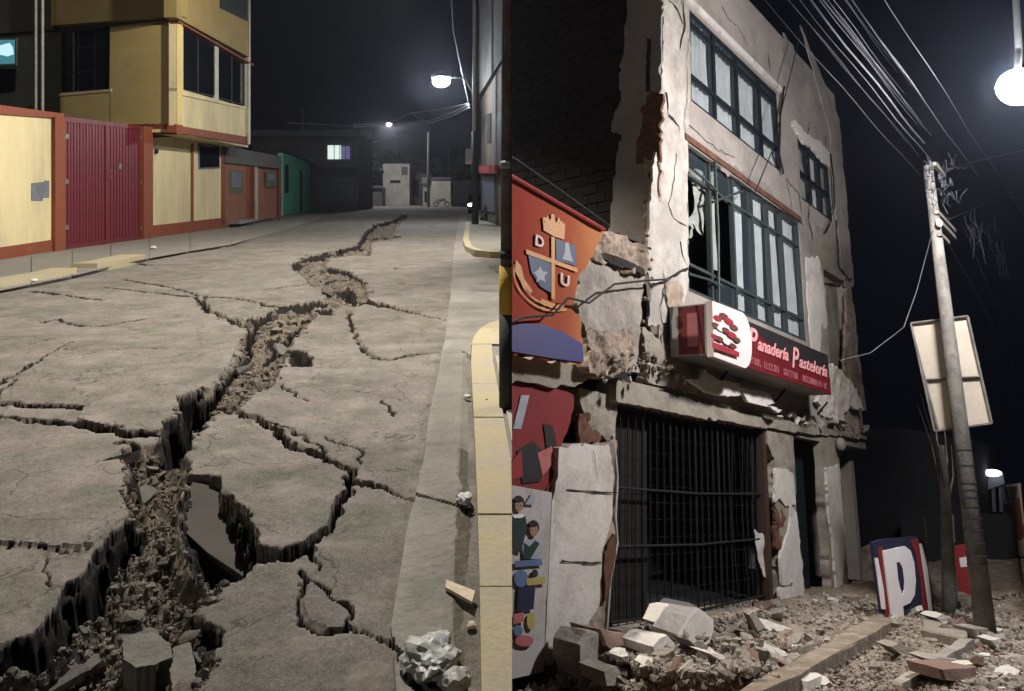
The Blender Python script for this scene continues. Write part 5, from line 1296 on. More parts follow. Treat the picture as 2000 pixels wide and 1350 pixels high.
for k in range(26):
    x = rs.uniform(1520, 1700); y = 806 + (x - 1520) * .22 + rs.uniform(-10, 12); p = RF(x, y, D - .12)
    s = rs.uniform(.04, .13)
    o = lump('broken_masonry', hull_mesh('lump', lump_pts(rs, .6, 12), M[['rubbleface', 'plaster', 'concreteR'][k % 3]]), (0, 0, 0), (s, s, s * .6), rs.uniform(-1, 1, 3), 'R', None, None)
    o.parent = bd; o.matrix_basis = Matrix.Translation(Vector(tuple(p)) - ORG[bd.name][0]) @ Matrix.Rotation(rs.uniform(0, 3), 4, 'Y') @ Matrix.Diagonal((s * 1.8, s, s * .7, 1))
for k in range(30):
    x = rs.uniform(1225, 1340); y = 700 + (x - 1225) * .28 + rs.uniform(-14, 16); p = RF(x, y, D - .12); s = rs.uniform(.03, .08)
    o = lump('broken_masonry', hull_mesh('lump', lump_pts(rs, .7, 12), M[['rubbleface', 'tan', 'concreteR'][k % 3]]), (0, 0, 0), (s, s, s * .6), (0, 0, 0), 'R', None, None)
    o.parent = bd; o.matrix_basis = Matrix.Translation(Vector(tuple(p)) - ORG[bd.name][0]) @ Matrix.Rotation(rs.uniform(0, 3), 4, 'Y') @ Matrix.Diagonal((s, s, s * .8, 1))
# ground floor: beam soffit, pillars, door, grille
obj('lintel', fbox(9.1, A1, D - .02, D + .3, 2.58, ZL - .01), M['concreteR'], **OB)
obj('pillar', fplate([(1498,835),(1550,846),(1553,905),(1556,1000),(1566,1100),(1576,1215),(1545,1218),(1526,1190),(1524,1130),(1526,1060),(1522,1000),(1510,985),(1512,900),(1500,870)], D - .05, .32, amp=.012, cell=.05, edge=.03, seed=23), M['concreteR'], **OB)
obj('pillar_plaster', fplate([(1514,915),(1535,912),(1552,930),(1554,985),(1534,990),(1526,970),(1513,985)], D - .08, .04, amp=.008, cell=.04, edge=.03, seed=24), M['chunkwhite'], **OB)
obj('pillar_plaster', fplate([(1545,985),(1556,1000),(1562,1060),(1570,1140),(1574,1212),(1550,1215),(1548,1140),(1528,1140),(1526,1080),(1542,1040)], D - .08, .05, amp=.008, cell=.04, edge=.025, seed=25), M['plaster'], **OB)
obj('pillar_plaster', fplate([(1522,1146),(1546,1144),(1548,1215),(1528,1190)], D - .07, .05, amp=.01, cell=.04, edge=.02, seed=26), M['plaster'], **OB)
obj('stripped_brick', fplate([(1511,985),(1526,985),(1534,1010),(1546,1010),(1542,1050),(1528,1082),(1516,1070)], D - .03, .05, amp=.04, cell=.03, edge=.03, seed=27, nf=5), M['brickraw'], **OB)
obj('door_frame_post', fbox(13.60, 13.74, D - .02, D + .2, -.1, 2.6), M['postbrown'], **OB)
obj('right_pier', fplate([(1604,852),(1650,860),(1640,905),(1648,1000),(1652,1080),(1660,1160),(1640,1172),(1624,1160),(1616,1060),(1610,950)], D - .05, .16, amp=.015, cell=.05, edge=.03, seed=28), M['concreteR'], **OB)
obj('pillar_plaster', fplate([(1612,915),(1640,910),(1646,1000),(1652,1040),(1650,1090),(1644,1160),(1636,1160),(1630,1100),(1620,1000)], D - .09, .05, amp=.008, cell=.04, edge=.03, seed=29), M['plaster'], **OB)
obj('transom_band', fbox(15.12, 16.4, D - .03, D + .2, 2.55, 2.75), M['concreteR'], **OB)
dr = obj('door', fbox(15.12, 16.36, D + .35, D + .42, -.1, 2.55), M['frameblue'], **OB)
for z in (.35, 1.0, 1.65): obj('door_panel', fbox(15.25, 16.2, D + .33, D + .352, z, z + .5), M['frameblue'], parent=dr, fr='R')
obj('left_jamb', fplate([(1128,760),(1185,765),(1205,772),(1200,870),(1170,850),(1140,820)], D + .02, .2, amp=.03, cell=.05, edge=.03, seed=30), M['concreteR'], **OB)
obj('stripped_brick', fplate([(1128,805),(1150,810),(1172,850),(1170,868),(1136,866)], D - .01, .05, amp=.03, cell=.03, edge=.03, seed=31, nf=5), M['brickraw'], **OB)
gr = thing('security_grille', 'black iron security grille closing the wide shop opening', 'grille', (11.4, D, 0), 'R')
for i in range(25):
    a_ = 9.12 + i * .186
    if i == 20: continue
    b0 = .12 if i > 18 else 0
    obj('bar', G().tube([(a_, D + .07, -.02), (a_ + .01 * float(N1(i, 1)), D + .07 + b0 * .5, 1.2), (a_, D + .07, 2.56)], .009 if i % 4 else .016, 5), M['grille'], parent=gr, fr='R')
for z in (.03, .85, 1.52, 2.5): obj('rail', G().tube([(9.1, D + .055, z), (11.4, D + .05, z - .02), (13.6, D + .055, z + .03)], .018, 6), M['grille'], parent=gr, fr='R')
g = G()
for z in np.arange(.1, 2.45, .21): g.tube([(9.12, D + .09, z), (13.58, D + .09, z)], .0035, 4, cap=False)
for a_ in np.arange(9.21, 13.6, .186): g.tube([(a_, D + .094, .03), (a_, D + .094, 2.5)], .003, 4, cap=False)
obj('mesh_wire', g, M['grille'], parent=gr, fr='R', kind='stuff', recalc=False)
obj('torn_sheet', fplate([(1476,1030),(1490,1045),(1498,1130),(1490,1120),(1480,1080)], D + .03, .01, amp=.02, cell=.03, edge=.03, seed=33), M['whitemetal'], parent=gr, fr='R')
obj('edge_pipe', G().tube([RF(x, y, D - .03) for x, y in ((1198,850),(1206,930),(1202,1010),(1206,1060),(1192,1130),(1186,1222))], .018, 6), M['whitemetal'], **OB)
obj('sill_step', fbox(9.05, 13.7, D - .12, D + .3, -.25, -.02), M['concreteR'], **OB)
obj('sill_step', fbox(13.75, 17.4, D - .25, D + .3, -.3, -.12), M['concreteR'], **OB)
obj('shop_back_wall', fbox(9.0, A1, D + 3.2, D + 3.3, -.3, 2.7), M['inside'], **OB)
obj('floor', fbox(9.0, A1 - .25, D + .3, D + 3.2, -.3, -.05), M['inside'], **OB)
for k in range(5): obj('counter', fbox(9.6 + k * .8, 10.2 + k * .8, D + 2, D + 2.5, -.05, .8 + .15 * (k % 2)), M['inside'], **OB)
obj('round_lamp', G().ball(RF(1642, 868, D - .15), (.13, .1, .13), 12, 7), M['tan'], smooth=True, **OB)

# neighbour's wall with the mural and poster, left of the grille
nb = thing('mural_wall', 'broken white plastered wall with school poster at the left of the grille', 'wall', (7.9, D, -.3), 'R')
ON = dict(parent=nb, fr='R')
obj('white_plaster', fplate([(1090,880),(1120,872),(1190,868),(1196,900),(1198,1000),(1190,1040),(1176,1080),(1176,1120),(1172,1180),(1146,1215),(1130,1255),(1100,1270),(1070,1310),(1066,1190),(1076,1100),(1080,1000),(1084,965),(1092,920)], D - .12, .14, amp=.008, cell=.035, edge=.022, seed=34, nf=2), M['plaster'], **ON)
obj('broken_core', fplate([(1060,880),(1200,860),(1206,1000),(1196,1100),(1188,1180),(1190,1240),(1150,1262),(1120,1310),(1060,1330)], D - .02, .25, amp=.03, cell=.05, edge=.03, seed=35, nf=4), M['rubbleface'], **ON)
obj('core_dark', fplate([(1198,1040),(1206,1060),(1198,1120),(1184,1180),(1180,1080)], D - .05, .05, amp=.02, cell=.03, edge=.02, seed=36), M['brickraw'], **ON)
for k, (p, q) in enumerate((((1088,957),(1196,962)), ((1076,1094),(1170,1096)), ((1140,880),(1152,944)))):
    P = [RF(*p, D)[[0, 2]], RF((p[0] + q[0]) / 2, (p[1] + q[1]) / 2 + 1, D)[[0, 2]], RF(*q, D)[[0, 2]]]
    obj('joint', ribbon(P, .012, (0, D - .132, 0), EX, EZ, EO, k, .01), M['crackdark'], recalc=False, **ON)
obj('red_mural', fplate([(960,745),(1100,752),(1124,775),(1112,830),(1092,880),(1086,940),(1060,960),(960,968)], D - .04, .2, amp=.004, cell=.05, edge=.015, seed=37), M['darkred'], **ON)
obj('mural_edge', fplate([(1086,872),(1094,884),(1090,950),(1084,965),(1060,972),(1062,960),(1082,930)], D - .06, .03, amp=.01, cell=.03, edge=.02, seed=38), M['brickraw'], **ON)
def fpoly(name, px, off, m, parent, th=.004): return obj(name, G().prism([RF(x, y, D - off) for x, y in px], (0, th, 0)), M[m], parent=parent, fr='R')
fpoly('mural_stroke', [(1018,772),(1034,772),(1018,838),(1002,838)], .052, 'pgrey', nb)
fpoly('mural_figure', [(1010,880),(1040,862),(1060,880),(1056,940),(1020,945)], .052, 'hair', nb)
fpoly('mural_figure', [(1062,828),(1080,832),(1088,870),(1068,880)], .052, 'hair', nb)
fpoly('mural_figure', [(1000,900),(1018,880),(1022,930),(1000,940)], .056, 'bred', nb)
fpoly('mural_figure', [(1050,885),(1078,872),(1084,900),(1060,930)], .056, 'ppink', nb)
po = thing('school_poster', 'pale school poster with pupils pasted on the wall at the lower left', 'poster', (7.4, D - .16, -.2), 'R')
obj('sheet', G().prism([RF(x, y, D - .14) for x, y in [(985,945),(1078,962),(1076,1080),(1066,1180),(1062,1312),(985,1330)]], (0, .02, 0)), M['postergrnd'], parent=po, fr='R')
obj('edge_strip', G().prism([RF(x, y, D - .145) for x, y in [(1078,975),(1084,976),(1078,1110),(1070,1290),(1064,1290),(1072,1110)]], (0, .02, 0)), M['whitemetal'], parent=po, fr='R')
def disc(name, cx, cy, rx, ry, off, m, n=20, parent=po): return fpoly(name, [(cx + rx * math.cos(t_), cy + ry * math.sin(t_)) for t_ in np.linspace(0, 2 * math.pi, n, endpoint=False)], off, m, parent)
# two pupils in dark waistcoats
for (hx, hy, sx, sh_) in ((1013, 985, 1, 0), (1042, 1033, 1, 1)):
    disc('pupil_hair', hx, hy - 2, 11.5, 15, .162, 'hair'); disc('pupil_face', hx + 1, hy + 3, 8, 12, .166, 'skin')
    disc('pupil_fringe', hx, hy - 9, 9, 5.5, .170, 'hair')
    for e in (-3, 4): disc('pupil_eye', hx + e + .5, hy + 2, 1.3, 1, .170, 'hair', 8)
    disc('pupil_mouth', hx + 1, hy + 9, 2.4, .9, .170, 'ppink', 8)
    if sh_ == 0:
        fpoly('pupil_shirt', [(1003,1005),(1022,1004),(1026,1012),(1003,1012)], .162, 'pwhite', po); fpoly('pupil_waistcoat', [(1002,1010),(1012,1016),(1026,1008),(1030,1030),(1022,1060),(1018,1080),(1002,1075)], .165, 'vest', po)
    else:
        fpoly('pupil_shirt', [(1026,1056),(1050,1052),(1060,1062),(1062,1092),(1022,1092),(1020,1066)], .162, 'pgrey', po)
        fpoly('pupil_waistcoat', [(1024,1060),(1034,1068),(1046,1056),(1054,1062),(1046,1075),(1036,1092),(1022,1092)], .165, 'vest', po)
fpoly('print_band', [(1006,1096),(1058,1092),(1060,1104),(1006,1108)], .165, 'pblue', po)
fpoly('print_block', [(1026,985),(1040,962),(1046,966),(1044,986)], .165, 'pgrey', po)
disc('print_globe', 1018, 1130, 14, 17, .165, 'pblue'); disc('print_head', 1045, 1120, 6, 8, .168, 'hair'); fpoly('print_arm', [(1028,1130),(1066,1126),(1066,1140),(1030,1144)], .168, 'pyellow', po)
fpoly('print_trousers', [(1012,1148),(1046,1144),(1042,1190),(1030,1192),(1010,1194)], .167, 'pnavy', po)
disc('print_balloon', 1037, 1213, 8, 17, .165, 'pyellow'); disc('print_balloon', 1012, 1232, 9, 11, .168, 'pblue'); disc('print_balloon', 1024, 1252, 18, 11, .166, 'ppink')
fpoly('print_band', [(1003,1200),(1022,1196),(1024,1214),(1003,1220)], .164, 'ppink', po)

# torn banner with the crest
bn = thing('torn_banner', 'torn red and orange advertising banner with a gold crest', 'banner', (7.6, D - .3, 2.9), 'R')
YB = D - .30
def banner_sheet():
    P = [RF(x, y, YB)[[0, 2]] for x, y in [(940,312),(1000,345),(1180,450),(1160,498),(1130,545),(1122,590),(1112,600),(1136,625),(1140,712),(1060,700),(1000,690),(940,680)]]
    return rough_plate(P, (0, YB, 0), EX, EZ, EO, .012, amp=.010, cell=.035, edge=.012, seed=50, nf=1.5)
def banner_mat():
    m = bpy.data.materials.new('banner_print'); m.use_nodes = True; nt = m.node_tree; N = nt.nodes; L = nt.links; b = N['Principled BSDF']
    b.inputs['Roughness'].default_value = .95; b.inputs['Specular IOR Level'].default_value = .08
    tc = N.new('ShaderNodeTexCoord'); sp = N.new('ShaderNodeSeparateXYZ'); L.new(tc.outputs['Generated'], sp.inputs[0])
    nz = N.new('ShaderNodeTexNoise'); nz.inputs['Scale'].default_value = 1.3; L.new(tc.outputs['Generated'], nz.inputs['Vector'])
    ad = N.new('ShaderNodeMath'); ad.operation = 'MULTIPLY_ADD'; ad.inputs[1].default_value = .3; L.new(nz.outputs['Fac'], ad.inputs[0]); L.new(sp.outputs['X'], ad.inputs[2])
    r = N.new('ShaderNodeValToRGB'); e = r.color_ramp.elements
    e[0].position = .25; e[0].color = (.25, .042, .026, 1); e[1].position = 1.1; e[1].color = (.37, .15, .06, 1)
    x = e.new(.75); x.color = (.29, .075, .035, 1)
    L.new(ad.outputs[0], r.inputs[0]); L.new(r.outputs[0], b.inputs['Base Color']); return m
obj('banner_sheet', banner_sheet(), banner_mat(), parent=bn, fr='R')
def bpoly(name, px, off, m, th=.004): return obj(name, G().prism([RF(x, y, YB - .017 - off * .6) for x, y in px], (0, .003, 0)), M[m], parent=bn, fr='R')
obj('top_hem', G().tube([RF(940, 310, YB - .03), RF(1000, 345, YB - .04), RF(1180, 449, YB - .03)], .025, 6), M['bred'], parent=bn, fr='R')
bpoly('blue_swoosh', [(985,640),(1020,632),(1060,634),(1100,648),(1138,672),(1140,708),(1080,700),(985,684)], 0, 'bblue')
# shield of four quarters, gold cross, crown, laurel band
bpoly('shield_quarter', [(1031,494),(1076,515),(1076,572),(1056,560),(1038,532)], .004, 'navy')
bpoly('shield_quarter', [(1086,466),(1124,480),(1126,520),(1086,508)], .004, 'navy')
bpoly('shield_star', [(1050,528),(1055,520),(1060,530),(1070,532),(1063,540),(1066,552),(1056,546),(1048,552),(1049,541),(1042,533)], .010, 'pgrey')
bpoly('shield_figure', [(1104,474),(1111,474),(1114,494),(1120,512),(1098,506),(1103,492)], .010, 'pgrey')
bpoly('gold_cross', [(1077,462),(1084,464),(1084,586),(1077,582)], .012, 'gold'); bpoly('gold_cross', [(1028,487),(1128,524),(1128,532),(1028,496)], .014, 'gold')
bpoly('crown', [(1060,424),(1064,436),(1070,420),(1074,432),(1080,417),(1086,436),(1092,424),(1096,440),(1104,436),(1102,468),(1082,462),(1062,450)], .01, 'gold')
for cx, cy in ((1064,428),(1080,422),(1096,436)): bpoly('crown_ball', [(cx + 4 * math.cos(t_), cy + 4 * math.sin(t_)) for t_ in np.linspace(0, 6.28, 9)[:-1]], .014, 'gold')
for rr, w_ in ((1.0, 3.5), (1.16, 2.5)):
    ar = [(1072 - 62 * rr * math.sin(t_), 530 + 8 + 66 * rr * math.cos(t_) * .9 + 10 * math.sin(-t_)) for t_ in np.linspace(-.45, 1.75, 22)]
    obj('laurel_band', ribbon([RF(x, y, YB)[[0, 2]] for x, y in ar], .016, (0, YB - .020, 0), EX, EZ, EO, 1, .0), M['gold'], parent=bn, fr='R', recalc=False)
bpoly('laurel_leaves', [(1008,508),(1018,520),(1024,545),(1040,568),(1036,574),(1018,552),(1006,530)], .012, 'gold')
bpoly('laurel_leaves', [(1058,583),(1078,592),(1100,596),(1100,604),(1076,602),(1056,592)], .012, 'gold')
def letter(s, px, py, h, m, v, parent, w=None, shear=0, bold=.03, depth=.006):
    o_ = RF(px, py, v); top = RF(px, py - h, v); hz_ = top[2] - o_[2]
    wz = None
    if w: wz = RF(px + w, py, v)[0] - o_[0]
    return flat_text(s, o_, EX, EZ, EO, width=wz, height=hz_, shear=shear, bold=bold, depth=depth)
for s, px, py, h, w in (('D', 1045, 479, 22, 17), ('U', 1094, 556, 24, 18)):
    obj('lettering', letter(s, px, py, h, None, YB - .022, bn, w), M['bwhite'], parent=bn, fr='R')
bw2 = thing('banner_wall', 'broken masonry pier with peeled rendering right of the banner', 'wall', (8.9, D, 2.7), 'R')
OW = dict(parent=bw2, fr='R')
obj('rendered_face', fplate([(1158,505),(1178,492),(1200,500),(1262,530),(1256,560),(1250,640),(1246,730),(1150,722),(1142,640),(1126,600),(1122,590),(1132,545)], D - .22, .4, amp=.022, cell=.035, edge=.035, seed=51, nf=2.5), M['tan'], **OW)
obj('rubble_core', fplate([(1160,470),(1180,448),(1220,460),(1250,478),(1268,500),(1262,545),(1222,530),(1190,512),(1158,508)], D - .27, .4, amp=.05, cell=.035, edge=.04, seed=52, nf=5), M['rubbleface'], **OW)
obj('rubble_core', fplate([(1150,640),(1200,650),(1240,640),(1240,700),(1228,722),(1196,742),(1152,722)], D - .26, .2, amp=.04, cell=.03, edge=.04, seed=53, nf=5), M['rubbleface'], **OW)
obj('peeled_edge', fplate([(1176,493),(1186,492),(1220,510),(1260,528),(1264,540),(1216,524),(1180,505)], D - .30, .05, amp=.02, cell=.03, edge=.02, seed=54), M['crackdark'], **OW)
for k in range(24):
    x = rs.uniform(1180, 1268); y = rs.uniform(690, 745); p = RF(x, y, D - .3); s = rs.uniform(.03, .075)
    o = lump('broken_masonry', hull_mesh('lump', lump_pts(rs, .7, 12), M[['tan', 'chunkwhite', 'rubbleface'][k % 3]]), (0, 0, 0), (s, s, s), (0, 0, 0), 'R', None, None)
    o.parent = bw2; o.matrix_basis = Matrix.Translation(Vector(tuple(p)) - ORG[bw2.name][0]) @ Matrix.Rotation(rs.uniform(0, 3), 4, 'Y') @ Matrix.Diagonal((s, s, s * .8, 1))
for k in range(14):
    y = rs.uniform(430, 700); x = 1262 + rs.uniform(-6, 14) - (y - 430) * .02; p = RF(x, y, D - .1); s = rs.uniform(.03, .06)
    o = lump('broken_masonry', hull_mesh('lump', lump_pts(rs, .7, 12), M[['tan', 'rubbleface'][k % 2]]), (0, 0, 0), (s, s, s), (0, 0, 0), 'R', None, None)
    o.parent = bw2; o.matrix_basis = Matrix.Translation(Vector(tuple(p)) - ORG[bw2.name][0]) @ Matrix.Rotation(rs.uniform(0, 3), 4, 'Y') @ Matrix.Diagonal((s, s, s * 1.2, 1))
obj('underside_board', fplate([(960,690),(1140,712),(1150,745),(1100,756),(960,742)], D - .1, .2, amp=.01, cell=.05, edge=.02, seed=55), M['concreteR'], **OW)
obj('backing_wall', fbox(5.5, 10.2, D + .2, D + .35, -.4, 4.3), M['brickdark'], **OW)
wire('black cable looping over the torn banner and the broken pier', [RF(x, y, D - .4) for x, y in ((960,648),(1020,620),(1080,615),(1110,582),(1150,592),(1200,555),(1262,548),(1300,546),(1342,524))], .014, M['wire'], 'R')
wire('thin cable sloping down above the banner to the pier', [RF(x, y, D - .2) for x, y in ((980,295),(1010,312),(1100,375),(1190,440))], .008, M['palewire'], 'R')

# shop sign
YS = D - .62
sg = thing('bakery_sign', 'long red and black box sign with pink script above the grille', 'sign', (14.2, YS, 3.5), 'R')
def S(x, y, v=YS): return RF(x, y, v)
s_tl, s_tr, s_bl, s_br = S(1378, 585), S(1616, 700), S(1376, 688), S(1621, 774)
za, zb_ = (s_bl[2] + s_br[2]) / 2, (s_tl[2] + s_tr[2]) / 2
aL, aM, aR = s_tl[0], S(1452, 680)[0], S(1619, 740)[0]
obj('box', fbox(aL, aR, YS + .002, D - .06, za, zb_), M['signbox'], parent=sg, fr='R')
obj('face_board', fbox(aM - .1, aR, YS - .012, YS, za, zb_), M['signblack'], parent=sg, fr='R')
zm = za + (zb_ - za) * .80
# red field with a curved top over the black board
P = [(aM - .1, za)] + [(aR, za), (aR, za + (zb_ - za) * .42)] + [(a_, za + (zb_ - za) * (.46 + .5 * max(0, 1 - (a_ - aM) / (aR - aM) * 2.2))) for a_ in np.linspace(aR - .1, aM - .1, 12)]
obj('red_field', G().prism([(a_, YS - .02, z) for a_, z in P], (0, .006, 0)), M['signred'], parent=sg, fr='R')
# cream rounded panel carrying the emblem
cu = [(aL, za - .03), (aM - .2, za - .05)] + [(aM - .2 + .28 * math.sin(t_), za + (zb_ - za) * (.5 - .56 * math.cos(t_))) for t_ in np.linspace(.15, math.pi - .15, 9)] + [(aM - .2, zb_ + .05), (aL, zb_ + .03)]
obj('cream_panel', G().prism([(a_, YS - .10, z) for a_, z in cu], (0, .099, 0)), M['signwhite'], parent=sg, fr='R')
obj('end_panel', G().box(aL - .012, aL, YS + .03, YS + .42, za + .02, zb_ - .02), M['signred'], parent=sg, fr='R')
obj('end_print', G().box(aL - .018, aL - .012, YS + .12, YS + .28, za + .12, zb_ - .12), M['signpinkdim'], parent=sg, fr='R')
def spoly(name, px, off, m): return obj(name, G().prism([RF(x, y, YS - off) for x, y in px], (0, .005, 0)), M[m], parent=sg, fr='R')
# emblem: heaped loaves over a ribbon
for k, (x, y, r_, m_) in enumerate(((1402,622,8,'logored'),(1414,618,9,'logobrown'),(1424,628,9,'logored'),(1434,640,8,'logobrown'),(1398,636,8,'logobrown'),(1408,642,7,'signwhite'),(1418,646,8,'logobrown'),(1430,655,9,'logored'),(1440,664,7,'logobrown'),(1396,658,7,'logored'),(1406,662,7,'logobrown'),(1420,668,7,'signwhite'),(1432,676,7,'logobrown'))):
    spoly('emblem_loaf', [(x + r_ * 1.15 * math.cos(t_) * .9, y + r_ * .75 * math.sin(t_) + r_ * .4 * math.cos(t_)) for t_ in np.linspace(0, 6.28, 11)[:-1]], .108 + .002 * k, m_)
spoly('emblem_ribbon', [(1392,668),(1410,674),(1444,688),(1444,698),(1410,686),(1392,680)], .14, 'logored')
def st(s, a_, z, w_, h_, m, sh=.35, bold=.02):
    obj('lettering', flat_text(s, (a_, YS - .028, z), EX, EZ, EO, width=w_, height=h_, shear=sh, bold=bold, depth=.008), M[m], parent=sg, fr='R')
hh = zb_ - za; LW_ = aR - aM
st('P', aM + .10, za + hh * .38, LW_ * .10, hh * .50, 'signpink', .3, .015)
st('anadería', aM + .10 + LW_ * .095, za + hh * .44, LW_ * .335, hh * .30, 'signpink', .35)
st('P', aM + LW_ * .50, za + hh * .34, LW_ * .09, hh * .50, 'signpink', .3, .015)
st('astelería', aM + LW_ * .585, za + hh * .40, LW_ * .37, hh * .30, 'signpink', .35)
# second line too small to read in the photograph: short strokes only
x_ = aM + .12; r_ = np.random.RandomState(2)
g = G()
while x_ < aR - .25:
    w_ = r_.uniform(.04, .085)
    if r_.rand() > .12:
        z0 = za + hh * .10; z1 = z0 + hh * .15
        g.box(x_, x_ + .018, YS - .03, YS - .022, z0, z1)
        if r_.rand() > .3: g.box(x_, x_ + w_, YS - .029, YS - .021, z1 - .02, z1)
        if r_.rand() > .5: g.box(x_, x_ + w_, YS - .031, YS - .0215, z0, z0 + .02)
        if r_.rand() > .5: g.box(x_ + w_ - .018, x_ + w_, YS - .0305, YS - .0222, z0, z1)
    x_ += w_ + .035
obj('small_print', g, M['signpinkdim'], parent=sg, fr='R', kind='stuff')
for x in (11.9, 14.2, 16.3): obj('bracket', G().tube([(x, YS + .4, za - .01), (x, D - .02, za - .22)], .02, 5), M['grille'], parent=sg, fr='R')

# ground with rubble
def zg(a_, y):
    a_ = np.asarray(a_, float); y = np.asarray(y, float)
    b_ = -.38 * np.clip((9.6 - a_) / 2.0, 0, 1) 
    mound = .20 * np.exp(-((a_ - 10.4) / 1.5) ** 2 - ((y - 4.75) / .5) ** 2) + .15 * np.exp(-((a_ - 13.2) / 1.6) ** 2 - ((y - 5.0) / .45) ** 2) + .27 * np.exp(-((a_ - 17.5) / 1.6) ** 2 - ((y - 4.6) / .8) ** 2)
    side = .5 * np.exp(-((a_ - 21) / 4) ** 2 - ((y - 2.2) / 1.2) ** 2) + 1.2 * np.clip((a_ - 21) / 8, 0, 1) * np.clip((7.5 - y) / 3, 0, 1)
    return b_ - .05 + mound + side + .05 * N1.fbm(a_ * .9, y * .9, 4) + .022 * N2.fbm(a_ * 7, y * 7, 4)
ga = 5.0 * (45 / 5.0) ** (np.arange(520) / 519.0); gy = np.linspace(.2, 13, 520)
GA_, GY_ = np.meshgrid(ga, gy, indexing='ij'); GZ_ = zg(GA_, GY_)
gx_w = (GA_ * NR[0] + GY_ * NR[1] + (GZ_ - H) * NR[2])
vid = np.arange(GA_.size).reshape(GA_.shape); q = np.stack([vid[:-1, :-1], vid[1:, :-1], vid[1:, 1:], vid[:-1, 1:]], -1)
keep = ((gx_w[:-1, :-1] > -.15) | (gx_w[1:, :-1] > -.15)) & ~((GA_[:-1, :-1] > 9.1) & (GA_[:-1, :-1] < 18.9) & (GY_[:-1, :-1] > D + .3) & (GY_[:-1, :-1] < D + 6)); q = q[keep]
used, inv = np.unique(q, return_inverse=True); inv = inv.reshape(q.shape)
VV = np.stack([GA_, GY_, GZ_], -1).reshape(-1, 3)[used]
g = G(); g.v = VV.tolist(); g.f = [tuple(f_) for f_ in inv.tolist()]
obj('ground', g, M['dirt'], fr='R', kind='structure', recalc=False)
obj('far_ground', G().add([(4, -60, -.62), (1800, -60, -.62), (1800, 900, -.62), (4, 900, -.62)], [(0, 1, 2, 3)]), M['dirt'], fr='R', kind='structure', recalc=False)

def onR(x, y): 
    p = RG(x, y, 0.0)
    for _ in range(4): p = RG(x, y, float(zg(p[0], p[1])))
    return p
# long concrete kerb stones between wall side rubble and the gravel
def kerb_block(px, hgt, label, m='concreteR', seed=0):
    P = [RG(x, y, hgt)[:2] for x, y in px]
    Q = dense([tuple(p) for p in P] + [tuple(P[0])], .35)[:-1]
    Q = [q_ + np.array([N1(q_[0] * 5, q_[1] * 5), N2(q_[0] * 5, q_[1] * 5)]) * .02 for q_ in Q]; c_ = np.mean(Q, 0); n_ = len(Q)
    g = G(); g.v = [(q_[0], q_[1], -.35) for q_ in Q] + [(q_[0], q_[1], hgt - .02) for q_ in Q] + [(*(q_ + (c_ - q_) / np.linalg.norm(c_ - q_) * .02), hgt) for q_ in Q]
    for L_ in (0, 1): g.f += [(L_ * n_ + i, L_ * n_ + (i + 1) % n_, (L_ + 1) * n_ + (i + 1) % n_, (L_ + 1) * n_ + i) for i in range(n_)]
    g.f.append(tuple(range(2 * n_, 3 * n_)))
    return tag(obj('kerb_block', g, M[m], fr='R'), label, 'kerb')
kerb_block([(1592,1268),(1700,1204),(1738,1206),(1742,1216),(1640,1272),(1560,1318),(1480,1352),(1440,1350),(1500,1318)], .10, 'long brown concrete kerb in front of the ground floor', 'dirt', 60)
kerb_block([(1880,1245),(1905,1248),(1838,1292),(1760,1335),(1740,1330),(1815,1285)], .05, 'flat stone edging between the gravel and the pole', 'tan', 61)
kerb_block([(1800,1205),(1890,1232),(1886,1246),(1800,1228)], .06, 'pale concrete slab at the foot of the painted letter board', 'concreteR', 62)
# loose rubble everywhere, crumbs as one mass
vs_all = []; fs_all = []; o_ = 0; vs_b = []; fs_b = []; ob_ = 0
rs3 = np.random.RandomState(21)
def ground_px(n, x0=1000, x1=2010, y0=1165, y1=1360):
    x = rs3.uniform(x0, x1, n); y = rs3.uniform(y0, y1, n); return x, y
cnt = 0
for x, y in zip(*ground_px(12500)):
    p = onR(x, y)
    if p[1] > D - .15 and p[0] < 17.6: continue
    if p[0] < 5: continue
    s = (rs3.uniform(.1, 1) ** 2.4) * .045 + .008
    if 1620 < x < 1860 and y > 1222: s *= .6
    v_ = iv * rs3.uniform(.55, 1.3, (len(iv), 1)) * s * rs3.uniform(.6, 1.3, 3) + [p[0], p[1], p[2] + s * .3]
    if (v_ @ np.array(NR) - H * NR.z).min() < 0: continue
    if rs3.rand() < .07: vs_b.append(v_); fs_b += [tuple(i + ob_ for i in f_) for f_ in if_]; ob_ += len(iv)
    else: vs_all.append(v_); fs_all += [tuple(i + o_ for i in f_) for f_ in if_]; o_ += len(iv)
g = G(); g.v = np.concatenate(vs_all).tolist(); g.f = fs_all
obj('rubble_crumbs', g, M['tan'], fr='R', kind='stuff', recalc=False, label='pale crumbs of mortar and stone strewn before the building', cat='rubble')
g = G(); g.v = np.concatenate(vs_b).tolist(); g.f = fs_b
obj('brick_crumbs', g, M['brick'], fr='R', kind='stuff', recalc=False, label='reddish brick crumbs strewn through the rubble', cat='rubble')
def zone(x, y):
    if x < 1240: return 'at the foot of the white wall'
    if x < 1400: return 'around the largest pale block'
    if x < 1500 and y < 1290: return 'before the right half of the grille'
    if x < 1600 and y < 1260: return 'at the foot of the middle pillar'
    if x < 1700 and y < 1225: return 'before the ground floor door'
    if y > 1300 and x < 1620: return 'below the long brown kerb'
    if x < 1620: return 'along the long brown kerb'
    if x < 1840: return 'on the gravel patch' if y > 1215 else 'behind the white letter board'
    if y < 1230: return 'behind the utility pole foot'
    return 'in the reddish heap at the bottom right' if y > 1290 else 'in front of the utility pole'
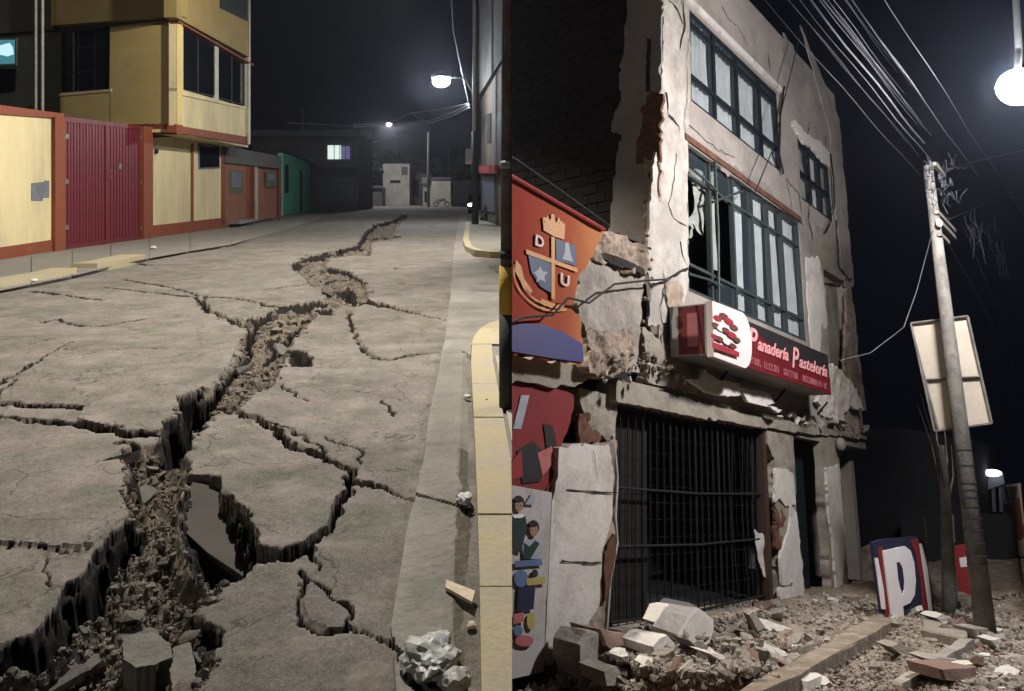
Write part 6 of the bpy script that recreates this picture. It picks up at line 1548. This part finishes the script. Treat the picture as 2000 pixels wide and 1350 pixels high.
def slab_pts(r, t=.25, k=9):
    ang = np.sort(r.uniform(0, 2 * math.pi, k)); rad = r.uniform(.7, 1.05, k)
    b_ = np.stack([np.cos(ang) * rad, np.sin(ang) * rad], 1); return np.concatenate([np.c_[b_, np.full(k, t)], np.c_[b_ * r.uniform(.85, 1, (k, 1)), np.full(k, -t)]])
wm = [hull_mesh('plaster_lump', slab_pts(rs3, .22), M['chunkwhite']) for _ in range(5)]
tm = [hull_mesh('concrete_lump', lump_pts(rs3, .7, 14), M['tan']) for _ in range(5)]
cm = [hull_mesh('concrete_lump', slab_pts(rs3, .35), M['concreteR']) for _ in range(4)]
bm_ = [hull_mesh('brick_lump', [(sx * (1 + .15 * rs3.randn()), sy * .5 * (1 + .1 * rs3.randn()), sz * .35) for sx in (-1, 1) for sy in (-1, 1) for sz in (-1, 1)], M['brick']) for _ in range(5)]
for i in range(250):
    while True:
        x, y = [float(v_[0]) for v_ in ground_px(1, 1150, 2005, 1165, 1352)]
        if 1600 < x < 1850 and y > 1225 and rs3.rand() < .8: continue
        p = onR(x, y)
        if p[1] < D - .25 or p[0] > 17.6: break
    kd = rs3.choice(4, p=[.27, .42, .23, .08]); s = .04 + .10 * rs3.uniform(0, 1) ** 1.8
    ms, nm, lb, gp_ = [(wm, 'plaster_chunk', 'white plaster fragment lying in the rubble before the building', 'white plaster fragments in the rubble'), (tm, 'stone_chunk', 'tan stone lump lying in the rubble before the building', 'tan stone lumps in the rubble'),
                  (cm, 'concrete_chunk', 'flat concrete fragment lying in the rubble before the building', 'concrete fragments in the rubble'), (bm_, 'broken_brick', 'broken orange brick lying in the rubble before the building', 'broken bricks in the rubble')][kd]
    if kd == 3: s = rs3.uniform(.07, .13)
    if (np.array([p[0] - .2, p[1] + .2, p[2] - H]) @ np.array(NR)) < .0: continue
    lb = ('small ' if s < .06 else 'middling ' if s < .095 else 'large ') + ['white plaster fragment ', 'tan stone lump ', 'flat grey concrete fragment ', 'broken orange brick '][kd] + zone(x, y)
    lump(nm, ms[i % len(ms)], (p[0], p[1], p[2] + s * .3), (s, s * rs3.uniform(.7, 1.2), s), (rs3.uniform(-.6, .6), rs3.uniform(-.6, .6), rs3.uniform(0, 6)), 'R', lb, 'rubble', gp_)
# big single pieces: shape given by its outline on an upright plane, with thickness
def big_chunk(px, ybase, label, m, tilt=.25, th=.35, seed=0, nm='plaster_block'):
    c = onR(ybase[0], ybase[1]); v = c[1]
    P = [RF(x, y, v) for x, y in px]
    front = [np.array([p[0], v - .02 + tilt * (p[2] - c[2]), p[2]]) for p in P]
    cc = np.mean(front, 0)
    back = [cc + (f_ - cc) * .86 + np.array([.05, th, .02]) for f_ in front]
    bev = [cc + (f_ - cc) * .93 + np.array([0, -.03, 0]) for f_ in front]
    me = hull_mesh(nm, [tuple(q_ - np.array([c[0], c[1], c[2]])) for q_ in front + back + bev], M[m])
    o = bpy.data.objects.new(nm, me); _link(nm, o, c, 'R', None); return tag(o, label, 'rubble')
big_chunk([(1326,1240),(1352,1204),(1372,1188),(1398,1208),(1394,1226),(1380,1258),(1362,1270),(1324,1252)], (1360,1262), 'largest pale plaster block propped in front of the grille', 'chunkwhite')
big_chunk([(1306,1224),(1328,1190),(1345,1186),(1342,1200),(1322,1238),(1308,1230)], (1330,1250), 'white slab leaning behind the largest pale block', 'chunkwhite', seed=2)
big_chunk([(1340,1190),(1352,1178),(1372,1190),(1352,1204)], (1352,1240), 'grey piece perched on top of the largest pale block', 'greyplaster')
big_chunk([(1270,1262),(1285,1246),(1302,1240),(1314,1256),(1305,1278),(1290,1284),(1272,1282)], (1290,1282), 'angular white lump left of the largest pale block', 'chunkwhite')
big_chunk([(1344,1250),(1372,1266),(1362,1278)], (1362,1282), 'dark wedge beneath the largest pale block', 'greyplaster', th=.2)
big_chunk([(1258,1300),(1272,1288),(1288,1292),(1284,1308),(1272,1314)], (1274,1312), 'small white lump below the angular white one', 'chunkwhite', th=.15)
big_chunk([(1390,1276),(1408,1280),(1436,1290),(1434,1298),(1412,1296)], (1415,1298), 'flat white splinter right of the largest pale block', 'chunkwhite', th=.2, tilt=.8)
big_chunk([(1478,1262),(1500,1256),(1528,1272),(1528,1280),(1508,1280)], (1505,1282), 'flat white splinter near the long brown kerb', 'chunkwhite', th=.2, tilt=.8)
big_chunk([(1428,1318),(1468,1314),(1490,1352),(1440,1354)], (1460,1352), 'pale block cut by the bottom edge of the view', 'chunkwhite', th=.25, tilt=.5)
big_chunk([(1130,1258),(1150,1232),(1190,1236),(1190,1300),(1172,1334),(1136,1332),(1126,1300)], (1160,1334), 'upright yellowish concrete lump at the foot of the white wall', 'tan', tilt=.12)
big_chunk([(1176,1310),(1200,1300),(1230,1310),(1236,1336),(1176,1340)], (1205,1340), 'low grey lump right of the yellowish concrete lump', 'concreteR', th=.3)
big_chunk([(1188,1232),(1220,1238),(1252,1254),(1234,1268),(1194,1276),(1186,1262)], (1215,1276), 'broad brownish slab lying below the edge of the grille', 'brick', tilt=.7, th=.4)
big_chunk([(1160,1200),(1182,1190),(1196,1225),(1180,1240),(1150,1232)], (1170,1238), 'tan stump of masonry at the foot of the broken wall', 'tan', th=.25)
big_chunk([(1492,1222),(1510,1212),(1536,1224),(1550,1232),(1530,1234),(1500,1232)], (1520,1238), 'tilted pale plate at the foot of the middle pillar', 'chunkwhite', tilt=.8, th=.2)
big_chunk([(1416,1200),(1426,1194),(1444,1232),(1430,1236)], (1430,1240), 'thin grey post stump standing in the rubble', 'greyplaster', th=.08)
big_chunk([(1464,1200),(1474,1192),(1490,1226),(1474,1234)], (1478,1240), 'second thin stump of broken masonry by the middle pillar', 'concreteR', th=.08)
big_chunk([(1824,1206),(1838,1198),(1852,1204),(1860,1214),(1836,1218)], (1842,1218), 'white stone between the painted board and the slim trunk', 'chunkwhite', th=.2)
big_chunk([(1900,1228),(1930,1226),(1936,1242),(1904,1246)], (1918,1246), 'pinkish block at the foot of the leaning street pole', 'tan', th=.25)
big_chunk([(1932,1250),(1948,1246),(1954,1260),(1940,1266)], (1943,1266), 'small white stone below the pinkish block', 'chunkwhite', th=.15)
big_chunk([(1736,1262),(1752,1256),(1784,1268),(1780,1284),(1756,1282)], (1760,1284), 'dark stone alone on the gravel patch', 'concreteR', th=.15)
big_chunk([(1822,1288),(1838,1284),(1874,1290),(1870,1298),(1826,1296)], (1850,1300), 'long pale stone on the edge of the gravel patch', 'tan', th=.2, tilt=.8)
big_chunk([(1838,1306),(1900,1302),(1908,1330),(1842,1330)], (1870,1336), 'orange brown block near the bottom right', 'brick', th=.3)
big_chunk([(1570,1330),(1600,1318),(1604,1352),(1568,1354)], (1586,1354), 'light stone at the lower end of the long kerb', 'chunkwhite', th=.2)

# painted letter boards and things at the right end of the ground floor
def upright_frame(pa, pb):
    A, B = onR(*pa), onR(*pb); d = B - A; d[2] = 0; d /= np.linalg.norm(d); n = np.array([d[1], -d[0], 0.])
    if n @ (EYE - A) < 0: n = -n
    return A, d, n
def board_poly(name, px, fr3, off, m, parent, th=.02):
    A, d, n = fr3
    return obj(name, G().prism([hit('R', x, y, A + n * off, n) for x, y in px], -n * th), M[m], parent=parent, fr='R')
f1 = upright_frame((1722, 1212), (1824, 1198))
pb = thing('letter_board', 'blue and red painted board bearing a big white letter P', 'board', tuple(f1[0] + f1[1] * .5), 'R')
board_poly('board', [(1704,1060),(1722,1054),(1796,1048),(1806,1062),(1828,1202),(1800,1216),(1742,1216),(1724,1206)], f1, 0, 'pnavy', pb, .045)
board_poly('red_stripe', [(1716,1070),(1724,1068),(1742,1212),(1730,1208)], f1, .012, 'darkred', pb)
board_poly('red_stripe', [(1778,1056),(1794,1052),(1816,1202),(1806,1206),(1800,1140),(1790,1088)], f1, .012, 'darkred', pb)
board_poly('white_stripe', [(1710,1090),(1715,1090),(1726,1150),(1730,1190),(1724,1190),(1716,1130)], f1, .018, 'pwhite', pb)
board_poly('white_stripe', [(1796,1062),(1801,1062),(1812,1110),(1822,1198),(1816,1200),(1806,1130)], f1, .018, 'pwhite', pb)
def quad_text(s, fr3, pll, plr, pul, off, m, parent, name='lettering', bold=.06):
    A, d, n = fr3; a_ = hit('R', *pll, A + n * off, n); b_ = hit('R', *plr, A + n * off, n); c_ = hit('R', *pul, A + n * off, n)
    wv = b_ - a_; hv = c_ - a_; w_ = np.linalg.norm(wv); h_ = np.linalg.norm(hv)
    return obj(name, flat_text(s, a_, wv / w_, hv / h_, n, width=w_, height=h_, bold=bold, depth=.02), M[m], parent=parent, fr='R')
# the P is drawn as a heavy block letter with a tall narrow eye
board_poly('letter_stem', [(1725,1076),(1754,1070),(1766,1208),(1742,1212)], f1, .03, 'pwhite', pb)
bowl = [(1750,1070),(1768,1067),(1779,1076),(1786,1100),(1789,1135),(1787,1162),(1778,1178),(1764,1184),(1762,1166),(1766,1155),(1766,1130),(1762,1106),(1756,1097),(1752,1098)]
board_poly('letter_bowl', bowl, f1, .028, 'pwhite', pb)
board_poly('letter_eye', [(1752,1099),(1757,1098),(1763,1110),(1766,1135),(1765,1152),(1760,1152),(1755,1130)], f1, .036, 'pnavy', pb)
f2 = upright_frame((1872, 1170), (1900, 1165))
rb2 = thing('red_board', 'small red painted board with white mark beyond the slim trunk', 'board', tuple(f2[0]), 'R')
board_poly('board', [(1862,1066),(1899,1060),(1902,1120),(1896,1172),(1876,1170),(1866,1110)], f2, 0, 'bred', rb2, .06)
board_poly('white_mark', [(1873,1090),(1894,1086),(1894,1106),(1876,1108)], f2, .012, 'pwhite', rb2)
board_poly('pale_side', [(1846,1060),(1862,1066),(1872,1168),(1856,1176)], f2, .0, 'tan', rb2, .05)
f3 = upright_frame((1982, 1085), (2000, 1080))
hb = thing('hanging_banner', 'narrow printed banner standing at the far right edge', 'banner', tuple(f3[0]), 'R')
board_poly('sheet', [(1952,948),(1990,944),(2004,1086),(1984,1086),(1966,1000)], f3, 0, 'pwhite', hb, .02)
board_poly('orange_print', [(1962,985),(1990,972),(2000,1050),(1980,1060)], f3, .008, 'terracotta', hb)
board_poly('green_print', [(1962,952),(1986,950),(1984,975),(1966,978)], f3, .01, 'greygreen', hb)

# utility pole and billboard, slim trunk, distant lit roof
pp = RG(1925, 1232, 0)
up = thing('utility_pole', 'tall concrete utility pole with wrapped bands and tangled fittings', 'pole', (pp[0], pp[1], 0), 'R')
ztop = RF(1820, 325, pp[1])[2]
def zp(y): return float(np.interp(y, [325, 1232], [0, 1])) 
def PZ(y):
    # height on the pole seen at photo row y
    lo, hi = 0., 12.
    for _ in range(40):
        m_ = (lo + hi) / 2; r_ = RM.T @ (np.array([pp[0], pp[1], m_]) - EYE); yy = PY - FPX * r_[2] / r_[1]
        if yy > y: lo = m_
        else: hi = m_
    return lo
ztop = PZ(325)
def PPt(da, dy, y): return (pp[0] + da, pp[1] + dy, PZ(y))
obj('shaft', G().tube([(pp[0], pp[1], -.3), (pp[0], pp[1], ztop * .5), (pp[0], pp[1], ztop)], .135, 16, .07), M['pole'], parent=up, fr='R', smooth=True)
for y in (910, 945, 958, 972, 990, 1012, 1035, 1060, 1085, 1105, 880):
    z = PZ(y); rr = .137 - .065 * z / ztop
    obj('wrap_band', G().tube([(pp[0], pp[1], z), (pp[0], pp[1], z + .012)], rr + .006, 16), M['poleblack'] if y % 2 else M['palewire'], parent=up, fr='R')
for y, L_ in ((330, .5), (422, 1.05), (438, 1.0), (465, .45)):
    z = PZ(y); obj('crossarm', G().box(pp[0] - .1, pp[0] + L_, pp[1] - .14 if y < 400 else pp[1] - .09, pp[1] - .09 if y < 400 else pp[1] - .03, z, z + .06), M['pole'], parent=up, fr='R')
r_ = np.random.RandomState(9)
for k in range(16):
    x, y = r_.uniform(1812, 1862), r_.uniform(318, 372); c = RF(x, y, pp[1] - .1)
    o = obj('insulator', G().tube([c, c + np.array([r_.uniform(-.05, .05), 0, .09])], .025, 6, .015), M['palewire'], parent=up, fr='R')
for k in range(22):
    x, y = r_.uniform(1812, 1868), r_.uniform(318, 400); c = RF(x, y, pp[1] - .1); g = G()
    pts = [c]; 
    for i in range(5): pts.append(pts[-1] + r_.randn(3) * np.array([.1, .05, .08]))
    obj('loose_wire', g.tube(pts, .006, 4), M['palewire'], parent=up, fr='R')
for k in range(20):
    x, y = (r_.uniform(1850, 1950), r_.uniform(410, 450)) if k % 3 else (r_.uniform(1940, 1958), r_.uniform(470, 515))
    c = RF(x, y, pp[1] - .05); pts = [c]
    for i in range(5): pts.append(pts[-1] + np.array([r_.randn() * .06, r_.randn() * .03, -abs(r_.randn()) * .10]))
    obj('loose_wire', G().tube(pts, .007, 4), M['palewire'], parent=up, fr='R')
obj('clamp', G().ball(PPt(-.12, -.08, 442), (.05, .05, .07)), M['farwhite'], parent=up, fr='R')
bb = thing('billboard', 'rectangular sheet billboard seen from behind on the utility pole', 'billboard', (pp[0] + .3, pp[1], PZ(830)), 'R')
aB = pp[0] + .22
def BB(x, y, o_=0.): return hit('R', x, y, (aB + o_, 0, 0), (1, 0, 0))
obj('sheet', G().prism([BB(*p) for p in ((1779,632),(1890,618),(1937,827),(1825,842))], (.03, 0, 0)), M['boardback'], parent=bb, fr='R')
for p, q in (((1779,632),(1890,618)), ((1890,618),(1937,827)), ((1937,827),(1825,842)), ((1825,842),(1779,632)), ((1801,742),(1914,736)), ((1784,655),(1832,838))):
    obj('frame_tube', G().tube([BB(*p, -.03), BB(*q, -.03)], .018, 5), M['pole'], parent=bb, fr='R')
# slim trunk with bare shoots in front of the pole
tp = RG(1853, 1200, 0)
tr = thing('bare_tree', 'slim bare tree trunk with thin shoots left of the utility pole', 'tree', (tp[0], tp[1], 0), 'R')
def TP(x, y, o_=0): return RF(x, y, tp[1] + o_)
obj('trunk', G().tube([TP(1856,1200), TP(1852,1100), TP(1848,1000), TP(1845,930), TP(1838,870)], .115, 10, .05), M['pole'], parent=tr, fr='R', smooth=True)
for k, pl in enumerate(([(1846,960),(1834,900),(1822,850),(1806,800),(1798,770)], [(1846,950),(1850,900),(1846,850),(1838,800)], [(1848,1000),(1862,930),(1858,870)], [(1844,930),(1830,860),(1826,810),(1828,790)], [(1850,1010),(1838,960),(1820,870),(1792,790)], [(1806,1010),(1810,1050),(1806,1100)])):
    obj('branch', G().tube([TP(x, y, .05 * k) for x, y in pl], .022, 5, .006), M['bark'], parent=tr, fr='R')
obj('white_strip', G().tube([TP(1861, 1005, -.13), TP(1864, 1060, -.13)], .014, 5), M['farwhite'], parent=tr, fr='R')
# far structures beyond the building
def rfar(name, label, cat, px, v, m, th=1.5):
    o = obj(name, G().prism([hit('R', x, y, (v, 0, 0), (1, 0, 0)) for x, y in px], (th, 0, 0)), M[m], fr='R'); return tag(o, label, cat)
rfar('back_building', 'unlit building beyond the shop house behind the painted boards', 'building', [(1650,840),(1760,836),(1900,860),(1900,1120),(1650,1180)], 26, 'farblack', 4)
rfar('back_wall', 'low dim yard wall beyond the utility pole', 'wall', [(1760,985),(1860,1000),(2060,1010),(2060,1140),(1760,1150)], 24, 'farblack', .4)
rfar('fallen_wall', 'heap of collapsed masonry behind the painted board', 'rubble', [(1660,1080),(1700,1062),(1720,1066),(1726,1200),(1662,1190)], 20, 'rubbleface', .8)
lr = thing('lit_roof', 'small lit sheet roof hanging in the dark beyond the pole', 'roof', tuple(hit('R', 1936, 950, (28, 0, 0), (1, 0, 0))), 'R')
M['roofglow'] = emit('roof_lamp', (.85, .92, 1.0), 5)
obj('roof_sheet', G().prism([hit('R', x, y, (28, 0, 0), (1, 0, 0)) for x, y in ((1906,930),(1926,922),(1958,922),(1962,945),(1920,960))], (.3, 0, 0)), M['shutter'], parent=lr, fr='R')
obj('lamp', G().ball(hit('R', 1938, 924, (27.8, 0, 0), (1, 0, 0)), (.12, .25, .10)), M['roofglow'], parent=lr, fr='R')
for k in range(4): obj('post', G().tube([hit('R', 1912 + k * 14, 950, (28.1, 0, 0), (1, 0, 0)), hit('R', 1914 + k * 14, 1000, (28.1, 0, 0), (1, 0, 0))], .05, 5), M['shutter'], parent=lr, fr='R')

# wires: strands parallel to the street, from the pole towards and past the viewer
def strand(px, v, a_end, r, m, label, s=.25):
    A = RF(px[0], px[1], v); a0 = a_end; B = (-3.0, v, A[2] + .0)
    E_ = (a0, v, A[2]); n = 26; pts = []
    for i in range(n + 1):
        t_ = i / n; a_ = a0 + (B[0] - a0) * t_; pts.append((a_, v + .012 * math.sin(i * 1.3 + px[0]), A[2] - .25 * 4 * t_ * (1 - t_) * .2))
    return wire(label, pts, r * .42, m, 'R')
WL = [((1602,20),2.66,13.4,.028,'palewire','thickest pale cable of the bundle running to the utility pole'),
 ((1625,15),2.66,13.4,.010,'wire','thin dark wire just right of the thickest cable'),
 ((1650,40),2.66,13.4,.011,'palewire','frayed wire in the middle of the bundle'),
 ((1665,60),2.55,13.4,.008,'palewire','second frayed wire of the middle pair'),
 ((1612,130),2.8,13.5,.008,'wire','lowest thin wire of the bundle beside the roof corner'),
 ((1636,110),2.75,13.4,.008,'wire','thin wire above the lowest wire'),
 ((1700,45),2.3,15.5,.009,'palewire','left wire of the right hand group of cables'),
 ((1712,60),2.3,15.5,.007,'palewire','thin companion of the left wire in the right hand group'),
 ((1752,30),2.05,20,.012,'palewire','rightmost wire passing over the pole top'),
 ((1680,20),2.45,14.5,.006,'wire','faint wire between the two groups'),
 ((1560,20),2.9,13.4,.009,'wire','dark wire close along the roof edge')]
for k in range(7): WL.append(((1575 + k * 21 + (k % 3) * 5, 10 + k * 9), 2.6 + .07 * k, 13.45, .011, 'wire' if k % 2 else 'palewire', ['thin strand nearest the roof in the bundle', 'thin strand second from the roof in the bundle', 'strand just left of the thickest cable', 'strand just right of the thickest cable', 'strand crossing the middle of the bundle', 'strand right of the frayed pair', 'outermost right strand of the bundle'][k]))
for px, v, ae, r, m_, lb in WL: strand(px, v, ae, r, M[m_], lb)
q = lambda x, y, v=None: RF(x, y, pp[1] - .1 if v is None else v)
wire('cable rising to the right from the pole top fittings', [q(1852,330), q(1900,316), q(1960,302), q(2040,285)], .012, M['palewire'], 'R')
wire('lower cable leaving the crossarm to the right edge', [q(1850,430), q(1920,400), q(1960,390), q(2040,368)], .006, M['palewire'], 'R')
wire('dark drop wire from the pole clamp down behind the billboard', [q(1822,450), q(1806,510), q(1790,570), q(1765,640), q(1700,690), q(1640,705)], .006, M['wire'], 'R')
wire('thin wire falling right of the pole', [q(1848,470), q(1900,560), q(1960,680), q(2040,840)], .007, M['wire'], 'R')
wire('second thin wire falling right of the pole', [q(1880,440), q(1930,560), q(2040,760)], .005, M['wire'], 'R')
wire('long black wire hanging from above across the upper windows', [RF(x, y, D - .35) for x, y in ((1572,-20),(1560,80),(1530,200),(1510,290),(1475,375))], .012, M['wire'], 'R')
wire('black cable end stuck on the wall beside the upper window', [RF(x, y, D - .08) for x, y in ((1532,170),(1524,220),(1522,300),(1530,340))], .025, M['wire'], 'R')
wire('dangling black cable at the right upper window', [RF(x, y, D - .1) for x, y in ((1622,300),(1628,350),(1630,400),(1620,440),(1612,455))], .018, M['wire'], 'R')

# the lit street lamp of the right-hand street
tl = 5.05; Lr = RM @ np.array([990., FPX, 210.]) * .0064 + EYE
rl = thing('street_lamp', 'blazing street lamp at the upper right corner', 'street lamp', tuple(Lr), 'R')
M['lamplit2'] = emit('right_lamp_glass', (.78, .85, 1.0), 650)
obj('lamp_glass', G().ball(Lr, (.25, .25, .22), 18, 11), M['lamplit2'], parent=rl, fr='R', smooth=True)
obj('lamp_cap', G().tube([Lr + np.array([0, 0, .10]), Lr + np.array([0, 0, .18])], .19, 14, .1), M['metal'], parent=rl, fr='R')
va = Lr[1]
obj('arm', G().tube([Lr + np.array([0, 0, .15]), RF(1990, 100, va), RF(1984, 0, va), RF(1975, -60, va), RF(1960, -160, va)], .045, 8), M['whitemetal'], parent=rl, fr='R')
RAIM = MR.to_3x3() @ Vector((.12, 1.0, -.35))
pw = MR @ Vector(tuple(Lr)) + RAIM.normalized() * .42
lamp('street_lamp_light', 'SPOT', tuple(pw), 1250, (1.0, .93, .87), spot_size=2.62, spot_blend=.12, shadow_soft_size=.17, aim=tuple(RAIM))


# thin damp night air in which the lamps glow
M['haze'] = bpy.data.materials.new('night_haze'); M['haze'].use_nodes = True
nt = M['haze'].node_tree; nt.nodes.remove(nt.nodes['Principled BSDF'])
pv_ = nt.nodes.new('ShaderNodeVolumePrincipled'); pv_.inputs['Color'].default_value = (.82, .86, 1.0, 1); pv_.inputs['Density'].default_value = 0.00045; pv_.inputs['Anisotropy'].default_value = .86
nt.links.new(pv_.outputs[0], nt.nodes['Material Output'].inputs['Volume'])
obj('haze', G().box(-75, 112, -4, 160, -14, 30), M['haze'], clip=False, kind='stuff')
